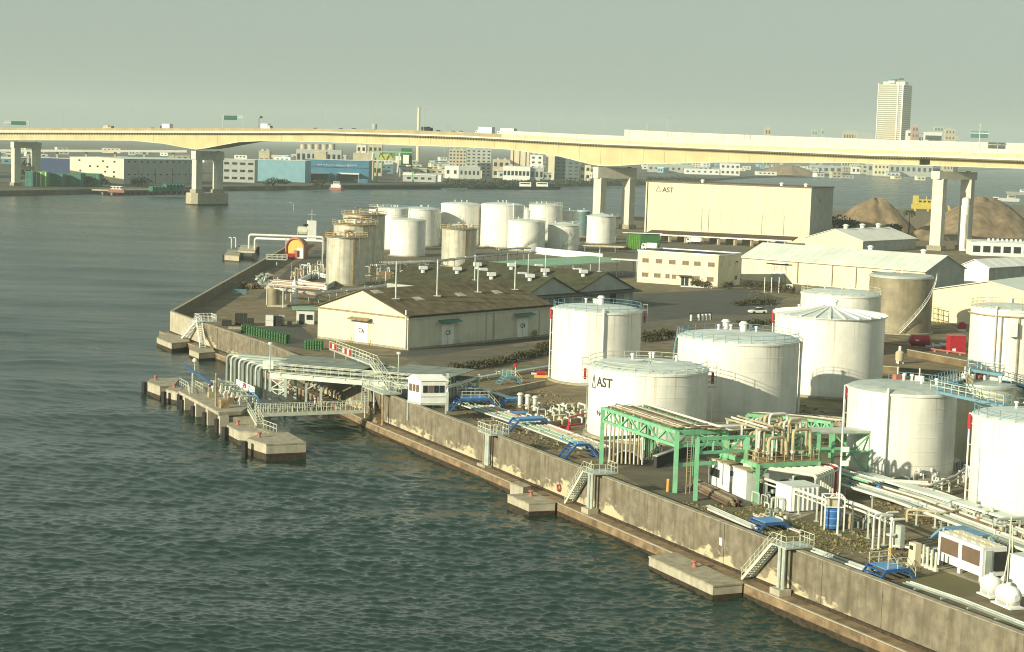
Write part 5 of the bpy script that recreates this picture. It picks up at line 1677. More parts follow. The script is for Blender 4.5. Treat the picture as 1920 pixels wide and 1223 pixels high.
# --- the big windowless store with lettering
u_, v_ = V(-.906, .423), V(.423, .906)
c0 = at(1517, 457)
t = T('warehouse', 'huge windowless cream store with black lettering in front of the river', 'warehouse', c0)
zb = up(c0, 353.5)
lu = 76.0
A, Bq, Cq, D = c0, c0 + u_ * lu, c0 + u_ * lu + v_ * 36, c0 + v_ * 36
M().prism([x[:2] for x in (A, Bq, Cq, D)], G - .3, zb - .01).build('wall', greywall, t)
np_ = 19
fn = -v_
for k in range(np_):                                        # cladding panels of the front
    for lv_ in range(2):
        s0, s1 = lu * k / np_ + .03, lu * (k + 1) / np_ - .03
        zz0, zz1 = G + (zb - G) * lv_ / 2 + .02, G + (zb - G) * (lv_ + 1) / 2 - .02
        M().beam(Z(A + u_ * s0 + fn * .10, (zz0 + zz1) / 2), Z(A + u_ * s1 + fn * .10, (zz0 + zz1) / 2), .18, zz1 - zz0).build('cladding_panel', cladding, t)
M().prism([x[:2] for x in (A - u_ * .4 + fn * .4, Bq + u_ * .4 + fn * .4, Cq + u_ * .4, D - u_ * .4)], zb, zb + .5).build('roof', mat('roof_edge_brown', (.16, .13, .09), .7), t)
for px in (1318, 1331, 1430, 1470):
    q = A + u_ * (lu * (1517 - px) / 308) + fn * .3
    M().tube([Z(q, G + 3), Z(q, G + (zb - G) * (.48 if px > 1331 else .55))], .14, 6).build('downpipe', greywall, t)
M().tube([Z(Bq - u_ * .9 + fn * .35, G), Z(Bq - u_ * .9 + fn * .35, zb)], .2, 6).build('downpipe', dark, t)
for px in (1310, 1457, 1501):
    q = A + u_ * (lu * (1517 - px) / 308) + v_ * 5
    M().cyl(Z(q, zb + .4), .7, 1.0, 10).cyl(Z(q, zb + 1.4), 1.1, .5, 10, .6).build('roof_vent', white2, t, True)
s = lu * (1517 - 1252) / 308
lettering('AST', 3.1, Z(A + u_ * s + fn * .22, up(A, 368.0)), -u_, V(0, 0, 1), t, bold=.04)
q = Z(A + u_ * (lu * (1517 - 1233.5) / 308) + fn * .26, up(A, 366.5))
b = M()
tr = [q - u_ * -1.1 + V(0, 0, -1.0), q - u_ * 1.1 + V(0, 0, -1.0), q + V(0, 0, 1.2)]
for i in range(3): b.beam(tr[i], tr[(i + 1) % 3], .05, .16)
b.build('emblem', ink, t)
lettering('AST', 2.6, Z(A + v_ * 14 + u_ * -.25, up(A, 379)), v_, V(0, 0, 1), t, m=mat('faded_lettering', (.24, .25, .23), .7), bold=.02)
# --- canopy with columns before it
c0 = at(1484, 466); w = at(1206, 452) - c0
un = w.normalized(); nn = V(-un.y, un.x); nn = nn if nn.y > 0 else -nn
t = T('loading_canopy', 'long dark loading canopy on tan columns in front of the windowless store', 'canopy', c0)
zc = up(c0, 452)
L = w.length
M().slab(Z(c0, zc), Z(c0 + nn * 13, zc + 1.2), Z(c0 + w + nn * 13, zc + 1.2), Z(c0 + w, zc), .35).build('roof', mat('rust_brown_canopy', (.10, .06, .035), .8, var=.2, scale=.3), t)
M().beam(Z(c0, zc - .1), Z(c0 + w, zc - .1), .3, .5).build('fascia', white2, t)
for k in range(9):
    q = c0 + w * (k + .4) / 9
    M().box((q.x + nn.x, q.y + nn.y, (G + zc) / 2 - .1), (1.0, 1.0, zc - G - .2), .4).build('column', tan, t)
for k in range(8):
    q = c0 + w * (k + .93) / 9 + nn * 9
    M().beam(Z(q - un * 2.2, G + 1.9), Z(q + un * 2.2, G + 1.9), .2, 3.6).build('back_panel', cream, t)
# --- long mint roofed warehouse
def px_hall(label, c0p, vpx, uto, eave, ridge, wl, wr, rm, over=.5, flip=False, group=None):
    c0 = at(*c0p); v = at(*vpx) - c0
    vn = v.normalized(); un = V(-vn.y, vn.x)
    ref = at(*uto) - c0
    if un.dot(ref) < 0: un = -un
    s = 2.0
    tgt = uto[0]
    sg = 1 if tgt > c0p[0] else -1
    while (pr(c0 + un * s)[0] - tgt) * sg < 0 and s < 70: s += .2
    return hall('warehouse', label, 'warehouse', c0, un * s, v, up(c0, eave), None, ridge, wl, wr, rm, over, group)
HL = px_hall('long cream warehouse with a mint green sheet roof behind the tanks', (1733, 554), (1389, 524), (1806, 540), 509, 480, greywall, cream, roofgr)
t, A, un, vn, lu, lv, ze, zr = HL
for k in range(1, 22):
    M().beam(roof_pt(HL, lv * k / 22, .0), roof_pt(HL, lv * k / 22, .99), .12, .06).build('roof_seam', roofgr, t)
hw = ze - G
on_l = lambda s, z, o=.06: Z(A + vn * s - un * o, G + z)
def find_l(px):
    s = 0
    while pr(A + vn * s)[0] > px and s < lv: s += .1
    return s
M().beam(on_l(0, hw - .2), on_l(lv, hw - .2), .4, .3).build('gutter', rust, t)
for px in (1460, 1660):
    s = find_l(px)
    M().beam(on_l(s - 2.6, 2.6), on_l(s + 2.6, 2.6), .12, 5.0).build('sliding_door', sheetd, t)
    M().beam(on_l(s - 4.5, 5.6, .2), on_l(s + 4.5, 5.6, .2), .3, .25).build('door_rail', dark, t)
    M().beam(on_l(s - 3, 5.9, .9), on_l(s + 3, 5.9, .9), 1.6, .15).build('canopy', white2, t)
    for k in range(4):
        M().beam(on_l(s - 2.5 + 1.2 * k, 3.4 - .6 * (k % 2), .14), on_l(s - 1.6 + 1.2 * k, 3.4 - .6 * (k % 2), .14), .06, .8).build('door_panel', white2, t)
for px in (1495, 1560, 1605, 1690):
    M().tube([on_l(find_l(px), .3, .2), on_l(find_l(px), hw - .4, .2)], .14, 6).build('downpipe', rust, t)
for px in (1590, 1690):
    s = find_l(px)
    q = Z(A + vn * s + un * lu / 2, zr + .2)
    M().cyl(q, .7, .8, 10).cyl(Z(q, q.z + .8), 1.1, .5, 10, .5).build('roof_vent', white2, t, True)
HM = px_hall('cream hall with bright white roof left of the right bridge pier', (1617, 473), (1717, 467), (1510, 465), 452.5, 430, cladding, greywall, roofwh)
for k in range(3):
    q = Z(HM[1] + HM[2] * HM[4] / 2 + HM[3] * HM[5] * (.2 + .3 * k), HM[7] + .1)
    M().cyl(q, .9, 1.2, 10).cyl(Z(q, q.z + 1.2), 1.5, .6, 10, .6).build('roof_vent', white2, HM[0], True)
HK = px_hall('white roofed shed with grey shaded doors at the right picture edge', (1853, 530), (2010, 519), (1800, 519), 502, 487, white2, greywall, roofwh)  # grey of the right wall and doors has their shade painted in
t, A, un, vn, lu, lv, ze, zr = HK
for k in range(3):
    s = lv * (.06 + .32 * k)
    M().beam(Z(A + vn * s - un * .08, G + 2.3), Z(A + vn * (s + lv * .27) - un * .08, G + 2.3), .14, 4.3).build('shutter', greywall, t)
for k in range(1, 9): M().beam(roof_pt(HK, lv * k / 9, .0), roof_pt(HK, lv * k / 9, .98), .15, .07).build('roof_seam', white2, t)
HN = px_hall('cream gable fronted hall behind the upper right tank', (1968, 622), (2060, 604), (1738, 605), 562, 528, cladding, greywall, roofgr, .5)
t, q4, zt = block('office_building', 'low white office with window bays near the right bridge pier', 'building', 1823, 1990, 456, 482, white2, roofw, 14, z0=G, yaw=-.1)
a, b, c, d = q4
wins(t, a, b, G + .6, zt - .8, 1, 9, .72, .62, m=glass, nrm=V(-.1, -1))
for k in range(14):
    q = a.lerp(d, .3) + (b - a) * (.2 + .05 * k)
    M().box((q.x, q.y, zt + .8), (.7, .7, 1.0)).build('roof_unit', white2, t)
# small brick-red boxes, green containers, vehicles behind
t, q4, zt = block('container', 'dark green container with bright green ribbed end left of the loading canopy', 'container', 1176, 1236, 439, 469, greend, greend, 6, z0=G)
a, b, c, d = q4
for k in range(7):
    q = a.lerp(b, .05 + .055 * k) + V(0, -.12)
    M().beam(Z(q, G + .1), Z(q, zt - .2), .5, .12).build('rib', greenl, t)
M().beam(Z(a + V(-2, -.3), zt + .3), Z(b + V(1, -.3), zt + .3), .6, .3).build('top_rail', white2, t)
def park(t, px, py, rz, z=G):
    t.location = at(px, py, z); t.rotation_euler = (0, 0, rz)
park(make_car('white car parked on the yard road left of the ribbed tank', carw), 1420, 588, R(200))
park(make_car('dark car parked under the left end of the green pipe frame', card), 1180, 868, R(-10))
park(make_car('red car parked by the green container', red), 1170, 468, R(15))
park(make_truck('white lorry at the left end of the loading canopy', white2, white2, 6, 1.9), 1218, 470, R(160))
park(make_truck('white lorry on the roadway below the far office', white2, white2, 6, 1.8, cat='truck'), 1300, 458, R(170))
park(make_car('white car half hidden by the warehouse posts', carw), 1120, 540, R(20))
# green flat canopy beside the office and its pipe frame
c0, a0 = at(1192, 517), at(975, 534)
t = T('flat_canopy', 'broad mint green canopy roof on posts left of the office', 'canopy', c0)
zc = up(c0, 488)
w = a0 - c0; n_ = V(-w.y, w.x).normalized(); n_ = n_ if n_.y > 0 else -n_
M().slab(Z(c0, zc), Z(c0 + n_ * 17, zc + .3), Z(c0 + w + n_ * 17, zc + .3), Z(c0 + w, zc), .3).build('roof', canopyg, t)
M().beam(Z(c0, zc - .15), Z(c0 + w, zc - .15), .2, .4).build('fascia', raily, t)
for k in range(7):
    for j in (.3, 16):
        q = c0 + w * (k + .1) / 6.3 + n_ * j
        M().tube([Z(q, G), Z(q, zc - .3)], .18, 6).build('post', galv, t)
c0, a0 = at(1130, 489), at(1005, 476)
t = T('bund_wall', 'low white wall behind the green canopy', 'wall', c0)
M().beam(Z(c0, G + 1.1), Z(a0, G + 1.1), .4, 2.4).build('wall', white2, t)
M().beam(Z(c0, G + 2.36), Z(a0, G + 2.36), .5, .1).build('coping', roofw, t)
# sand heaps
def heap(label, px, base, half, top, seed, m=sand, sq=.8):
    p = at(px, base)
    r = half * mpp(p); c = p + V(0, r * sq)
    h = up(p + V(0, r * sq), top) - G
    rg_ = random.Random(seed)
    ph = [rg_.uniform(0, 6.28) for _ in range(6)]
    n, k = 48, 14
    vs = [(c.x, c.y, G + h)]
    for i in range(1, k + 1):
        f = i / k
        for j in range(n):
            a = 2 * math.pi * j / n
            w = 1 + .10 * math.sin(2 * a + ph[0]) + .06 * math.sin(5 * a + ph[1]) + .03 * math.sin(9 * a + ph[2])
            z = h * (1.082 - math.sqrt(f * f + .17)) / (1.082 - .4123) * (1 + .05 * math.sin(3 * a + ph[3] + f * 4)) + .25 * math.sin(11 * a + f * 17 + ph[4]) * f * (1 - f) * 4
            vs.append((c.x + r * f * w * math.cos(a), c.y + r * sq * f * w * math.sin(a), G + max(-.1, z) - (.1 if i == k else 0)))
    fs = [(0, 1 + j, 1 + (j + 1) % n) for j in range(n)]
    fs += [(1 + (i - 1) * n + j, 1 + i * n + j, 1 + i * n + (j + 1) % n, 1 + (i - 1) * n + (j + 1) % n) for i in range(1, k) for j in range(n)]
    m_ = M(); m_.add(vs, fs)
    o = m_.build('sand_heap', m, None, True)
    return tag(o, label, 'sand heap', 'sand heaps by the river')
heap('rounded brown sand heap right of the windowless store', 1652, 436, 80, 372, 1)
heap('long brown sand heap behind the right bridge pier', 1874, 446, 126, 371, 2, sq=1.0)
hp = heap('distant brown sand heap on the far right bank', 1484, 329, 56, 308, 3)
hp2 = heap('low sand heap at the foot of the rounded one', 1745, 452, 42, 424, 4)
# trees by the store
for lab, px, y, h, w, s in (('dark bushy tree right of the windowless store', 1575, 437, 8.5, 9, 11), ('second dark tree beside the sand heap', 1597, 438, 7, 8, 12), ('small dark bush left of the palm tree', 1668, 439, 4.5, 6, 13), ('round dark bush next to the palm', 1684, 440, 5, 6, 14)):
    tree(lab, at(px, y), h, w, 300, .8, seed=s)
p = at(1703, 440)
t = T('palm_tree', 'slim palm tree in front of the sand heaps', 'tree', p)
zt = up(p, 399)
M().tube([p, Z(p + V(.3, 0), (p.z + zt) / 2), Z(p, zt)], [.45, .32, .28], 7).build('trunk', bark, t)
for k in range(14):
    a = k * 2 * math.pi / 14; l_ = 3.2
    pts = [Z(p, zt), Z(p + V(math.cos(a), math.sin(a)) * l_ * .55, zt + 1.1 - .5 * (k % 2)), Z(p + V(math.cos(a), math.sin(a)) * l_, zt - .6 - (k % 3) * .8)]
    m = M()
    for x, y in zip(pts, pts[1:]): m.beam(x, y, .7, .12)
    m.build('frond', leafg, t)
# yellow dredger behind the pier, excavator, pale silo
p = at(1728, 396)
k = mpp(p)
t = T('dredger', 'yellow loading machine by the water left of the right pier', 'machine', p)
M().box((p.x, p.y, G + 3.2), (36 * k, 6, 3.2)).build('hull', yel, t)
M().box((p.x + 2, p.y, G + 6.6), (24 * k, 5, 3.6)).build('house', yel, t)
M().box((p.x - 12 * k, p.y, G + 8.0), (9 * k, 4, 6)).build('cab', yel, t)
M().beam((p.x - 14 * k, p.y - 3, G), (p.x - 14 * k, p.y - 3, G + 2), 1.2).beam((p.x + 10 * k, p.y - 3, G), (p.x + 10 * k, p.y - 3, G + 2), 1.2).build('leg', yel, t)
for j in range(4): M().box((p.x - 2 + j * 1.6 * 2, p.y - 2.6, G + 7), (1.8, .2, 1.2)).build('window', glass, t)
M().tube([(p.x + 3, p.y, G + 8.3), (p.x + 3, p.y, G + 10.5)], .3, 6).build('exhaust', yel, t)
p = at(1792, 428)
t = T('excavator', 'yellow excavator with raised arm between the right pier columns', 'excavator', p)
k = mpp(p)
for s in (-1, 1): M().box((p.x + 2, p.y + s * 1.2, G + .55), (4.2, .7, 1.0)).build('track', dark, t)
M().box((p.x + 2.4, p.y, G + 2.0), (3.6, 2.6, 1.5)).build('body', yel, t)
M().box((p.x + 1.2, p.y - .8, G + 3.2), (1.5, 1.1, 1.5)).build('cab', yel, t)
za, zb2 = up(p, 386), up(p, 400)
M().beam((p.x + .5, p.y, G + 2.5), (p.x - 27 * k * .62, p.y, za), .7).build('boom', yel, t)
M().beam((p.x - 27 * k * .62, p.y, za), (p.x - 23 * k * .62, p.y, zb2), .6).build('stick', yel, t)
M().box((p.x - 23 * k * .62, p.y, zb2 - .6), (1.3, 1.1, 1.3)).build('bucket', dark, t)
p = at(1806, 470)
t = T('silo', 'tall pale round topped silo leaning close to the right pier column', 'silo', p)
k = mpp(p); zt = up(p, 370)
r_ = 8.2 * k
M().lathe(p, [(r_, 0), (r_, zt - G - 4.2), (r_ * 1.02, zt - G - 4.1), (r_ * 1.02, zt - G - 3.7), (r_ * .92, zt - G - 3.5), (r_ * .92, zt - G - 1.2), (r_ * .7, zt - G - .3), (.01, zt - G)], 24).build('body', white2, t, True)
M().box((p.x, p.y - r_, G + 8), (.5, .3, 14)).build('seam_strip', tan, t)
# ================================================================ JETTY, TRESTLE AND THE WATERFRONT STAIRS
def concrete_block(name, label, cat, pts, z, group=None, slope=1.0, m=concl, fender=(), bollards=(), trim=True):
    q = [at(x, y, z) for x, y in pts]
    c = sum(q, Vector()) / len(q)
    t = T(name, label, cat, Z(c, 0), group)
    M().prism([x[:2] for x in q], -3, z - .12).build('body', m, t)
    M().prism([((x - c) * 1.012 + c)[:2] for x in q], z - .16, z).build('cap', conc, t)
    M().prism([((x - c) * 1.004 + c)[:2] for x in q], -2.9, .5).build('tide_band', tidec, t)
    for px, py in fender:
        p = at(px, py, .8)
        d_ = (p - Z(c, .8)).normalized() * .25
        M().tube([Z(p + d_, -.6), Z(p + d_, z - .2)], .42, 8).build('fender', black, t)
    for px, py in bollards:
        p = at(px, py, z)
        b = M().lathe(p, [(.34, 0), (.26, .12), (.18, .22), (.18, .42), (.34, .52), (.34, .66), (.01, .72)], 12)
        b.build('bollard', redp, t, True)
    return t
concrete_block('mooring_dolphin', 'nearest and largest square concrete mooring block off the jetty', 'mooring block', [(464, 822), (499.5, 833), (574, 830), (540, 810.5), (488, 813)], 1.8, 'mooring blocks of the jetty', fender=((462, 840),), bollards=((486, 820),))
concrete_block('mooring_dolphin', 'small concrete mooring block beside the jetty stairs', 'mooring block', [(426, 797), (447, 808), (497, 811), (470, 796), (432, 792)], 1.8, 'mooring blocks of the jetty', fender=((424, 812),), bollards=((446, 797),))
concrete_block('mooring_dolphin', 'farthest left concrete mooring block off the jetty', 'mooring block', [(277, 716), (282, 710), (337, 708), (326, 723), (300, 724.5)], 2.0, 'mooring blocks of the jetty', fender=((273, 728),), bollards=((292, 712),))
concrete_block('mooring_dolphin', 'narrow concrete block between the far mooring block and jetty deck', 'mooring block', [(311, 730), (334, 735), (343, 727), (322, 723)], 1.9, 'mooring blocks of the jetty', fender=((309, 745), (336, 750)), bollards=((327, 727),))
# jetty head
DZ = 3.0
jq = [at(x, y, DZ) for x, y in ((336, 733), (411, 773), (452, 771), (476, 757), (395, 716), (365, 716))]
t = T('jetty', 'concrete jetty head on square piers carrying loading gear', 'jetty', Z(jq[1], 0))
M().prism([x[:2] for x in jq], DZ - .55, DZ).build('deck', conc, t)
jd = (jq[1] - jq[0]).normalized()
jn = V(-jd.y, jd.x); jn = jn if jn.x > 0 else -jn
Lj = (jq[1] - jq[0]).length
for k in range(4):
    p = jq[0] + jd * (Lj * (.10 + .29 * k)) + jn * .8
    M().box((p.x, p.y, -.1), (1.3, 1.3, 5.2), math.atan2(jd.y, jd.x)).build('pier', concl, t)
    M().tube([Z(p - jn * .9 - jd * .2, -.8), Z(p - jn * .9 - jd * .2, 1.9)], .35, 8).build('fender', black, t)
    p2 = p + jn * 5.0 + jd * .9
    M().box((p2.x, p2.y, -.1), (1.6, 1.6, 5.2), math.atan2(jd.y, jd.x)).build('pier', concl, t)
    M().beam(Z(p + jn * .8, .9), Z(p2 - jn * .8, .9), .7, 2.6).build('cross_wall', conc, t)
M().beam(Z(jq[0] + V(0, 0, 0), DZ - .2), Z(jq[1], DZ - .2), .25, .35).build('kerb', concl, t)
J = lambda px, py, z=DZ: at(px, py, z)
m = M(); rail(m, [J(337, 722), J(352, 731), J(355, 741)], 1.1, 1.4, .045, 1); m.build('railing', raily, t)
m = M(); rail(m, [J(366, 727), J(380, 735)], 1.1, 1.4, .045, 1); m.build('railing', raily, t)
# blue beam on posts
b0, b1 = J(361, 737), J(405, 762)
t = T('beam_hoist', 'blue lifting beam on two grey posts above the jetty', 'hoist', b0)
z0_, z1_ = up(b0, 699), up(b1, 716)
M().tube([b0, Z(b0, z0_)], .16, 6).build('post', galv, t); M().tube([b1, Z(b1, up(b1, 700))], .2, 6).build('post', rust, t)
u = (b1 - b0)
M().beam(Z(b0 - u * .38, z0_ + .5), Z(b0 + u * .82, z0_ - .2), .30, .45).build('beam', mat('slate_blue_paint', (.05, .10, .19), .5), t)
q = b0 + u * .08
M().tube([Z(q, z0_), Z(q, z0_ + 1.8)], .06, 5).build('lamp_post', galv, t)
M().ball(Z(q, z0_ + 2.0), .35, 8).build('lamp', white2, t, True)
# loading gear on the deck
rg = random.Random(5)
t = T('loading_manifold', 'cluster of pale green pipes and valves on the jetty deck', 'pipework', J(425, 752))
for k in range(9):
    p = J(392 + 7.2 * k, 734 + 3.2 * k)
    h_ = rg.uniform(1.0, 1.9)
    M().tube(fillet([p, Z(p, DZ + h_), p + jn * 2.6 + V(0, 0, h_), p + jn * 2.6], .3, 3), .13, 6).build('pipe', rg.choice((raily, galv, pipew)), t)
    M().cyl(Z(p, DZ + h_ * .45), .28, .3, 8).build('valve', rg.choice((galv, redp, pipew)), t)
m = M(); rail(m, [J(405, 722), J(452, 744), J(468, 757)], 1.15, 1.2, .05, 1); m.build('railing', raily, t)
for px, py, s in ((420, 765, 1.2), (432, 757, .9), (395, 745, .8)):
    p = J(px, py); M().box((p.x, p.y, DZ + s / 2), (s, s * .8, s), .5).build('valve_box', rg.choice((rust, galv, pipey)), t)
# notice board
p = J(459, 746)
t = T('notice_board', 'white notice board with a red mark behind the jetty pipes', 'sign', p)
u = jd
a, b = J(443, 736), J(477, 752)
zt, zb_ = up(a, 711), up(a, 724)
M().slab(Z(a, zb_), Z(b, zb_), Z(b, zt), Z(a, zt), .08).build('panel', white2, t)
c = a.lerp(b, .47) - V(-u.y, u.x) * 0
nrm_ = V((b - a).y, -(b - a).x).normalized()
m = M()
for s_ in (-.45, 0, .45):
    e = c + (b - a).normalized() * s_ + nrm_ * .05
    m.tube([Z(e, zb_ + .55), Z(e + (b - a).normalized() * .12, zb_ + .75), Z(e - (b - a).normalized() * .05, zb_ + 1.0)], .07, 5)
m.tube([Z(c + (b - a).normalized() * x + nrm_ * .05, zb_ + y) for x, y in ((-.7, .6), (-.5, .38), (0, .28), (.5, .38), (.7, .6))], .07, 5)
m.build('red_mark', red, t)
for e in (a, b): M().tube([e, Z(e, zt)], .06, 5).build('post', galv, t)
# flight of steps generic
def stairs(name, label, p0, p1, width, side, steps, landing=None, mt=raily, group=None, tread=None, cat='stairs', post=None, flip=False):
    """steps from p0 (low) to p1 (high); side = horizontal unit vector across the flight"""
    t = T(name, label, cat, p0, group)
    w = side * (width / 2)
    run = V((p1 - p0).x, (p1 - p0).y)
    st = None
    tl = run.length / steps
    for k in range(steps):
        q = p0.lerp(p1, (k + .5) / steps)
        if st is None:
            st = M().box((q.x, q.y, q.z), (max(.24, tl * .85), width, .06), math.atan2(run.y, run.x)).build('step', tread or galv, t); q0 = q
        else:
            c = st.copy(); C.objects.link(c); c.location = st.location + (q - q0)
    for s_ in (-1, 1):
        M().beam(p0 + w * s_ - V(0, 0, .05), p1 + w * s_ - V(0, 0, .05), .08, .30).build('stringer', mt, t)
        m = M(); rail(m, [p0 + w * s_, p1 + w * s_], 1.05, .95, .035, 1); m.build('handrail', mt, t)
    if landing:
        q = [Vector(x) for x in landing]
        M().prism([x[:2] for x in q], q[0].z - .14, q[0].z).build('landing', galv, t)
        m = M(); rail(m, q[1:] if not flip else q, 1.05, .7, .035, 1); m.build('landing_rail', mt, t)
    if post:
        b_, zt_ = post
        for d_ in (-.35, .35):
            e = b_ + wdir * d_
            M().tube([e, Z(e, zt_)], .20, 8).build('column', galv, t)
        M().box((b_.x, b_.y, b_.z + .25), (1.6, 1.3, .6), math.atan2(wdir.y, wdir.x)).build('footing', concl, t)
    return t
def wall_at(px):
    """point of the wall's outer top edge in column px"""
    for a, b in zip(WP, WP[1:]):
        xa, xb = pr(a)[0], pr(b)[0]
        if xa <= px <= xb and pr(b)[1] > 590:
            lo, hi = 0.0, 1.0
            for _ in range(30):
                mid = (lo + hi) / 2
                if pr(a.lerp(b, mid))[0] < px: lo = mid
                else: hi = mid
            return a.lerp(b, lo)
ww = wdir; wi = winl
def wall_stairs(label, px_land, px_foot, steps, px_post, colm=galv):
    zl = WT + .35
    L = wall_at(px_land) - wi * .75
    f = wall_at(px_land - 8)
    s = 0.0
    base = Z(L, 1.3)
    while pr(base - ww * s)[0] > px_foot and s < 20: s += .05
    foot = base - ww * s
    top = Z(L, zl)
    lo = [top + wi * .5, top - wi * .5, top - wi * .5 + ww * 2.2, top + wi * 3.2 + ww * 2.2, top + wi * 3.2]
    return stairs('quay_stairs', label, foot, top, 1.0, wi, steps, landing=[top + wi * .5, top - wi * .5, top - wi * .5 + ww * 2.3, top + wi * 2.6 + ww * 2.3, top + wi * 2.6], post=(Z(L + ww * 1.3 - wi * .2, 1.3), zl - .1)), top
wall_stairs('white railed steel stairs climbing the flood wall by the long low mooring block', 1468, 1399, 15, 1487)
wall_stairs('steel stairs over the flood wall in front of the green pipe frame', 1112, 1066, 14, 1122)
# railed platform on the wall without stairs
L = wall_at(912)
zl = WT + .3
t = T('wall_platform', 'small railed steel platform on posts against the flood wall', 'platform', Z(L, 1.3))
q = [Z(L - wi * 1.1 - ww * .2, zl), Z(L - wi * 1.1 + ww * 3.6, zl), Z(L + wi * 1.4 + ww * 3.6, zl), Z(L + wi * 1.4 - ww * .2, zl)]
M().prism([x[:2] for x in q], zl - .2, zl).build('deck', galv, t)
m = M(); rail(m, q, 1.1, .8, .045, 1, True); m.build('railing', raily, t)
for k, s_ in enumerate((.9, 1.6, 2.2)):
    e = L - wi * .7 + ww * s_
    M().tube([Z(e, 1.25), Z(e, zl - .2)], (.12, .22, .2)[k], 8).build('column', rust if k == 0 else galv, t)
M().box((*(L - wi * .7 + ww * 1.2)[:2], 1.45), (2.4, 1.0, .35), math.atan2(ww.y, ww.x)).build('footing', conc, t)
for k in range(3):
    e = L + ww * (.8 + k) + wi * .2
    M().tube(fillet([Z(e, zl), Z(e, zl + .9), Z(e + wi * .8, zl + .9)], .2), .1, 6).build('hose_reel_pipe', (redp, galv, pipey)[k], t)
# low mooring blocks along the wall
concrete_block('quay_platform', 'long low concrete landing with a red bollard at the foot of the wall', 'landing stage', [(1217, 1043), (1337, 1098), (1392, 1093), (1268, 1036)], 1.45, 'low blocks along the quay', bollards=((1302, 1063),))
concrete_block('quay_platform', 'short concrete landing with red bollard below the green frame stairs', 'landing stage', [(952, 927), (992, 944), (1041, 942), (1003, 924)], 1.45, 'low blocks along the quay', bollards=((996, 930),))
concrete_block('quay_platform', 'small raised concrete step behind the short landing', 'landing stage', [(957, 905), (981, 914), (996, 911), (972, 902)], 2.0, 'low blocks along the quay')
concrete_block('quay_platform', 'left concrete block in the water below the wall corner', 'landing stage', [(294, 633), (322, 644), (356, 640), (352, 633), (312, 624)], 1.6, 'blocks at the wall corner')
concrete_block('quay_platform', 'right concrete block in the water below the corner stairs', 'landing stage', [(355, 655), (373, 662), (403, 660), (398, 651), (368, 648)], 1.6, 'blocks at the wall corner')
# life ring / white plate on the wall
p = wall_at(1352) - wi * .08
t = T('wall_plate', 'small white plate fixed to the flood wall above the long landing', 'sign', Z(p, 4))
M().beam(Z(p, 3.6), Z(p + ww * .45, 3.6), .06, .75).build('plate', white2, t)
M().tube([Z(p + ww * .22, 3.2), Z(p + ww * .22, 4.0)], .03, 5).build('bracket', galv, t)
p = wall_at(1052) - wi * .2
t = T('life_ring', 'red life ring hanging on the flood wall left of the middle stairs', 'life ring', Z(p, 2.3))
m = M()
ring = [Z(p, 2.3) + ww * (.38 * math.cos(a)) + V(0, 0, .38 * math.sin(a)) for a in [2 * math.pi * k / 14 for k in range(15)]]
m.tube(ring, .09, 6, False); m.build('ring', red, t)
M().box((p.x, p.y, 2.75), (.15, .15, .1)).build('hook', galv, t)
# corner stairs: a pair of flights meeting over the wall
tp = at(372, 601, WT + .4)
for lab, px, py in (('left flight of the white stairs over the wall corner', 345, 634), ('right flight of the white stairs over the wall corner', 380, 652)):
    f = at(px, py, 1.7)
    dr = V((tp - f).x, (tp - f).y).normalized()
    stairs('quay_stairs', lab, f, tp, 1.0, V(-dr.y, dr.x), 13, group='corner stairs', mt=white2)
t = T('wall_platform', 'white railed landing on top of the wall corner', 'platform', tp)
q = [tp + wi * -.3 + ww * -1.5, tp + wi * -.3 + ww * 2.2, tp + wi * 3 + ww * 2.2, tp + wi * 3 - ww * 1.5]
M().prism([x[:2] for x in q], tp.z - .15, tp.z).build('deck', galv, t)
m = M(); rail(m, q, 1.2, .8, .05, 1, True); m.build('railing', white2, t)

# ---- gangway from jetty to the wall
g0, g1 = at(482, 774, 3.2), at(680, 767, 3.2)
t = T('gangway', 'long railed footbridge from the jetty to the flood wall', 'footbridge', g0)
gd = (g1 - g0).normalized(); gn = V(-gd.y, gd.x)
M().prism([x[:2] for x in (g0 - gn * .6, g1 - gn * .6, g1 + gn * .6, g0 + gn * .6)], 3.0, 3.2).build('deck', conc, t)
for s_ in (-.65, .65):
    M().beam(Z(g0 + gn * s_, 2.95), Z(g1 + gn * s_, 2.95), .16, .5).build('girder', raily, t)
    n_ = 22
    for k in (1.15, .62): M().tube([Z(g0 + gn * s_, 3.2 + k), Z(g1 + gn * s_, 3.2 + k)], .045, 5).build('rail', raily, t)
    po = None
    for k in range(n_ + 1):
        e = g0.lerp(g1, k / n_) + gn * s_
        if po is None: po = M().tube([Z(e, 3.2), Z(e, 4.35)], .05, 5).build('post', raily, t); e0 = e
        else:
            c = po.copy(); C.objects.link(c); c.location = e - e0
for k in range(40):
    if rg.random() < .55:
        e = g0.lerp(g1, (k + .3) / 40) + gn * .4
        M().beam(Z(e, 3.22), Z(e, 3.22 + rg.uniform(.3, .9)), .12).build('cable_tray_piece', rg.choice((redp, galv, pipey, dark)), t)
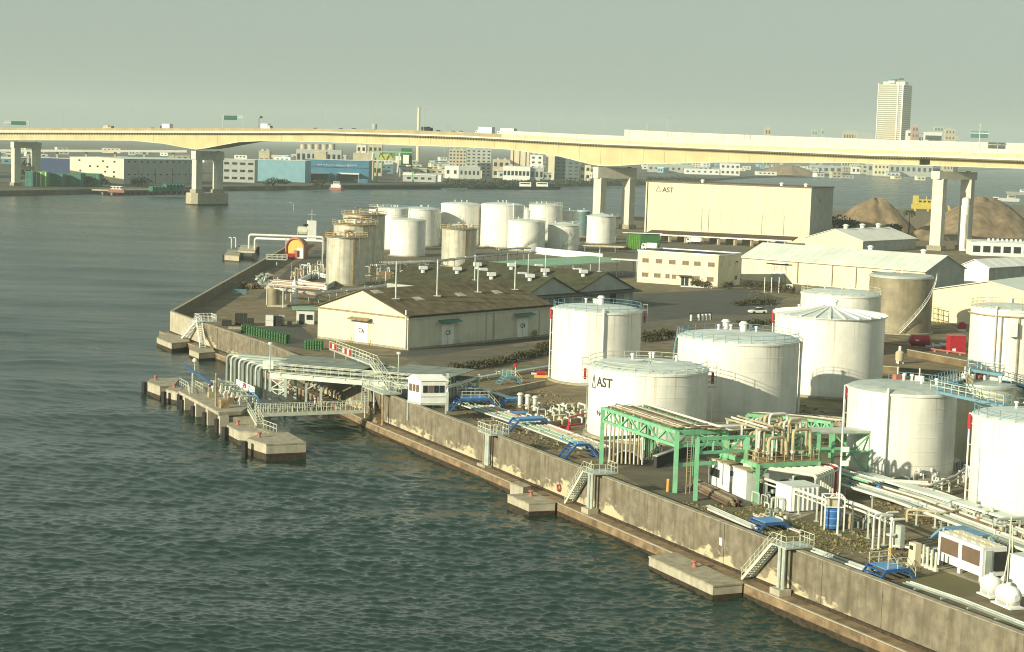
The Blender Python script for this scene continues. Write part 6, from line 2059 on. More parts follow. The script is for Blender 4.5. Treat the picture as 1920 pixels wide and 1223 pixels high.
# person crossing the footbridge
def person(label, loc, face, shirt, trousers):
    t = T('person', label, 'person', loc)
    me = bpy.data.meshes.new('body')
    J_ = [(0, 0, .95), (0, 0, 1.15), (0, .01, 1.36), (0, .02, 1.48), (0, .03, 1.62), (0, .02, 1.74),
          (.10, 0, .90), (.12, .10, .50), (.12, .02, .08), (.12, .14, .04), (-.10, 0, .90), (-.12, -.06, .50), (-.12, -.20, .10), (-.12, -.08, .04),
          (.19, .01, 1.38), (.25, -.06, 1.12), (.24, .08, .88), (-.19, .01, 1.38), (-.25, .10, 1.12), (-.23, .24, .92)]
    E_ = [(0, 1), (1, 2), (2, 3), (3, 4), (4, 5), (0, 6), (6, 7), (7, 8), (8, 9), (0, 10), (10, 11), (11, 12), (12, 13), (2, 14), (14, 15), (15, 16), (2, 17), (17, 18), (18, 19)]
    rad = [.14, .13, .15, .06, .10, .08, .10, .07, .045, .04, .10, .07, .045, .04, .07, .05, .035, .07, .05, .035]
    me.from_pydata(J_, E_, [])
    o = bpy.data.objects.new('body', me)
    C.objects.link(o)
    sk = o.modifiers.new('skin', 'SKIN')
    for i, v in enumerate(me.skin_vertices[0].data):
        v.radius = (rad[i], rad[i]); v.use_root = (i == 0)
    o.modifiers.new('sub', 'SUBSURF').levels = 1
    dg = bpy.context.evaluated_depsgraph_get()
    bm_ = bpy.data.meshes.new_from_object(o.evaluated_get(dg))
    bpy.data.objects.remove(o)
    bm_.materials.clear()
    for m_ in (shirt, trousers, skin, dark): bm_.materials.append(m_)
    for p in bm_.polygons:
        z = p.center.z; ax = abs(p.center.x)
        p.material_index = 2 if z > 1.5 or (ax > .2 and z < .98) else (0 if z > .93 else (3 if z < .09 else 1))
        p.use_smooth = True
    b = bpy.data.objects.new('body', bm_); C.objects.link(b); b.parent = t
    M().lathe((loc[0], loc[1] + .02, loc[2] + 1.70), [(.125, 0), (.13, .04), (.09, .13), (.01, .15)], 12).build('helmet', white2, t, True)
    t.rotation_euler = (0, 0, face)
    return t
e = g0.lerp(g1, .54)
person('person in pale workwear and white helmet walking on the footbridge', Z(e, 3.205), R(-70), cloth, cloth2)

# ---- trestle with the bundle of big pipes
A0, B0 = at(506, 749, 2.6), at(840, 771, G)
zA = up(A0, 697)
ax = V((B0 - A0).x, (B0 - A0).y).normalized()
an = V(-ax.y, ax.x); an = an if an.y > 0 else -an
LT = V((B0 - A0).x, (B0 - A0).y).length
t = T('pipe_trestle', 'broad trestle of grey pipes with railed walkway from jetty to land', 'pipe bridge', A0)
ZT = zA
for off_, nm in ((0, 'girder'), (12.2, 'girder')):
    M().beam(Z(A0 + an * off_, ZT - .45), Z(A0 + ax * LT + an * off_, ZT - .45), .35, .85).build(nm, galv, t)
M().prism([x[:2] for x in (A0 - an * .55, A0 + ax * LT - an * .55, A0 + ax * LT + an * .75, A0 + an * .75)], ZT, ZT + .1).build('walkway', galv, t)
for s_ in (-.5, .7):
    m = M(); rail(m, [Z(A0 + an * s_, ZT + .1), Z(A0 + ax * LT + an * s_, ZT + .1)], 1.15, 1.9, .05, 1); m.build('railing', raily, t)
for k in range(9):
    o_ = 1.4 + k * 1.32
    lp = 488 - 61 * k / 8
    s = 0.0
    while pr(Z(A0 + an * o_ - ax * s, ZT + .5))[0] > lp and s < 30: s += .05
    a = A0 + an * o_ - ax * s
    b = A0 + an * o_ + ax * (LT - 1.5 - .3 * k)
    rr = .22 if k % 2 else .27
    M().tube(fillet([Z(a, 2.2), Z(a, ZT + .42), Z(b, ZT + .42), Z(b, G + .8)], .9, 5), rr, 12).build('pipe', (pipeg, galv)[k % 2], t, True)
    M().tube(fillet([Z(a + ax * .75 + an * .5, 2.2), Z(a + ax * .75 + an * .5, ZT + .4), Z(b + an * .62, ZT + .4)], .7, 4), .17, 10).build('pipe', (galv, pipeg, pipew)[k % 3], t, True)
covm = mat('grey_cover_plate', (0.22, 0.255, 0.22), 0.7, var=0.12, scale=0.5, stain=(0.15, 0.15, 0.11), stain_amt=0.5)
for j, (f0, f1) in enumerate(((.01, .47), (.58, .97))):          # flat cover plates over the pipes
    nc = 4
    for k in range(nc):
        s0, s1 = LT * (f0 + (f1 - f0) * k / nc) + .04, LT * (f0 + (f1 - f0) * (k + 1) / nc) - .04
        for o0, o1 in ((1.1, 5.0), (5.08, 9.0), (9.08, 13.2)):
            sh = -.42 * (o0 - 1) if j == 0 else 0
            pts = [A0 + ax * (s0 + sh * (k == 0)) + an * o0, A0 + ax * s1 + an * o0, A0 + ax * s1 + an * o1, A0 + ax * (s0 + sh * (k == 0)) + an * o1]
            M().prism([x[:2] for x in pts], ZT + .86, ZT + .96).build('cover_plate', covm, t)
for k in range(6):
    q = A0 + ax * (LT * (.06 + k * .185))
    M().beam(Z(q - an * .3, ZT - .2), Z(q + an * 12.6, ZT - .2), .3, .4).build('cross_beam', galv, t)
# legs: braced tower on the jetty, posts on land
for o_ in (0, 3.2, 12.0):
    for s_ in (.0, 2.6):
        q = A0 + an * o_ + ax * s_
        M().beam(Z(q, -2), Z(q, ZT - .8), .4).build('leg', galv, t)
    m = M()
    q0, q1 = A0 + an * o_, A0 + an * o_ + ax * 2.6
    for k in range(2):
        z0_, z1_ = 2.6 + k * (ZT - 3.6) / 2, 2.6 + (k + 1) * (ZT - 3.6) / 2
        m.beam(Z(q0, z0_), Z(q1, z1_), .16); m.beam(Z(q1, z0_), Z(q0, z1_), .16); m.beam(Z(q0, z1_), Z(q1, z1_), .2)
    m.build('bracing', galv, t)
for o_ in (0, 12.0):
    for s_ in (LT - .2, LT - 9.5):
        q = A0 + an * o_ + ax * s_
        M().beam(Z(q, G - .1), Z(q, ZT - .8), .45).build('leg', galv, t)
M().beam(Z(A0 + ax * (LT - .2) , ZT + .4), Z(A0 + ax * (LT - .2), ZT + 1.9), .35).build('end_post', galv, t)
q = Z(A0 - ax * .4, ZT + .4); M().box((q.x, q.y, q.z + .6), (1.6, .15, 1.3), .1).build('end_plate', white2, t)
for px in (509, 748):
    s = 0.0
    while pr(Z(A0 + ax * s, ZT))[0] < px and s < 60: s += .1
    q = A0 + ax * s - an * .5
    M().tube([Z(q, ZT), Z(q, ZT + 4.2)], .09, 6).build('lamp_post', galv, t)
    M().cyl(Z(q, ZT + 4.2), .3, .3, 8).build('lamp', white2, t)
# raised cross-over walkway with panels, and stairs down to the wall
zc = ZT + 1.6
c0_, c1_ = at(624, 653, zc), at(700, 682, zc)
t = T('crossover_walkway', 'raised railed walkway with red and white panels crossing the big pipes', 'walkway', c1_)
cd_ = (c1_ - c0_).normalized(); cn_ = V(-cd_.y, cd_.x)
M().prism([x[:2] for x in (c0_ - cn_ * .6, c1_ - cn_ * .6, c1_ + cn_ * .6, c0_ + cn_ * .6)], zc - .25, zc).build('deck', galv, t)
for s_ in (-.6, .6):
    m = M(); rail(m, [c0_ + cn_ * s_, c1_ + cn_ * s_], 1.15, 1.7, .05, 1); m.build('railing', raily, t)
Lc = (c1_ - c0_).length
nf_ = -cn_ if cn_.y > 0 else cn_
for s0, n_ in ((.04, 3), (.36, 4)):
    for k in range(n_):
        e = c0_.lerp(c1_, s0 + .055 * k) + nf_ * .68
        M().beam(Z(e, zc + .55), Z(e + cd_ * Lc * .038, zc + .55), .05, .8).build('panel', red if (k % 2 == 0) == (s0 < .2) else white2, t)
    M().beam(Z(c0_.lerp(c1_, s0 - .02) + nf_ * .64, zc + .55), Z(c0_.lerp(c1_, s0 + .055 * n_) + nf_ * .64, zc + .55), .03, 1.0).build('panel_backing', redp, t)
for f in (.05, .35, .65, .95):
    e = c0_.lerp(c1_, f)
    M().tube([Z(e, G if f < .2 else ZT), Z(e, zc - .2)], .1, 6).build('leg', galv, t)
ld = at(735, 731, WT + .5)
dr = V((ld - c1_).x, (ld - c1_).y).normalized()
stairs('trestle_stairs', 'steep pale stairs down from the cross-over walkway to the wall landing', Z(ld, ld.z), Z(c1_, zc), 1.1, V(-dr.y, dr.x), 15, tread=galv)
w0 = wall_at(700) - wi * .2
t = T('wall_platform', 'railed landing over the flood wall beside the white control cabin', 'platform', Z(w0, WT + .3))
zl = WT + .4
q = [Z(w0 - wi * 1.2 - ww * 1, zl), Z(w0 - wi * 1.2 + ww * 7.5, zl), Z(w0 + wi * 1.6 + ww * 7.5, zl), Z(w0 + wi * 1.6 - ww * 1, zl)]
M().prism([x[:2] for x in q], zl - .2, zl).build('deck', galv, t)
m = M(); rail(m, q, 1.1, .9, .045, 1, True); m.build('railing', raily, t)
for s_ in (0, 3.5, 7):
    e = w0 - wi * 1.0 + ww * s_
    M().tube([Z(e, 1.2), Z(e, zl - .1)], .16, 6).build('column', rust if s_ == 7 else galv, t)
f = Z(g1 + gd * .3, 3.2)
tpp = Z(w0 - wi * .7 - ww * .8, zl)
dr = V((tpp - f).x, (tpp - f).y).normalized()
stairs('quay_stairs', 'short stairs from the footbridge up to the wall landing', f, tpp, 1.0, V(-dr.y, dr.x), 10)
# concrete steps down the wall foot
b = wall_at(716) - wi * .1
t = T('concrete_steps', 'worn concrete steps at the wall foot below the landing', 'steps', Z(b, 1.2))
for k in range(7):
    q = b - wi * (.55) + ww * (-2.2 + k * .55)
    M().box((q.x, q.y, 1.2 + (7 - k) * .19), (.56, 1.1, (7 - k) * .38), math.atan2(ww.y, ww.x)).build('step', ledgec, t)
# jetty stairs down to the small block
f, tp2 = at(488, 797, 1.85), at(471, 768, DZ + .1)
dr = V((tp2 - f).x, (tp2 - f).y).normalized()
stairs('jetty_stairs', 'white steps down from the jetty deck to the mooring blocks', f, tp2, 1.0, V(-dr.y, dr.x), 7, mt=raily)
a, b = at(488, 803, 1.85), at(512, 812, 1.85)
t = T('catwalk', 'railed catwalk linking the two nearest mooring blocks', 'walkway', a)
cn_ = V(-(b - a).y, (b - a).x).normalized() * .5
M().prism([x[:2] for x in (a - cn_, b - cn_, b + cn_, a + cn_)], 1.7, 1.85).build('deck', conc, t)
m = M(); rail(m, [a + cn_, b + cn_], 1.1, 1.0, .045, 1); m.build('railing', raily, t)
t = T('access_ladder', 'light blue stair frame beside the notice board', 'stairs', J(474, 756))
a, b = J(466, 757), J(484, 763)
for k in range(6):
    e = a.lerp(b, k / 6); M().beam(Z(e, DZ + 1.6 - k * .25), Z(e + jn * .9, DZ + 1.6 - k * .25), .3, .08).build('step', bluel, t)
m = M(); m.tube([Z(a, DZ + 2.6), Z(b, DZ + 1.2)], .05, 5); m.tube([Z(a, DZ), Z(a, DZ + 2.6)], .05, 5); m.tube([Z(b, DZ), Z(b, DZ + 1.2)], .05, 5)
m.build('frame', bluel, t)

# ---- control cabin on legs by the wall
w0 = wall_at(781)
z0_ = up(w0 + wi * .5, 756)
k_ = mpp(w0)
t = T('control_cabin', 'white control cabin on steel legs beside the flood wall', 'cabin', Z(w0, G))
ca = math.radians(-20)
cu, cv = V(math.cos(math.radians(14)), math.sin(math.radians(14))), V(-math.sin(math.radians(40)), math.cos(math.radians(40)))
c_ = w0 + wi * .6
wdt, dep, hgt = 47 * k_ / .97, 3.0, 3.1
q = [c_, c_ + cu * wdt, c_ + cu * wdt + cv * dep, c_ + cv * dep]
M().prism([x[:2] for x in q], z0_, z0_ + hgt).build('wall', white2, t)
cen = sum(q, Vector()) / 4
qr = [(x - cen) * 1.12 + cen for x in q]
M().add([Z(x, z0_ + hgt + .003) for x in qr] + [Z((qr[0] + qr[3]) / 2, z0_ + hgt + .75), Z((qr[1] + qr[2]) / 2, z0_ + hgt + .75)], [(3, 2, 1, 0), (0, 1, 5, 4), (2, 3, 4, 5), (1, 2, 5), (3, 0, 4)]).build('roof', white2, t)
fnn = V(cu.y, -cu.x)
for k in range(4):
    a = c_ + cu * (wdt * (.08 + .22 * k)) + fnn * .03
    M().beam(Z(a, z0_ + 1.95), Z(a + cu * wdt * .18, z0_ + 1.95), .08, 1.0).build('window', glass if k != 1 else brownglass, t)
ln_ = V(-cv.y, cv.x); ln_ = ln_ if ln_.x < 0 else -ln_
for k in range(3):
    a = c_ + cv * (dep * (.15 + .27 * k)) + ln_ * .03
    M().beam(Z(a, z0_ + 1.95), Z(a + cv * dep * .2, z0_ + 1.95), .08, 1.0).build('window', brownglass, t)
M().beam(Z(c_ + fnn * .05, z0_ + .9), Z(c_ + cu * wdt + fnn * .05, z0_ + .9), .06, .08).build('sill_band', galv, t)
for x in q: M().beam(Z(x, G - .2), Z(x, z0_), .22).build('leg', galv, t)
m = M(); m.beam(Z(q[0], z0_ - .15), Z(q[1], z0_ - .15), .2, .3); m.beam(Z(q[1], z0_ - .15), Z(q[2], z0_ - .15), .2, .3); m.beam(Z(q[0], z0_ - .15), Z(q[3], z0_ - .15), .2, .3)
m.build('base_frame', galv, t)
# ---- the small jetty at the upper left, with two white pipes running ashore
concrete_block('mooring_dolphin', 'small concrete dolphin with pale top at the upper left jetty', 'mooring block', [(421, 478), (448, 480), (452, 470), (428, 468)], 2.2, None, fender=((420, 484),))
t = T('jetty', 'small loading platform at the upper left with bent white pipes', 'jetty', at(460, 468, 0))
q = [at(x, y, 2.8) for x, y in ((446, 470), (478, 472), (482, 461), (452, 459))]
M().prism([x[:2] for x in q], 2.2, 2.8).build('deck', concl, t)
for x in q: M().box((x.x, x.y, 0), (1.6, 1.6, 4.6)).build('pier', dark, t)
for px, py in ((434, 466), (442, 464)):
    p = at(px, py, 2.5)
    zt = up(p, 446)
    M().tube(fillet([p, Z(p, zt), Z(p + V(-1.0, 0), zt + .1)], .6), .22, 6).build('loading_arm', pipew, t)
m = M(); rail(m, q[:3], 1.1, 1.6, .06, 1); m.build('railing', pipey, t)
t = T('pipe_bridge', 'pair of white pipes bridging from the small jetty to the dark silos', 'pipe bridge', at(474, 466, 2.8))
for k, (xl, yt) in enumerate(((467, 440), (478, 447))):
    a, b = at(xl, 466 + 2 * k, 2.8), at(606, 470 + 6 * k, G)
    za, zb_ = up(a, yt), up(b, yt + 5)
    M().tube(fillet([a, Z(a, za), Z(b, zb_), b], 1.0, 5), .42, 8).build('pipe', pipew, t, True)
for px, py in ((478, 468), (536, 474), (604, 505)):
    a = at(px, py, 2.8)
    M().beam(a, Z(a, up(a, 446)), .35).build('leg', galv, t)
a, b = at(512, 487, WT + .2), at(526, 486, WT + .2)
t = T('wall_platform', 'small railed platform on the left wall near the small jetty', 'platform', a)
M().box(((a.x + b.x) / 2, (a.y + b.y) / 2, a.z), (6, 3, .2)).build('deck', galv, t)
c_ = (a + b) / 2
m = M(); rail(m, [c_ + V(-3, -1.5, .1), c_ + V(3, -1.5, .1), c_ + V(3, 1.5, .1), c_ + V(-3, 1.5, .1)], 1.3, 1.4, .06, 1, True); m.build('railing', raily, t)
M().tube([Z(c_, G), Z(c_, a.z)], .2, 6).build('column', galv, t)
# ================================================================ PIPEWORK OF THE TERMINAL
def pipe_run(name, label, pts, n, r, gap, z, mats, sup=5.0, cat='pipework', group=None, leg=True, legm=galv, g0=G, joint=True):
    """n parallel pipes along ground points pts at height z on sleepers or legs"""
    P = [Vector(p) for p in pts]
    t = T(name, label, cat, P[0], group)
    for k in range(n):
        o_ = offs(P, (k - (n - 1) / 2) * gap)
        rr = r[k % len(r)] if isinstance(r, (list, tuple)) else r
        M().tube(fillet([Z(p, g0 + z) for p in o_], .8, 4), rr, 8).build('pipe', mats[k % len(mats)], t, True)
    wid = gap * n
    rv_ = random.Random(len(label) + n)
    rm_ = max(r) if isinstance(r, (list, tuple)) else r
    for a, b in zip(P, P[1:]):
        d_ = (b - a).normalized(); nn = V(-d_.y, d_.x)
        for k in range(n):
            for j in range(int((b - a).length / 9)):
                if rv_.random() < .5: continue
                q = Z(a.lerp(b, rv_.random()) + nn * ((k - (n - 1) / 2) * gap), g0 + z)
                if rv_.random() < .6: M().tube([q - d_ * .09, q + d_ * .09], rm_ * 1.7, 8).build('flange', galv, t)
                else:
                    M().tube([q, q + V(0, 0, rm_ + .45)], .05, 5).cyl(q + V(0, 0, rm_ + .42), .22, .05, 8).box((q.x, q.y, q.z), (.4, .4, .35), .6).build('valve', rv_.choice((galv, redp, pipey, bluel)), t)
    for a, b in zip(P, P[1:]):
        L = (b - a).length
        for i in range(max(1, int(L / sup))):
            q = a.lerp(b, (i + .5) / max(1, int(L / sup)))
            d_ = (b - a).normalized(); nn = V(-d_.y, d_.x)
            m = M()
            rm = max(r) if isinstance(r, (list, tuple)) else r
            m.beam(Z(q - nn * wid / 2, g0 + z - rm - .08), Z(q + nn * wid / 2, g0 + z - rm - .08), .16, .16)
            if leg:
                for s_ in (-.45, .45): m.beam(Z(q + nn * wid * s_, g0 - .05), Z(q + nn * wid * s_, g0 + z - rm), .16)
            m.build('support', legm, t)
    return t
pipe_run('pipe_rack', 'long row of white and green pipes lying behind the flood wall', [at(872, 762), at(1000, 806), at(1118, 851)], 8, [.12, .17, .10], .58, .7, [pipew, pipeg, raily, canopyg, galv, pipey, pinkp, pipew], 4.5)
pipe_run('pipe_rack', 'pair of long white pipes running along the road to the first tank', [at(846, 722), at(930, 708), at(1032, 692)], 3, .17, .6, .6, [pipew, galv, teal], 6)
pipe_run('pipe_rack', 'short pale pipes beside the trestle foot', [at(850, 732), at(905, 736), at(955, 754)], 2, .2, .6, .6, [pipew, galv], 4)
# blue step-overs
def stepover(label, px, py, along, w, h, L, m=blue, rails=True, nst=4, top=None):
    c = at(px, py)
    t = T('stepover', label, 'step-over', c, 'blue step-overs across the pipes')
    a = along.normalized(); n = V(-a.y, a.x)
    zt = G + h
    M().slab(Z(c - a * L / 2 - n * w / 2, zt), Z(c + a * L / 2 - n * w / 2, zt), Z(c + a * L / 2 + n * w / 2, zt), Z(c - a * L / 2 + n * w / 2, zt), .10).build('platform', top or bluel, t)
    for s_ in (-1, 1):
        M().beam(Z(c - a * L / 2 + n * w / 2 * s_, zt - .18), Z(c + a * L / 2 + n * w / 2 * s_, zt - .18), .08, .32).build('side_plate', m, t)
        for k in range(nst):
            f = (k + .7) / nst
            e = c + a * s_ * (L / 2 + h * .85 * f)
            M().beam(Z(e - n * w / 2, zt - h * f), Z(e + n * w / 2, zt - h * f), .34, .07).build('step', m, t)
        for j in (-1, 1):
            M().beam(Z(c + a * s_ * L / 2 + n * w / 2 * j, zt - .05), Z(c + a * s_ * (L / 2 + h * .9) + n * w / 2 * j, G), .08, .25).build('stringer', m, t)
        if rails:
            mm = M(); e0 = c - a * L / 2 + n * w / 2 * s_; e1 = c + a * L / 2 + n * w / 2 * s_
            e2 = c + a * (L / 2 + h * .9) + n * w / 2 * s_
            rail(mm, [Z(e0, zt), Z(e1, zt), Z(e2, G)], 1.0, 1.2, .045, 1); mm.build('railing', raily, t)
    return t
acr = wi
stepover('large blue step-over platform with railing at the trestle foot', 886, 768, wi + ww * .2, 3.2, 1.9, 4.0, nst=5)
stepover('blue step-over bridging the pipe row behind the small wall platform', 992, 806, wi, 2.0, 1.7, 3.8, rails=False)
stepover('small blue step-over near the sand patch left of the first tank', 962, 762, wi, 1.8, 1.3, 2.4, rails=False, nst=3)
stepover('blue stair platform at the end of the pipe row left of the green frame', 1086, 858, wi, 1.8, 1.9, 1.6, nst=5)
stepover('low blue cover among the valve cluster', 975, 786, ww, 2.0, 1.0, 2.2, rails=False, nst=2)
stepover('light blue step-over just behind the wall left of the long stairs', 1440, 992, wi, 2.6, 1.0, 2.2, rails=False, nst=3)
stepover('light blue step-over behind the wall right of the long stairs', 1664, 1082, wi, 2.8, 1.1, 2.2, rails=True, nst=3)
stepover('blue grey step-over between the valve pit and first tank', 954, 720, wi, 1.6, 1.3, 1.6, rails=True, nst=3, m=railb, top=railb)
# valve cluster with pumps
rg = random.Random(31)
t = T('valve_manifold', 'dense cluster of valves and short pipes in front of the lettered tank', 'pipework', at(1050, 785))
for k in range(30):
    px = 985 + (k % 10) * 12.5 + rg.uniform(-4, 4); py = 764 + (k // 10) * 13 + (px - 985) * .06 + rg.uniform(-3, 3)
    p = at(px, py)
    h_ = rg.uniform(.5, 1.3)
    d_ = (ww if k % 3 else wi) * rg.uniform(1.0, 2.2)
    M().tube(fillet([p, Z(p, G + h_), Z(p + d_, G + h_), p + d_], .22, 3), rg.uniform(.09, .17), 6).build('pipe', rg.choice((pipew, pipew, galv, pipey, raily)), t)
    if k % 2: M().cyl(Z(p + d_ * .5, G + h_ - .1), .26, .5, 8).build('valve', rg.choice((pipew, galv, pipey)), t)
p0, p1 = at(1010, 803), at(1112, 790)
M().beam(Z(p0, G + .35), Z(p1, G + .35), .25, .8).build('kerb', conc, t)
for k in range(3):
    p = at(975 + k * 14, 764 + k * 3)
    M().cyl(p, .35, 1.9, 10).cyl(Z(p, G + 1.9), .55, .3, 10, .3).build('vent_stack', pipew, t, True)
p0, p1 = at(924, 744), at(1022, 723)
t = T('bund_wall', 'low dark kerb wall across the sand patch', 'wall', p0)
M().beam(Z(p0, G + .4), Z(p1, G + .4), .35, .9).build('wall', conc, t)
M().beam(Z(p0, G + .88), Z(p1, G + .88), .42, .06).build('coping', concl, t)
p = at(1066, 806)
t = T('fire_main', 'red fire pipe with hydrant beside the lettered tank', 'hydrant', p)
M().tube(fillet([p, Z(p, G + 1.7), Z(at(1100, 797), G + 1.7)], .3), .12, 6).build('pipe', red, t)
M().tube([Z(at(1048, 806), G + .4), Z(at(1092, 800), G + .4)], .14, 6).build('main', red, t)
M().cyl(p, .3, .5, 8).build('hydrant', red, t)
p = at(966, 708)
t = T('sign_post', 'red topped hydrant post beside the pipes left of the first tank', 'post', p)
M().tube([p, Z(p, G + 1.9)], .06, 6).build('post', white2, t); M().cyl(Z(p, G + 1.8), .3, .5, 10).build('red_box', red, t)
p = at(948, 712)
t = T('equipment_box', 'teal equipment box in the pipe yard', 'cabinet', p)
M().box((p.x, p.y, G + .7), (1.6, 1.2, 1.4)).build('body', teal, t); M().box((p.x, p.y, G + 1.45), (1.8, 1.4, .1)).build('lid', railb, t)
p = at(1016, 708)
t = T('pump', 'orange and red pump unit at the first tank', 'pump', p)
M().box((p.x, p.y, G + .2), (2.6, 1.0, .4)).build('base', orange, t); M().tube([(p.x - .9, p.y, G + .75), (p.x + .6, p.y, G + .75)], .38, 8).build('motor', red, t)
M().tube([(p.x - 1.8, p.y, G + .6), (p.x - .9, p.y, G + .6)], .2, 6).build('inlet', pipew, t)

# ---- green pipe bridge
a_, b_, c_, e_ = at(1127, 870), at(1265, 924), at(1333, 910), at(1187, 864)
gd = V((b_ - a_).x, (b_ - a_).y).normalized(); gi = V(-gd.y, gd.x); gi = gi if gi.x > 0 else -gi
LG = V((b_ - a_).x, (b_ - a_).y).length
WG = max(4.0, (c_ - b_).dot(gi))
zt = up(a_, 764)
t = T('pipe_bridge', 'green lattice pipe bridge spanning the quay road in front of the lettered tank', 'pipe bridge', a_)
P = lambda s, o_, z: Z(a_ + gd * s + gi * o_, z)
for s in (0, LG):
    for o_ in (0, WG):
        M().beam(P(s, o_, G - .05), P(s, o_, zt), .50, .50).build('column', green, t)
    M().beam(P(s, 0, G + 3.2), P(s, WG, G + 3.2), .3, .4).build('cross_beam', green, t)
    M().beam(P(s, 0, zt - .2), P(s, WG, zt - .2), .35, .45).build('cross_beam', green, t)
TD_ = 1.55
def truss(par, f, L, z1, dep, n, mt=green, w=.22):
    M().beam(f(0, z1), f(L, z1), .34, .38).build('chord', mt, par)
    M().beam(f(0, z1 - dep), f(L, z1 - dep), .30, .34).build('chord', mt, par)
    for k in range(n):
        s0, s1 = L * k / n, L * (k + 1) / n
        M().beam(f(s0, z1 if k % 2 else z1 - dep), f(s1, z1 - dep if k % 2 else z1), w, w).build('diagonal', mt, par)
        if k: M().beam(f(s0, z1 - dep), f(s0, z1), w * .9, w * .9).build('vertical', mt, par)
for o_ in (0, WG):
    truss(t, lambda s, z, o_=o_: P(s, o_, z), LG, zt - .1, TD_, 8)
for k in range(9): M().beam(P(LG * k / 8, 0, zt - .1), P(LG * k / 8, WG, zt - .1), .2, .25).build('cross_beam', green, t)
# second leg of the L: from b inland
LI = 16.0
zi = zt - .1
Q = lambda s, z, o_=0.0: Z(b_ + gi * (WG * .0 + s) - gd * o_, z)
for o_ in (0, -4.6):
    truss(t, lambda s, z, o_=o_: Q(s, z, o_), LI, zi, TD_, 8)
for o_ in (0, -4.6):
    for s in (WG, LI):
        M().beam(Q(s, G - .05, o_), Q(s, zi, o_), .55, .55).build('column', green, t)
M().beam(Q(0, G, -4.6), Q(0, zi, -4.6), .45, .45).build('column', green, t)
# the brown pipes on top, turning the corner
for k in range(13):
    o_ = .3 + k * (WG - .6) / 12
    r_ = (.07, .12, .09, .06, .14)[k % 5]
    z_ = zt + .18 + r_ + (.3 if k in (2, 5, 9) else 0)
    pts = [P(.6 + .12 * k, o_, G + .6), P(.6 + .12 * k, o_, z_), P(LG + .4 + (k - 6) * .34, o_, z_), Z(b_ + gi * LI + gd * (.4 + (k - 6) * .34), z_)]
    M().tube(fillet(pts, .45, 4), r_, 8).build('pipe', (pipebr, pipey, insul, pipew, pipebr, galv)[k % 6], t, True)
for k in range(9):                                            # riser bundle beside the first column pair
    q = P(1.0 + .28 * k, .6 + k * .42, 0)
    M().tube([Z(q, G + .3), Z(q, zt + .1)], .13, 6).build('riser_pipe', pipey if k % 2 else pipew, t, True)
for k in range(2):                                            # ladder hoops by the near column
    q = P(LG + 1.2 + k * 1.3, 1.0, 0)
    m = M()
    for s_ in (-.25, .25): m.tube([Z(q + gi * s_, G + (2.4 if k else 0)), Z(q + gi * s_, zt - 1.0)], .05, 4)
    for j in range(14): m.tube([Z(q - gi * .25, G + 2.6 + j * .3), Z(q + gi * .25, G + 2.6 + j * .3)], .03, 4)
    m.build('ladder', pipey if k == 0 else green, t)
p = at(1252, 922)
tb = T('bollard', 'yellow marker bollard beside the near green column', 'bollard', p)
M().tube([p, Z(p, G + 1.4)], .17, 8).build('post', orange, tb); M().ball(Z(p, G + 1.4), .17, 8, .5).build('cap', orange, tb)
# shed roofed road kerb and dark bund wall behind the bridge
p0, p1 = at(1228, 878), at(1336, 838)
t = T('bund_wall', 'dark bund wall behind the green pipe bridge', 'wall', p0)
M().beam(Z(p0, G + .7), Z(p1, G + .7), .4, 1.5).build('wall', dark, t)
M().beam(Z(p0, G + 1.5), Z(p1, G + 1.5), .6, .12).build('coping', galv, t)
# pump platform
f0, fl, fr = at(1418, 942), at(1350, 912), at(1486, 928)
fl = f0 - gd * (f0 - fl).length * .98
t = T('pump_platform', 'raised green pump platform crowded with cream pipes and valves', 'platform', f0)
LP, WP_ = (f0 - fl).length, 8.0
zp = up(f0, 868)
B = lambda s, o_, z: Z(f0 - gd * s + gi * o_, z)
M().prism([x[:2] for x in (B(0, 0, 0), B(LP, 0, 0), B(LP, WP_, 0), B(0, WP_, 0))], zp - .12, zp).build('deck', rust, t)
for o_ in (0, WP_):
    M().beam(B(-.1, o_, zp - .35), B(LP + .1, o_, zp - .35), .3, .5).build('beam', green, t)
for s in (0, LP):
    M().beam(B(s, 0, zp - .35), B(s, WP_, zp - .35), .3, .5).build('beam', green, t)
    for o_ in (0, WP_):
        M().beam(B(s, o_, G - .05), B(s, o_, zp - .2), .42).build('column', green, t)
        for d_ in (1, -1):
            if 0 <= s + d_ * 1.4 <= LP + .1: M().beam(B(s, o_, zp - 2.0), B(s + d_ * 1.4, o_, zp - .5), .2).build('brace', green, t)
        M().beam(B(s, o_, zp - 2.0), B(s, o_ + (1.4 if o_ == 0 else -1.4), zp - .5), .2).build('brace', green, t)
m = M(); rail(m, [B(LP, 0, zp), B(0, 0, zp), B(0, WP_, zp), B(LP, WP_, zp)], 1.15, 1.2, .05, 1, True); m.build('railing', pipey, t)
for k in range(9):                                            # vertical cream pipes with bends at the top
    s = .5 + k * (LP - 1.0) / 8
    for o_ in (1.6, 4.8):
        h_ = 2.6 + .35 * ((k * 7) % 4) + (.8 if o_ > 4 else 0)
        M().tube(fillet([B(s, o_, zp), B(s, o_, zp + h_), B(s + (.0 if k % 2 else .3), o_ + 2.4, zp + h_), B(s, o_ + 2.4, zp + .6)], .55, 4), .16 if k % 3 else .2, 8).build('pipe', pipey if (k + int(o_)) % 3 else pipew, t, True)
        M().cyl(B(s, o_, zp + .8), .30, .35, 8).build('valve', rg.choice((pipey, pipew, redp)), t)
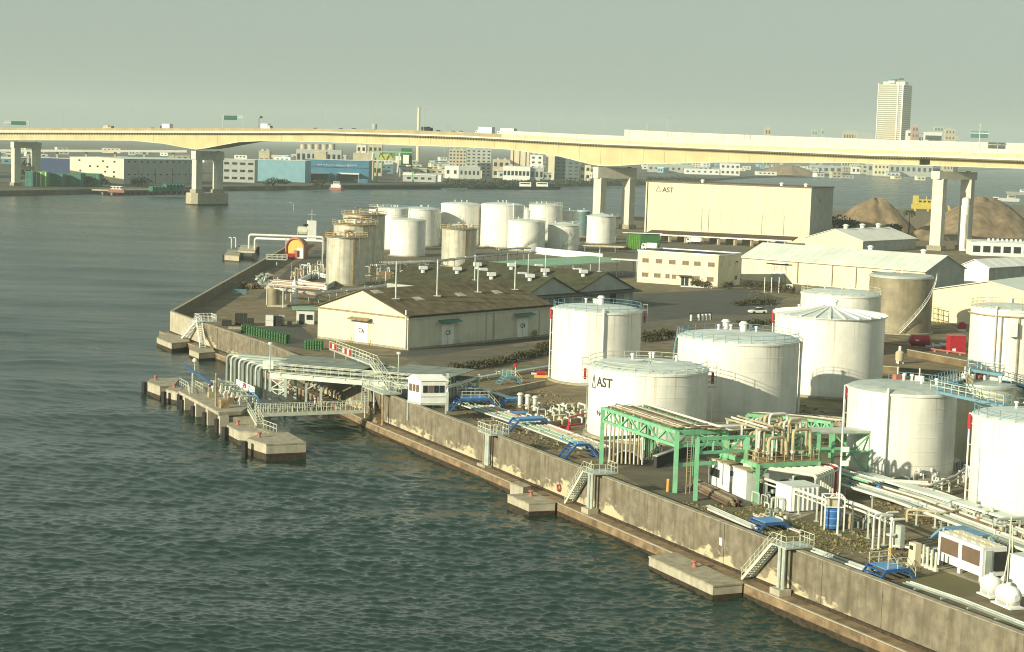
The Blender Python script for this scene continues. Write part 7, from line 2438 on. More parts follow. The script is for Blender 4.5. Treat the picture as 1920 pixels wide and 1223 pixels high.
for k in range(3):
    q = B(LP * (.25 + .27 * k), 1.2 + (k % 2) * 4, 0)
    M().tube([Z(q - gd * .9, zp + .7), Z(q + gd * .7, zp + .7)], .42, 10).build('pump_motor', (pipey, bluel, pipew)[k], t, True)
    M().box((q.x, q.y, zp + .15), (2.2, 1.0, .3), math.atan2(gd.y, gd.x)).build('pump_base', pipey, t)
for k in range(3):
    M().tube([B(LP * .1, .8 + k * .8, zp + 3.6 + .12 * k), B(LP * .95, .8 + k * .8, zp + 3.6 + .12 * k)], .12, 6).build('header_pipe', pipew if k % 2 else pipey, t, True)
for s in (.15, .5, .85):
    M().beam(B(LP * s, .5, zp), B(LP * s, .5, zp + 3.5), .2).build('frame_post', pipew, t); M().beam(B(LP * s, 2.6, zp), B(LP * s, 2.6, zp + 3.5), .2).build('frame_post', pipew, t)
    M().beam(B(LP * s, .4, zp + 3.45), B(LP * s, 2.7, zp + 3.45), .2).build('frame_beam', pipew, t)
# shed below
c0 = at(1398, 940); ul = -gd
t = T('pump_shed', 'small cream shed with a dark window below the pump platform', 'shed', c0)
L1, L2 = (at(1343, 913) - c0).length, 6.0
q = [c0, c0 + ul * L1, c0 + ul * L1 + gi * L2, c0 + gi * L2]
zs = up(c0, 884)
M().prism([x[:2] for x in q], G - .2, zs).build('wall', white2, t)
cc = sum(q, Vector()) / 4
M().prism([((x - cc) * 1.06 + cc)[:2] for x in q], zs + .003, zs + .16).build('roof', mat('stained_flat_roof', (.50, .42, .26), .85, var=.15, scale=.8, stain=(.26, .17, .08), stain_amt=.6, stain_scale=.5), t)
fo = V(gd.y, -gd.x); fo = fo if fo.y < 0 else -fo
for s0, s1 in ((.70, .95),):
    for k in range(2):
        a = c0 + ul * L1 * (s0 + (s1 - s0) * k / 2) - gi * .04
        M().beam(Z(a, G + 2.0), Z(a + ul * L1 * (s1 - s0) * .46, G + 2.0), .08, .95).build('window', glass, t)
a = c0 + ul * L1 * .36 - gi * .04
M().box((*a[:2], G + 2.6), (.5, .3, .5)).build('lamp_box', dark, t); M().beam(Z(a, G + 1.1), Z(a + ul * .5, G + 1.1), .06, .9).build('meter_box', tan, t)
for k in range(3):
    a = c0 + gi * (1.2 + 1.6 * k) + gd * .04
    M().beam(Z(a, G + 1.3), Z(a + gi * 1.0, G + 1.3), .08, 1.8).build('window', dark, t)
# right hand frame with the grey-white cover bending down
r0 = at(1490, 892); zr_ = up(r0, 806)
t = T('braced_gantry', 'green braced frame with a broad pale cover bending down at right', 'pipe frame', r0)
LR, WR = 9.5, 2.6
B2 = lambda s, o_, z: Z(r0 + gi * s * .35 + V(1, 0) * s * .75 + gi * o_ - gd * o_ * .5, z)
for s in (0, LR * .45, LR * .9):
    for o_ in (0, WR):
        M().beam(B2(s, o_, G - .05), B2(s, o_, zr_ - .2), .35).build('column', green, t)
for z_ in (zr_ - .3, zr_ - 2.6):
    M().beam(B2(0, 0, z_), B2(LR * .9, 0, z_), .28).build('beam', green, t); M().beam(B2(0, WR, z_), B2(LR * .9, WR, z_), .28).build('beam', green, t)
M().beam(B2(LR * .45, 0, G + .3), B2(LR * .9, 0, zr_ - .4), .18).build('brace', green, t); M().beam(B2(LR * .9, 0, G + .3), B2(LR * .45, 0, zr_ - .4), .18).build('brace', green, t)
M().slab(B2(-.8, -.3, zr_), B2(LR, -.3, zr_), B2(LR, WR + .3, zr_), B2(-.8, WR + .3, zr_), .30).build('cover', galv, t)
M().slab(B2(LR, -.3, zr_ - .1), B2(LR + .45, -.3, zr_ - .7), B2(LR + .45, WR + .3, zr_ - .7), B2(LR, WR + .3, zr_ - .1), .3).build('cover_bend', galv, t)
M().beam(B2(LR + .3, .0, G + .4), B2(LR + .3, .0, zr_ - .6), .6, .5).build('down_cover', white2, t)
M().beam(B2(LR + .3, WR, G + .4), B2(LR + .3, WR, zr_ - .6), .6, .5).build('down_cover', galv, t)
# further green gantry beams behind
for lab, x0, y0, x1, y1, yt in (('rear green pipe gantry beside the shaded tank', 1398, 838, 1500, 846, 778), ('rightmost green pipe gantry near the flat roofed tank', 1500, 850, 1556, 858, 786)):
    p0, p1 = at(x0, y0), at(x1, y1)
    t = T('pipe_gantry', lab, 'pipe gantry', p0)
    zz = up(p0, yt); d_ = (p1 - p0)
    truss(t, lambda s, z: Z(p0 + d_.normalized() * s, z), d_.length, zz, 1.3, 6)
    for e in (p0, p1): M().beam(e, Z(e, zz), .4).build('column', green, t)
    for k in range(4): M().tube([Z(p0 + gi * (.3 + .5 * k), zz + .2), Z(p1 + gi * (.3 + .5 * k), zz + .2)], .14, 6).build('pipe', (pipebr, galv, pipey, pipew)[k], t, True)
# row of bent pipes going down beside the frame
t = T('pipe_bends', 'row of nine bent pipes with one red pipe at its right end', 'pipework', at(1548, 942))
for k in range(10):
    p = at(1528 + 4.6 * k, 952 - 2.2 * k)
    z_ = G + 3.6
    l_ = p + V(-7.5, 4.0)
    M().tube(fillet([Z(l_, z_ + .2), Z(p, z_), p], .55, 5), .15 if k else .22, 8).build('pipe', red if k == 8 else (pipew if k % 2 else raily), t, True)
for s_ in (0, .5):
    p, q = at(1526, 953) + V(-4.5 * s_, 2.4 * s_), at(1572, 931) + V(-4.5 * s_, 2.4 * s_)
    M().beam(Z(p, G + 3.2), Z(q, G + 3.2), .2).build('cross_beam', galv, t)
    for e in (p, q): M().beam(e, Z(e, G + 3.2), .2).build('post', galv, t)
# white ribbed box
c0 = at(1482, 962)
t = T('equipment_container', 'white ribbed equipment container beside the pipe bends', 'container', c0)
L1, L2 = (at(1459, 951) - c0).length, 3.6
zs = up(c0, 915)
q = [c0, c0 - gd * L1, c0 - gd * L1 + gi * L2, c0 + gi * L2]
M().prism([x[:2] for x in q], G + .1, zs).build('body', white2, t)
for k in range(6):
    a = c0 + gi * (L2 * (k + .5) / 6) + gd * .03
    M().beam(Z(a, G + .2), Z(a, zs - .1), .22, .12).build('rib', white2, t)
M().prism([x[:2] for x in q], zs + .003, zs + .12).build('roof', roofw, t)
for x in q: M().box((x.x, x.y, G + .05), (.3, .3, .2)).build('foot', dark, t)
# pile of brown pipes and loose bundles
def bundle(label, p0, p1, rows, r_, m, group='bundles of loose pipes on the quay'):
    t = T('pipe_pile', label, 'pipe pile', p0, group)
    d_ = (p1 - p0).normalized(); n = V(-d_.y, d_.x)
    rr = random.Random(len(label))
    for j, cnt in enumerate(rows):
        for k in range(cnt):
            o_ = n * ((k - (cnt - 1) / 2) * r_ * 2.05)
            z_ = G + r_ * (1 + 1.75 * j) + .1
            e = rr.uniform(-.5, .5)
            M().tube([Z(p0 + o_ + d_ * e, z_), Z(p1 + o_ + d_ * (e + rr.uniform(-.4, .4)), z_)], r_, 8).build('pipe', m[(k + j) % len(m)], t, True)
    for f in (.15, .85):
        q = p0.lerp(p1, f); M().beam(Z(q - n * r_ * rows[0] * 1.1, G + .05), Z(q + n * r_ * rows[0] * 1.1, G + .05), .15, .1).build('bearer', dark, t)
    return t
bundle('pile of brown and rusty pipes on the quay by the cream shed', at(1305, 915), at(1378, 950), (7, 6, 4), .15, [pipebr, pipebr, insul])
bundle('bundle of long white pipes close behind the flood wall', at(1328, 957), at(1412, 994), (3, 2), .13, [pipew, galv])
bundle('thin pinkish pipes lying left of the blue tank', at(1412, 968), at(1500, 1001), (3,), .09, [pipew, redp])
bundle('dark and white pipes behind the wall right of the long stairs', at(1528, 1038), at(1636, 1078), (4, 2), .14, [pipew, galv, dark])

# ---- right foreground: racks, posts, tanks
pipe_run('pipe_rack', 'main rack of white pipes running to the lower right', [at(1560, 918), at(1700, 962), at(1830, 1012), at(2010, 1082)], 6, [.17, .11, .14], .78, 1.5, [pipew, pipeg, galv, pipew, pipebr, raily], 5)
pipe_run('pipe_rack', 'second rack of thin pipes behind the main rack', [at(1590, 903), at(1730, 938), at(1860, 985), at(2010, 1040)], 5, [.17, .12], .8, 1.0, [galv, pipew, pipebr, pipeg, pipew], 6)
p0, p1 = at(1625, 912), at(1905, 1000)
t = T('cable_tray', 'broad mint green covered tray along the pipe rack', 'cable tray', p0)
d_ = (p1 - p0); n_ = V(-d_.y, d_.x).normalized() * .9
M().slab(Z(p0 - n_, G + 1.6), Z(p1 - n_, G + 1.6), Z(p1 + n_, G + 1.6), Z(p0 + n_, G + 1.6), .25).build('cover', roofgr, t)
for k in range(8):
    e = p0.lerp(p1, (k + .5) / 8)
    M().beam(e, Z(e, G + 1.35), .2).build('post', galv, t)
# raised white pipe line on posts in front
def raised(label, pts, r_, h0, hp=2, mt=pipew, group=None):
    t = T('raised_pipe', label, 'pipework', pts[0], group)
    P_ = [Z(p, G + h0) for p in pts]
    M().tube(fillet([Z(pts[0], G + .2)] + P_ + [Z(pts[-1], G + .2)], .4, 4), r_, 8).build('pipe', mt, t, True)
    M().tube(fillet([p + V(0, 0, -.5) for p in P_], .4, 4), r_ * .6, 6).build('pipe', mt, t, True)
    for a, b in zip(pts, pts[1:]):
        for k in range(hp):
            e = a.lerp(b, (k + .5) / hp)
            M().beam(Z(e, G - .02), Z(e, G + h0 - r_), .16).build('post', raily, t); M().box((e.x, e.y, G + .04), (.5, .5, .08)).build('base_plate', galv, t)
            M().beam(Z(e - wi * .4, G + h0 - r_ - .12), Z(e + wi * .4, G + h0 - r_ - .12), .14).build('arm', raily, t)
    return t
raised('raised white pipe on posts crossing before the ribbed container', [at(1415, 935), at(1480, 958), at(1548, 985)], .17, 2.6, 2)
raised('raised white double pipe on posts right of the blue tank', [at(1556, 983), at(1612, 1003), at(1672, 1030)], .2, 3.0, 2)
raised('pipe on thin posts curving in front of the flat roofed tank', [at(1640, 925), at(1745, 935), at(1790, 918), at(1812, 900)], .15, 1.6, 2)
raised('pipe on posts at lower right before the nearest tank', [at(1700, 985), at(1770, 992), at(1800, 985)], .13, 1.7, 2, pipey)
raised('grey pipe with posts below the nearest tank', [at(1865, 1010), at(1925, 1006), at(2010, 1020)], .16, 2.0, 2, galv)
for k, (px, py, yt) in enumerate(((1636, 1030, 966), (1647, 1030, 968), (1658, 1022, 962), (1668, 1050, 975))):
    p = at(px, py)
    t = T('standpipe', ['leftmost white standpipe right of the blue tank', 'second white standpipe right of the blue tank', 'third white standpipe right of the blue tank', 'white standpipe with an orange foot'][k], 'pipe', p, 'white standpipes')
    M().tube(fillet([p, Z(p, up(p, yt)), Z(p + wi * 1.5, up(p, yt))], .3), .13, 6).build('pipe', pipew, t, True)
    if k == 3: M().tube([p, Z(p, G + 1.2)], .2, 8).build('foot_guard', orange, t)
    else: M().box((p.x, p.y, G + .05), (.5, .5, .1)).build('base_plate', galv, t)
# blue tank in a white frame
p = at(1560, 992)
t = T('blue_tank', 'upright blue tank in a white frame on the quay', 'tank', p)
zt = up(p, 951)
M().lathe(p, [(.01, .15), (.80, .15), (.80, zt - G - .1), (.6, zt - G), (.01, zt - G)], 20).build('body', blue, t, True)
for k in range(3): M().lathe(Z(p, G + .4 + k * .75), [(.80, 0), (.85, .04), (.85, .12), (.80, .16)], 20).build('band', bluel, t, True)
for sx, sy in ((-1, -1), (1, -1), (1, 1), (-1, 1)):
    M().beam((p.x + sx, p.y + sy, G), (p.x + sx, p.y + sy, zt + 1.2), .13).build('frame_post', white2, t)
m = M()
for z_ in (zt + .2, zt + 1.2):
    for a, b in (((-1, -1), (1, -1)), ((1, -1), (1, 1)), ((1, 1), (-1, 1)), ((-1, 1), (-1, -1))):
        m.beam((p.x + a[0], p.y + a[1], z_), (p.x + b[0], p.y + b[1], z_), .1)
m.build('frame_rail', white2, t)
M().box((p.x, p.y, zt + .55), (1.1, .9, .9)).build('head_box', tan, t)
p = at(1590, 990)
t = T('cabinet', 'tan steel cabinet right of the blue tank', 'cabinet', p)
M().box((p.x, p.y, G + .75), (.9, .7, 1.5), -.7).build('body', pipey, t); M().box((p.x, p.y, G + 1.53), (1.0, .8, .06), -.7).build('lid', galv, t)
# tall lamp post with twin heads near the flat roofed tank
p = at(1570, 1003)
t = T('street_lamp', 'tall white lamp post at the blue tank with a pair of floodlights', 'street lamp', p)
zt = up(p, 722)
M().tube([p, Z(p, zt)], [.12, .08], 8).build('pole', white2, t)
M().box((p.x, p.y, G + .05), (.8, .8, .1)).build('base_plate', galv, t)
for z_ in (up(p, 842), up(p, 868)):
    M().box((p.x + .35, p.y - .2, z_), (.7, .4, .5)).build('floodlight', white2, t)
M().beam(Z(p + V(-.5, 0), up(p, 856)), Z(p + V(.6, 0), up(p, 856)), .1).build('cross_arm', dark, t)
def lamp_px(label, px, py, yt, rz, arm=1.6):
    p = at(px, py)
    h_ = up(p, yt) - G
    return lamp(h_ - .55, label, None, p, arm, raily, rz)
lamp_px('curved arm street lamp between the first tank and the ribbed tank', 1373, 600, 568, R(170), 2.2)
lamp_px('thin street lamp right of the first tank', 1233, 612, 558, R(165), 2.0)
lamp_px('white street lamp in front of the C5 warehouse door', 826, 684, 644, R(170), .8)
lamp_px('street lamp in the lane by the orange arch', 548, 512, 482, R(180), 1.6)
lamp_px('tall slim lamp post behind the lettered tank right side', 1459, 820, 690, R(90), .6)
# steel supports beside the ribbed tank (platform with floodlights)
p = at(1452, 842)
# cabins and cabinets at lower right
c0 = at(1840, 1092)
t = T('modular_cabin', 'cream modular cabin with two brown window screens on feet', 'cabin', c0)
l_ = (at(1757, 1058) - c0); L1 = l_.length; lu_ = l_.normalized()
ri = V(-lu_.y, lu_.x); ri = ri if ri.x > 0 else -ri
zs0, zs = G + .5, up(c0, 1031)
L2 = 2.6
q = [c0, c0 + lu_ * L1, c0 + lu_ * L1 + ri * L2, c0 + ri * L2]
M().prism([x[:2] for x in q], zs0, zs).build('body', white2, t)
M().prism([x[:2] for x in q], zs + .003, zs + .15).build('roof', white2, t)
for k in range(5): 
    for j in range(2):
        e = c0 + lu_ * L1 * (.1 + .2 * k) + ri * L2 * (.3 + .4 * j); M().box((e.x, e.y, zs + .22), (.7, .7, .14), math.atan2(lu_.y, lu_.x)).build('roof_hatch', cladding, t)
fo = -ri
for s0, s1 in ((.06, .44), (.54, .93)):
    a, b = c0 + lu_ * L1 * s0 + fo * .05, c0 + lu_ * L1 * s1 + fo * .05
    hh = (zs - zs0)
    M().beam(Z(a, zs0 + hh * .63), Z(b, zs0 + hh * .63), .1, hh * .56).build('screen', brownglass, t)
a = c0 - lu_ * .04
M().beam(Z(a + ri * .25, (zs0 + zs) / 2), Z(a + ri * .95, (zs0 + zs) / 2), .1, (zs - zs0) * .9).build('end_panel', galv, t)
M().beam(Z(a + ri * 1.2, (zs0 + zs) / 2 + .1), Z(a + ri * 2.5, (zs0 + zs) / 2 + .1), .14, (zs - zs0) * .7).build('end_screen', dark, t)
for s in (.02, .5, .98):
    for o_ in (.1, L2 - .1):
        e = c0 + lu_ * L1 * s + ri * o_; M().box((e.x, e.y, G + .25), (.35, .35, .5), .6).build('foot', white2, t)
p = at(1714, 1061)
t = T('cabinet', 'cream control cabinet left of the modular cabin', 'cabinet', p)
zt = up(p, 1018)
M().box((p.x, p.y, (G + zt) / 2), (1.0, .7, zt - G), math.atan2(ww.y, ww.x)).build('body', cladding, t); M().box((*(p - wi * .37 - ww * .1)[:2], zt - .45), (.5, .06, .4), math.atan2(ww.y, ww.x)).build('display', dark, t)
M().box((p.x, p.y, G + .06), (1.4, 1.1, .12), math.atan2(ww.y, ww.x)).build('plinth', concl, t)
p = at(1686, 1034)
t = T('cabinet', 'tall grey cabinet with a valve wheel behind the orange foot', 'cabinet', p)
M().box((p.x, p.y, G + 1.5), (.5, .9, 2.2), .4).build('body', galv, t); M().tube(fillet([p + V(-1, 0, .5), p + V(.2, 0, .5), p + V(1.8, -.8, .5)], .2), .14, 6).build('pipe', white2, t)
M().cyl((p.x - .9, p.y, G + 1.6), .5, .12, 12).build('valve_wheel', raily, t)
for k in range(4):
    p = at(1730 + 8 * k, 1062 + 3 * k)
    t = T('standpipe', ['first', 'second', 'third', 'fourth'][k] + ' short pipe stub under the blue shelter from left', 'pipe', p, 'pipe stubs under the shelter')
    M().cyl(p, .14, 2.1 - .1 * k, 8).build('pipe', raily, t, True); M().cyl(p, .3, .3, 8).build('flange', pipew, t)
# blue roofed shelter
c0 = at(1755, 1050)
t = T('shelter', 'blue slatted shelter roof beside the modular cabin', 'shelter', c0)
zt = up(c0, 1000)
S0 = lambda s, o_, z: Z(c0 - lu_ * 0 + lu_ * s * -1 + ri * o_, z)
top = [S0(-1.0, 1.2, zt + .4), S0(3.4, 1.2, zt + .4), S0(3.4, 3.6, zt + .4), S0(-1.0, 3.6, zt + .4)]
for k in range(8):
    f0_, f1_ = k / 8 + .01, (k + 1) / 8 - .012
    M().slab(top[0].lerp(top[1], f0_), top[0].lerp(top[1], f1_), top[3].lerp(top[2], f1_), top[3].lerp(top[2], f0_), .08).build('roof_panel', bluel if k % 2 else railb, t)
for k in range(6):
    a = S0(-1.0 - .33 * (k + .5), 1.2, zt + .4 - .26 * (k + .5)); b = S0(-1.0 - .33 * (k + .5), 3.6, zt + .4 - .26 * (k + .5))
    M().beam(a, b, .26, .06).build('step', bluel, t)
for o_ in (1.2, 3.6):
    M().beam(S0(-1.0, o_, zt + .3), S0(-3.1, o_, zt - 1.3), .1, .25).build('stringer', railb, t); M().beam(S0(3.4, o_, zt + .3), S0(5.2, o_, zt - 1.0), .1, .25).build('stringer', railb, t)
    for s in (-.8, 3.2): M().beam(S0(s, o_, G), S0(s, o_, zt + .3), .14).build('post', raily, t)
# white horizontal tanks on skids and the white box
for lab, px, py, l_ in (('left white horizontal tank on a skid at lower right', 1857, 1118, 1.9), ('right white horizontal tank on a skid at lower right', 1889, 1137, 2.6)):
    p = at(px, py)
    t = T('horizontal_tank', lab, 'tank', p, 'white horizontal tanks')
    d_ = lu_; zc = G + 1.05
    pts, rad = [], []
    for k in range(9):
        f = -1 + 2 * k / 8
        pts.append(Z(p + d_ * l_ / 2 * f, zc)); rad.append(.86 if abs(f) < .7 else (.72 if abs(f) < .9 else .30))
    M().tube(pts, rad, 16).build('shell', white2, t, True)
    M().cyl(Z(p, zc + .82), .25, .25, 10).build('manhole', white2, t, True)
    M().box((p.x, p.y, G + .12), (l_ * 1.1, 1.5, .14), math.atan2(d_.y, d_.x)).build('skid', white2, t)
    for s_ in (-.3, .3):
        e = p + d_ * l_ * s_; M().box((e.x, e.y, G + .35), (.2, 1.3, .5), math.atan2(d_.y, d_.x)).build('saddle', white2, t)
p = at(1922, 1116)
t = T('equipment_container', 'white upright box at the right edge behind the horizontal tanks', 'container', p)
zt = up(p, 1046)
M().box((p.x + .2, p.y + .8, (G + zt) / 2 + .1), (2.0, 2.0, zt - G - .2), .5).build('body', white2, t); M().box((p.x + .2, p.y + .8, zt + .04), (2.1, 2.1, .08), .5).build('lid', roofw, t)
M().box((p.x + .2, p.y + .8, G + .08), (2.2, 2.2, .16), .5).build('skid', galv, t)
for k, (px, py, yt) in enumerate(((1880, 1098, 1020), (1888, 1104, 968), (1898, 1090, 985))):
    p = at(px, py)
    t = T('cable_post', ['left', 'tall middle', 'right'][k] + ' thin post of the leaning cable frame at lower right', 'post', p, 'thin posts at lower right')
    M().tube([p, Z(p + V((.5, 0, -.3)[k], 0), up(p, yt))], .07, 5).build('post', raily, t); M().box((p.x, p.y, G + .04), (.4, .4, .08)).build('base_plate', galv, t)
# walkways between the tank tops at right
def skywalk(label, p0, p1, w=1.2, m=railb):
    t = T('tank_walkway', label, 'walkway', p0, 'blue walkways between tank tops')
    d_ = (p1 - p0); n = V(-d_.y, d_.x).normalized() * (w / 2)
    M().slab(p0 - n, p1 - n, p1 + n, p0 + n, .12).build('deck', m, t)
    for s_ in (-1, 1):
        M().beam(p0 + n * s_ - V(0, 0, .15), p1 + n * s_ - V(0, 0, .15), .12, .34).build('girder', m, t)
        mm = M(); rail(mm, [p0 + n * s_, p1 + n * s_], 1.1, 1.3, .045, 1); mm.build('railing', m if s_ > 0 else raily, t)
    return t
zE, zF, zI = TE['zt'] + .4, TF['zt'] + .4, TI['zt'] + .4
pE, pF = Z(TE['pos'](52, TE['r'] * .72), zE), Z(TF['pos'](-150, TF['r'] * .9), zF)
skywalk('blue walkway sloping from the flat roofed tank to the nearest tank', pE, pF)
pI = Z(TI['pos'](-100, TI['r'] * .7), zI + .2)
skywalk('blue stair walkway from the flat roofed tank to the stained tank', Z(TE['pos'](100, TE['r'] * .6), zE), pI, 1.6)
skywalk('blue walkway between the stained tank and the cream tank at right', Z(TI['pos'](80, TI['r'] * .7), zI + .3), Z(TJ['pos'](-60, TJ['r'] * .7), TJ['zt'] + .5), 1.4)
skywalk('blue grey platform on the rear rim of the stained tank', Z(TI['pos'](120, TI['r'] * .7), zI + .9), Z(TI['pos'](230, TI['r'] * .7), zI + 1.3), 1.6)
for tk, n_ in ((TI, 5), (TE, 2), (TJ, 3)):
    for k in range(n_):
        q = tk['pos'](150 + 40 * k, tk['r'] * .6, tk['h'] + .2)
        t = tk['t']
        M().box((q.x, q.y, q.z + .5), (1.0, .8, .9), .4 * k).build('roof_unit', (white2, redp, galv, white2, pipey)[k], t)
        M().tube([q, q + V(0, 0, 1.9)], .1, 6).build('roof_pipe', pipew, t)
# structure with pipes between silos and the brown roof: long low racks
pipe_run('pipe_rack', 'rusty pink pipe rack between the streaked silos and brown roofed warehouse', [at(505, 560), at(590, 572), at(690, 560), at(850, 535)], 5, [.16, .12], .7, 2.6, [pinkp, pipew, pipey, pipew, galv], 7)
pipe_run('pipe_rack', 'pipe rack behind the dark gable roofs near the single silo', [at(700, 520), at(810, 512), at(900, 500), at(1000, 492)], 4, [.22, .15], .7, 3.4, [pipew, galv, pinkp, pipew], 8)
pipe_run('pipe_rack', 'white pipe rack in front of the back tank farm', [at(720, 500), at(830, 497)], 6, .2, .9, 1.2, [pipew, pipey, galv], 6)
pipe_run('pipe_rack', 'pale pipe portal in front of the white tanks with stairs', [at(930, 500), at(990, 497)], 3, .25, .9, 5.5, [pipew, pinkp, pipew], 7)
pipe_run('pipe_rack', 'white pipe portal between green canopy and office front', [at(1148, 518), at(1212, 522)], 4, .2, .9, 5.2, [pipew, pinkp, pipew, galv], 5)
pipe_run('pipe_rack', 'cluster of pipes on the ground by the shaded squat tank', [at(1085, 470), at(1170, 474)], 5, .25, 1.1, 2.0, [pipey, pipew, galv], 5)

# ---- small gear on the ground of the quay and among the racks
rq = random.Random(101)
def valve_set(label, px, py, n, spread, mats, hmax=1.4):
    p = at(px, py)
    t = T('valve_manifold', label, 'pipework', p)
    for k in range(n):
        q = p + ww * rq.uniform(-spread, spread) + wi * rq.uniform(-spread * .4, spread * .4)
        h_ = rq.uniform(.4, hmax); d_ = (ww if k % 2 else wi) * rq.uniform(.8, 2.0)
        M().tube(fillet([q, Z(q, G + h_), Z(q + d_, G + h_), q + d_], .2, 3), rq.uniform(.07, .14), 6).build('pipe', rq.choice(mats), t)
        if k % 2 == 0: M().cyl(Z(q + d_ * .5, G + h_ - .08), .22, .42, 8).build('valve', rq.choice(mats), t)
PW = (pipew, galv, pipey, raily, pipeg)
valve_set('pipes and valves under the pump platform beside the cream shed', 1440, 945, 14, 3.0, PW)
valve_set('low valves in front of the ribbed white container', 1450, 975, 10, 2.2, PW, .9)
valve_set('valve group between the blue tank and the white standpipes', 1610, 985, 12, 2.5, PW)
valve_set('pipes and valves at the foot of the flat roofed front tank', 1740, 908, 14, 4.0, (pipew, galv, white2))
valve_set('pipes and valves between the flat roofed and nearest tanks', 1800, 890, 12, 3.0, (pipew, galv, white2))
valve_set('valves below the shelter and the cream cabinet', 1738, 1050, 10, 1.8, PW, .9)
valve_set('pipe branches beside the tray near the lower right', 1820, 985, 14, 4.0, PW, 1.8)
valve_set('pipe branches at the right edge behind the modular cabin', 1880, 1030, 14, 4.0, PW, 2.2)
valve_set('pipes behind the green bridge beside the dark car', 1215, 850, 12, 3.0, (pipebr, galv, pipey, green), 2.0)
valve_set('pipes on the ground at the right foot of the lettered tank', 1345, 850, 10, 3.0, (pipebr, galv, pipey), 1.2)
valve_set('pipes and hoses behind the wall landing and the control cabin', 870, 745, 12, 2.5, (pipew, galv, bluel, raily), 1.8)
pipe_run('pipe_rack', 'thin dark pipes lying beside the wall right of the green bridge', [at(1240, 952), at(1330, 985), at(1430, 1022)], 3, [.08, .1], .4, .25, [pipebr, galv, pipeg], 3, leg=False)
pipe_run('pipe_rack', 'thin pipes along the wall at the lower right', [at(1700, 1098), at(1800, 1132), at(1960, 1195)], 3, [.09, .12], .45, .3, [pipeg, galv, pipew], 3, leg=False)
pipe_run('pipe_rack', 'green and white pipes from the platform to the main rack', [at(1480, 905), at(1560, 915), at(1640, 940)], 5, [.13, .1], .5, 2.2, [green, pipew, pipeg, galv, pipew], 4)
pipe_run('pipe_rack', 'pipes leaving the flat roofed tank for the rack', [at(1600, 900), at(1660, 915), at(1740, 920)], 3, [.2, .14], .6, .8, [pipew, galv, pipew], 4)
# ================================================================ SMALL THINGS
# orange arched shed end with its red machine
p = at(553, 484)
k = mpp(p)
t = T('arched_shed', 'round arched shed with an orange front on the left wall lane', 'shed', p)
ra = 18.5 * k
n = 20
fr, bk = [], []
dv = V(.35, .94)
us = V(.94, -.35)
prof = [(-ra, 0)] + [(ra * math.cos(math.pi - math.pi * i / n), up(p, 465) - G + (up(p, 447) - up(p, 465)) * math.sin(math.pi * i / n)) for i in range(n + 1)] + [(ra, 0)]
A_ = [p + us * x + V(0, 0, z) for x, z in prof]
B_ = [a + dv * 3.2 for a in A_]
kk = len(prof)
M().add(A_ + B_, [(i, i + 1, kk + i + 1, kk + i) for i in range(kk - 1)]).build('vault', rust, t, True)
M().add([a + dv * .25 for a in A_], [tuple(range(kk))]).build('front_wall', orange, t)
M().add([b - dv * .1 for b in B_], [tuple(range(kk))[::-1]]).build('rear_wall', orange, t)
m = M(); m.tube([a - dv * .05 for a in A_], .35, 6); m.build('arch_rim', redp, t)
q = p + us * ra * .6 - dv * .1
M().box((q.x, q.y, G + 1.6), (ra * .7, .5, 3.2), math.atan2(us.y, us.x)).build('white_base', white2, t)
q = at(543, 486)
t = T('hose_machine', 'dark red winch machine in front of the orange arch', 'machine', q)
M().box((q.x, q.y, G + 1.0), (3.6, 2, 1.6)).build('body', red, t); M().cyl((q.x + 2.2, q.y, G + .6), 1.0, 2.2, 10).build('drum', redp, t)
for s_ in (-1.2, 1.2): M().tube([(q.x + s_, q.y - 1.2, G + .5), (q.x + s_, q.y - .9, G + .5)], .5, 10).build('wheel', black, t)
# white bridge-like wheelhouse tower near the small jetty
p = at(584, 452)
t = T('signal_cabin', 'white signal cabin with a mast beside the silos', 'cabin', p)
k = mpp(p); zt = up(p, 414)
M().box((p.x, p.y, (zt + G) / 2), (15 * k, 5, zt - G), .2).build('body', white2, t)
M().box((p.x - 2, p.y - 2.4, zt - 1.6), (9 * k, .5, .9), .2).build('window', glass, t)
M().tube([Z(p, zt), Z(p, zt + 4)], .12, 5).build('mast', galv, t)
M().beam((p.x - 1.5, p.y, zt + 2.4), (p.x + 1.5, p.y, zt + 2.4), .12).build('yard', galv, t)
p = at(567, 452)
t = T('notice_board', 'pale notice boards on posts left of the white signal cabin', 'sign', p)
M().box((p.x, p.y, up(p, 430)), (17 * mpp(p), .3, 2.0)).build('panel', raily, t); M().box((p.x, p.y - .1, up(p, 437)), (15 * mpp(p), .3, .7)).build('panel', tan, t)
for s_ in (-2, 2): M().tube([(p.x + s_, p.y + .2, G), (p.x + s_, p.y + .2, up(p, 427))], .12, 5).build('post', galv, t)
# guard house with green roof
c0 = at(556, 608)
t = T('gate_house', 'small white gate house with green sheet roof left of the C6 gable', 'building', c0)
q = [c0, c0 + V(3.6, .5), c0 + V(3.0, 5.0), c0 + V(-.6, 4.5)]
zg = up(c0, 581)
M().prism([x[:2] for x in q], G - .1, zg).build('wall', white2, t)
cc = sum(q, Vector()) / 4
M().prism([((x - cc) * V(1.5, 1.2, 1) + cc)[:2] for x in q], zg + .003, zg + .25).build('roof', canopyg, t)
M().box((c0.x + 1.0, c0.y + .1, G + 1.1), (1.0, .2, 2.1), .14).build('door', dark, t); M().box((c0.x + 2.6, c0.y + .32, G + 1.5), (1.2, .2, 1.0), .14).build('window', glass, t)
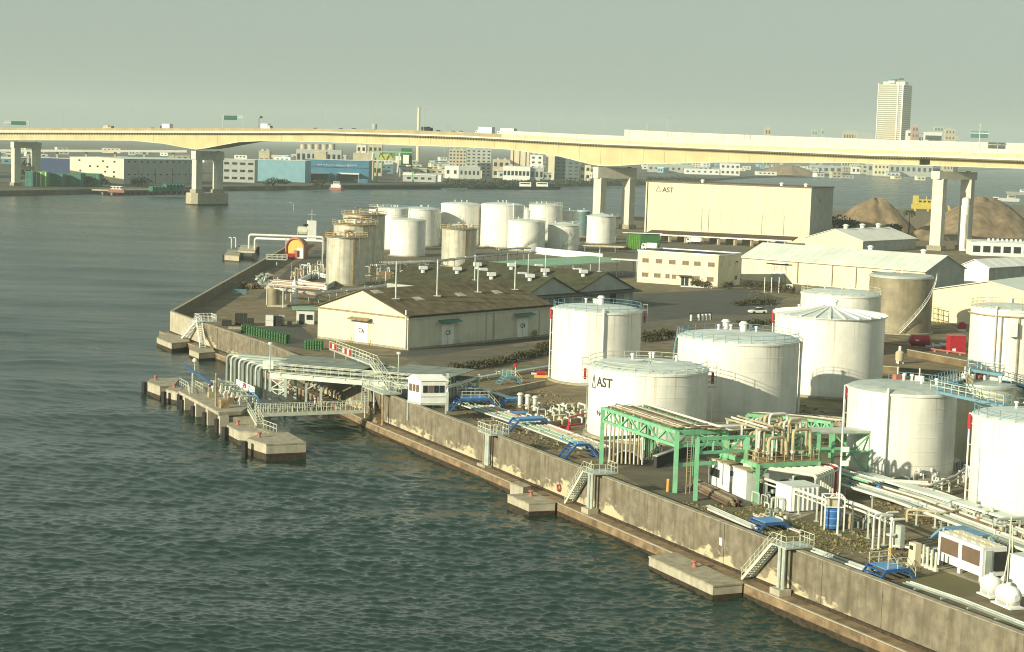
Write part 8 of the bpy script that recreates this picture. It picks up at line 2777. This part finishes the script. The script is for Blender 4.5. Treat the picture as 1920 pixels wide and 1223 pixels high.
# brown and white vessels by the pipe rack
p = at(513, 574); k = mpp(p)
t = T('vessel', 'stout brown upright vessel on a concrete pad', 'tank', p)
zt = up(p, 542)
M().lathe(p, [(.01, .4), (11 * k, .4), (11 * k, zt - G), (8 * k, zt - G + .4), (.01, zt - G + .5)], 24).build('shell', insul, t, True)
M().box((p.x + 1, p.y + .3, G + .2), (36 * k, 5, .4)).build('pad', concl, t); M().tube([Z(p, zt), Z(p, zt + 1)], .15, 6).build('nozzle', galv, t)
p = at(552, 572); k = mpp(p)
t = T('vessel', 'slim white upright vessel with pointed top', 'tank', p)
zt = up(p, 524)
M().lathe(p, [(.01, .2), (4.6 * k, .2), (4.6 * k, zt - G - 1), (1.5 * k, zt - G), (.01, zt - G + .1)], 20).build('shell', white2, t, True)
M().lathe(Z(p, G + 1.5), [(4.6 * k, 0), (5.2 * k, .05), (5.2 * k, .25), (4.6 * k, .3)], 20).build('ring', galv, t, True)
M().tube([p + V(5.4 * k, 0), Z(p + V(5.4 * k, 0), zt - 1)], .12, 6).build('ladder_pipe', galv, t)
t = T('pipe_portal', 'open pink and white pipe frame around the brown vessel', 'pipe frame', at(500, 566))
for px, py in ((500, 572), (530, 578), (545, 566), (520, 556)):
    a = at(px, py); M().beam(a, Z(a, up(a, py - 36)), .22).build('post', pipew, t)
z_ = up(at(515, 570), 536)
for a, b in (((500, 572), (530, 578)), ((530, 578), (545, 566)), ((545, 566), (520, 556)), ((520, 556), (500, 572))):
    M().beam(Z(at(*a), z_), Z(at(*b), z_), .2).build('beam', pipew, t)
for k in range(5): M().tube([Z(at(500 + 3 * k, 572 - 3 * k), z_ + .3), Z(at(600 + 3 * k, 580 - 3 * k), z_ + .3)], .16, 6).build('pipe', (pinkp, pipew)[k % 2], t, True)
# bund with dark floor and valves before the front silo
a, b, c, d = at(560, 532), at(612, 544), at(640, 528), at(590, 518)
t = T('bund', 'white edged bund with a dark floor below the front silo', 'bund', a)
M().prism([x[:2] for x in (a, b, c, d)], G - .1, G + .05).build('floor', roofdk, t)
for x, y in ((a, b), (b, c), (c, d), (d, a)): M().beam(Z(x, G + .6), Z(y, G + .6), .4, 1.2).build('wall', greywall if x is b else white2, t)
rg = random.Random(77)
t = T('valve_manifold', 'tangle of ochre pipes and valves beside the front silo', 'pipework', at(585, 516))
for k in range(26):
    px = 545 + rg.uniform(0, 70); py = 508 + rg.uniform(0, 16)
    p = at(px, py); h_ = rg.uniform(.8, 3.4); d_ = V(rg.uniform(-3, 3), rg.uniform(-3, 3))
    M().tube(fillet([p, Z(p, G + h_), Z(p + d_, G + h_), p + d_], .3, 3), rg.uniform(.1, .2), 6).build('pipe', rg.choice((pipey, rust, pipew, pipew)), t)
t = T('valve_manifold', 'tangle of pale pipes behind the brown roof near the silos', 'pipework', at(720, 530))
for k in range(34):
    px = 690 + rg.uniform(0, 130); py = 508 + rg.uniform(0, 24)
    p = at(px, py); h_ = rg.uniform(.8, 3.0); d_ = V(rg.uniform(-4, 4), rg.uniform(-3, 3))
    M().tube(fillet([p, Z(p, G + h_), Z(p + d_, G + h_), p + d_], .3, 3), rg.uniform(.12, .25), 6).build('pipe', rg.choice((pipey, rust, pipew, pipew, galv)), t)
for lab, px, py, w, h_, m in (('rusty low tank cover beside the silos', 722, 521, 4.5, 1.6, rust), ('green valve skid in front of the clean white tank', 765, 512, 6, 2.6, pipey), ('white pump house roof behind brown warehouse', 780, 536, 4, 2.0, white2),
                              ('pale pump skid left of the dark gable roofs', 830, 527, 4, 1.8, galv)):
    p = at(px, py)
    t = T('pump_skid', lab, 'machine', p)
    M().box((p.x, p.y, G + h_ / 2 + .1), (w, 3, h_), .3).build('housing', m, t); M().box((p.x, p.y, G + .1), (w + .6, 3.6, .2), .3).build('base', conc, t)
    for s_ in (-.3, .3): M().tube([(p.x + w * s_, p.y - 1, G + h_), (p.x + w * s_, p.y - 1, G + h_ + .8)], .15, 6).build('pipe', pipew, t)
# drums in two tiers
def drum():
    t = T('steel_drum', 'green steel drum', 'drum', (0, 0, 0), 'green drums stacked behind the flood wall')
    M().lathe((0, 0, 0), [(.01, 0), (.29, 0), (.30, .02), (.285, .05), (.285, .29), (.30, .31), (.285, .33), (.285, .56), (.30, .58), (.285, .60), (.285, .83), (.30, .86), (.27, .87), (.01, .85)], 12).build('body', greend, t, True)
    M().cyl((.13, 0, .85), .05, .03, 6).build('bung', galv, t)
    return t
pd = None
ordn = ['first', 'second', 'third', 'fourth', 'fifth', 'sixth', 'seventh', 'eighth', 'ninth', 'tenth', 'eleventh', 'twelfth', 'thirteenth', 'fourteenth', 'fifteenth', 'sixteenth', 'seventeenth', 'eighteenth', 'nineteenth', 'twentieth']
def drum_stack(p0, p1, n, which, rows=2):
    global pd
    d_ = (p1 - p0); nn = V(-d_.y, d_.x).normalized()
    nn = nn if nn.y > 0 else -nn
    for tier in range(2):
        for r_ in range(rows):
            for k in range(n):
                q = p0.lerp(p1, (k + .5) / n) + nn * (r_ * .66)
                lab = f'{ordn[k]} green drum from left, {"upper" if tier else "lower"} tier, {"front" if r_ == 0 else "rear"} row of the {which}'
                loc = Z(q, G + tier * .90 + .006)
                if pd is None:
                    pd = drum(); pd['label'] = lab; pd.location = loc
                else: dup(pd, loc, lab)
drum_stack(at(452, 624), at(538, 645), 18, 'long stack')
drum_stack(at(571, 656), at(605, 657), 7, 'short stack')
# pallets, crates and cabinets on the yard
for lab, px, py, w, h_, m in (('low dark crate pile at left behind the drums', 425, 611, 2.0, 1.2, dark), ('dark crate stack with two heights behind the drums', 452, 609, 2.6, 2.4, dark), ('shorter dark crate beside the tall dark stack', 467, 611, 2.0, 1.6, dark),
                              ('white ended cabinet left of the gate house', 505, 611, 1.6, 2.2, white2), ('dark cabinet between the white cabinet and gate house', 519, 611, 1.8, 2.0, dark), ('grey cabinet next to the gate house', 528, 610, 1.2, 2.1, galv),
                              ('low pale pallet in front of the crates', 440, 617, 2.6, .4, concl), ('small dark bin right of the cabinets', 543, 613, 1.0, 1.2, dark)):
    p = at(px, py)
    t = T('crate' if m is dark else 'cabinet', lab, 'crate' if m is dark else 'cabinet', p)
    for k in range(3):
        for j in range(2):
            M().box((p.x + (k - 1) * w / 3, p.y, G + h_ * (j + .5) / 2), (w / 3 * .94, 1.4, h_ / 2 * .95), .15).build('box', m, t)
# tarpaulin heap and scrap along the left wall
for lab, px, py, w, h_, m in (('pale tarpaulin covered heap by the left wall', 496, 527, 4.5, 2.2, concl), ('grey wire cage beside the tarpaulin heap', 494, 534, 3.0, 2.6, galv), ('small teal boat shaped trough near the left wall', 449, 551, 3.2, 1.0, railb), ('rubble heap along the left wall', 470, 541, 4.0, 1.2, dirtl)):
    p = at(px, py)
    t = T('covered_heap' if 'heap' in lab else 'cage', lab, 'heap' if 'heap' in lab else 'container', p)
    if 'heap' in lab:
        foliage(M(), (p.x, p.y, G + h_ * .4), (w * .6, 2.4, h_ * .6), 160, .7, px, True).build('cover', m, t)
        M().box((p.x, p.y, G + h_ * .3), (w * .8, 2.6, h_ * .6), .4).build('core', m, t)
    else:
        M().box((p.x, p.y, G + .15), (w, 2, .3), .2).build('base', m, t)
        mm = M(); rail(mm, [(p.x - w / 2, p.y - 1, G + .3), (p.x + w / 2, p.y - 1, G + .3), (p.x + w / 2, p.y + 1, G + .3), (p.x - w / 2, p.y + 1, G + .3)], h_ - .3, .5, .04, 2, True); mm.build('frame', m, t)
# hedges
def hedge(label, pts, w, h_, dens, seed, m=leaf, group='clipped hedges of the terminal', kind='hedge'):
    P = [at(*p) for p in pts]
    t = T(kind, label, kind, P[0], group)
    L = sum((b - a).length for a, b in zip(P, P[1:]))
    fm, sm = M(), M()
    rr = random.Random(seed)
    for a, b in zip(P, P[1:]):
        n = max(2, int((b - a).length / 1.6))
        for k in range(n):
            q = a.lerp(b, (k + .5) / n) + V(rr.uniform(-.3, .3), rr.uniform(-.4, .4))
            hh = h_ * rr.uniform(.8, 1.15)
            foliage(fm, (q.x, q.y, G + hh * .5), (1.3, w / 2, hh * .55), dens, .26, seed * 100 + k, True)
            sm.tube([Z(q, G), Z(q, G + hh * .6)], .06, 4)
    sm.build('stems', bark, t); fm.build('foliage', m, t)
    return t
hedge('long brown hedge along the road in front of the C4 doors', [(850, 698), (940, 684), (1032, 662)], 3.2, 1.5, 110, 1)
hedge('dark round hedge right of the first tank', [(1200, 642), (1245, 636), (1266, 634)], 4.5, 2.4, 150, 2)
hedge('reddish flat hedge by the white car', [(1378, 574), (1450, 570)], 5.0, 1.6, 130, 3)
hedge('hedge behind the blue roofed tank railing', [(1385, 612), (1450, 610)], 3.0, 1.5, 110, 4)
hedge('clipped dark bush left of the office door', [(1294, 537), (1332, 542)], 3.0, 2.2, 150, 5)
hedge('clipped dark bush at the office corner', [(1350, 542), (1378, 542)], 3.0, 2.2, 150, 6)
hedge('overgrown hedge in front of the mint roofed warehouse', [(1392, 542), (1440, 545), (1490, 552)], 5.0, 2.6, 140, 7)
hedge('low hedge between hydrant post and the road', [(1036, 650), (1006, 660)], 2.6, 1.4, 100, 8)
# the white sign frame and small board in front of the mint roofed warehouse
for k, px in enumerate((1433, 1446, 1460)):
    p = at(px, 549)
    t = T('marker_post', ['left', 'middle', 'right'][k] + ' of three white posts in the overgrown hedge', 'post', p, 'white posts in the hedge')
    M().tube([p, Z(p, up(p, 521))], .12, 6).build('post', white2, t); M().ball(Z(p, up(p, 521)), .14, 6).build('cap', white2, t)
p = at(1480, 546)
t = T('sign_board', 'small white board right of the three white hedge posts', 'sign', p)
M().box((p.x, p.y, up(p, 537)), (12 * mpp(p), .1, 8 * mpp(p))).build('panel', white2, t); M().tube([(p.x, p.y + .1, G), (p.x, p.y + .1, up(p, 534))], .06, 5).build('post', galv, t)
# gas bottle cage and red fire units
p0, p1 = at(1292, 602), at(1334, 600)
t = T('bottle_rack', 'dark rack of white gas bottles behind the blue railed tank', 'rack', p0)
zt = up(p0, 588)
for k in range(6):
    e = p0.lerp(p1, (k + .5) / 6)
    if k not in (1,): M().cyl(Z(e, G), .28, zt - G - .3, 8).build('bottle', white2, t, True)
for e in (p0, p0.lerp(p1, .5), p1): M().beam(e, Z(e, zt), .1).build('post', dark, t)
for z_ in (zt, G + .5): M().beam(Z(p0, z_), Z(p1, z_), .1).build('bar', dark, t)
p = at(1794, 662)
t = T('fire_cabinet', 'bright red fire equipment box left of the pipe ring tank', 'cabinet', p)
k = mpp(p); zt = up(p, 630)
M().box((p.x, p.y + 1, (G + zt) / 2), (30 * k, 2.4, zt - G), .1).build('body', red, t); M().box((p.x - 6 * k, p.y - .3, G + .5), (.7, .1, .8), .1).build('plate', white2, t); M().box((p.x, p.y + 1, zt + .05), (31 * k, 2.6, .1), .1).build('lid', redp, t)
p = at(1726, 650)
t = T('foam_tank', 'dark red rounded foam unit beside the brown clad tank', 'tank', p)
M().tube([(p.x - 2.4, p.y, G + 1.3), (p.x - 2.0, p.y, G + 1.3), (p.x + 1.6, p.y, G + 1.3), (p.x + 2.0, p.y, G + 1.3)], [.5, 1.15, 1.15, .5], 14).build('shell', red, t, True)
for s_ in (-1.4, 1.0): M().box((p.x + s_, p.y, G + .3), (.3, 1.8, .6)).build('saddle', dark, t)
M().box((p.x - 1, p.y - 1.15, G + 1.4), (.8, .06, .3)).build('plate', white2, t)
p = at(1803, 622)
t = T('hose_reel', 'red hose reel on a stand left of the pipe ring tank', 'machine', p)
M().tube([(p.x, p.y - .4, G + 1.2), (p.x, p.y + .4, G + 1.2)], 1.0, 14).build('reel', red, t); M().box((p.x, p.y, G + .3), (1.6, 1.0, .5)).build('stand', white2, t)
for k, (px, py) in enumerate(((1742, 658), (1756, 656), (1770, 654))):
    p = at(px, py)
    t = T('pump', ['left', 'middle', 'right'][k] + ' grey pump between the red foam units', 'pump', p, 'pumps between the red units')
    M().tube([(p.x - .8, p.y, G + .7), (p.x + .6, p.y, G + .7)], .4, 8).build('motor', (railb, galv, pipew)[k], t, True); M().box((p.x, p.y, G + .15), (2.2, 1, .3)).build('base', redp, t); M().tube([(p.x + .7, p.y, G + .5), (p.x + .7, p.y, G + 1.6)], .15, 6).build('riser', pipew, t)
p0, p1 = at(1650, 646), at(1812, 668)
t = T('fire_main', 'long red fire pipe along the lane under the brown tank', 'pipework', p0)
M().tube([Z(p0, G + .5), Z(p1, G + .5)], .16, 6).build('pipe', redp, t)
for k in range(7): e = p0.lerp(p1, (k + .5) / 7); M().beam(e, Z(e, G + .4), .3).build('sleeper', conc, t)
p = at(1686, 682)
t = T('tank_truck', 'small cream pressure tank on white feet in the lane', 'tank', p)
M().lathe(Z(p, G + .5), [(.01, 0), (.75, .1), (.8, .5), (.8, 1.6), (.5, 1.9), (.01, 2.0)], 14).build('shell', tan, t, True)
for a in range(3): M().beam((p.x + .7 * math.cos(a * 2.1), p.y + .7 * math.sin(a * 2.1), G), (p.x + .6 * math.cos(a * 2.1), p.y + .6 * math.sin(a * 2.1), G + .9), .2).build('foot', white2, t)
M().cyl(Z(p, G + 2.4), .25, .9, 8).build('dome_valve', white2, t, True)
for k, (a, b) in enumerate((((1655, 700), (1815, 712)), ((1702, 668), (1815, 690)))):
    p0, p1 = at(*a), at(*b)
    t = T('kerb_wall', ('lower' if k == 0 else 'upper') + ' sand coloured bund wall in the lane left of the pipe ring tank', 'wall', p0, 'bund walls in the lane')
    M().beam(Z(p0, G + .6), Z(p1, G + .6), .4, 1.3).build('wall', dirtl, t); M().beam(Z(p0, G + 1.3), Z(p1, G + 1.3), .5, .1).build('coping', concl, t)
t = T('stair_tower', 'yellow railed stair frame leaning on the cream gable hall', 'stairs', at(1746, 602))
a, b = at(1742, 603), at(1764, 606)
for z_ in (1.2, 2.4, 3.6): M().beam(Z(a, G + z_), Z(b, G + z_), .15).build('rail', yel, t)
for f in (0, .33, .66, 1): e = a.lerp(b, f); M().beam(e, Z(e, G + 4.6 - f * 1.2), .15).build('post', yel, t)
# dark debris bund behind the front tanks (low dirt banks)
for lab, pts in (('dark low bund wall between the ribbed tank and the flat roofed tank', ((1490, 792), (1580, 800))), ('low bund wall right behind the lettered tank', ((1322, 790), (1420, 806)))):
    p0, p1 = at(*pts[0]), at(*pts[1])
    t = T('bund_wall', lab, 'wall', p0)
    M().beam(Z(p0, G + .6), Z(p1, G + .6), .4, 1.3).build('wall', conc, t); M().beam(Z(p0, G + 1.3), Z(p1, G + 1.3), .5, .1).build('coping', concl, t)
# pale boats and plant beyond the sand heaps at right
for lab, px, py, w, h_, m in (('white landing boat beyond the sand heap at right edge', 1888, 378, 46, 3.0, white2), ('grey barge with plant at the right edge', 1912, 366, 40, 3.4, greywall), ('pale conveyor beyond the right pier', 1862, 384, 30, 4.0, concl), ('white truck on the sand yard by the right edge', 1900, 412, 14, 2.6, white2)):
    p = at(px, py, G)
    k = mpp(p)
    t = T('work_boat' if 'boat' in lab or 'barge' in lab else 'plant', lab, 'boat' if 'boat' in lab or 'barge' in lab else 'machine', p)
    M().add([Z(p + V(-w * k / 2, 0), G), Z(p + V(w * k / 2, 0), G), Z(p + V(w * k / 2, 8), G), Z(p + V(-w * k / 2, 8), G), Z(p + V(-w * k * .56, -1), G + h_), Z(p + V(w * k * .5, -1), G + h_), Z(p + V(w * k * .5, 9), G + h_), Z(p + V(-w * k * .56, 9), G + h_)],
            [(3, 2, 1, 0), (4, 5, 6, 7), (0, 1, 5, 4), (1, 2, 6, 5), (2, 3, 7, 6), (3, 0, 4, 7)]).build('hull', m, t)
    M().box((p.x + w * k * .2, p.y + 3, G + h_ + 1.3), (w * k * .3, 4, 2.6)).build('cabin', white2 if m is not white2 else tan, t)
    M().box((p.x + w * k * .2, p.y + .95, G + h_ + 1.5), (w * k * .24, .15, .9)).build('window', glass, t)
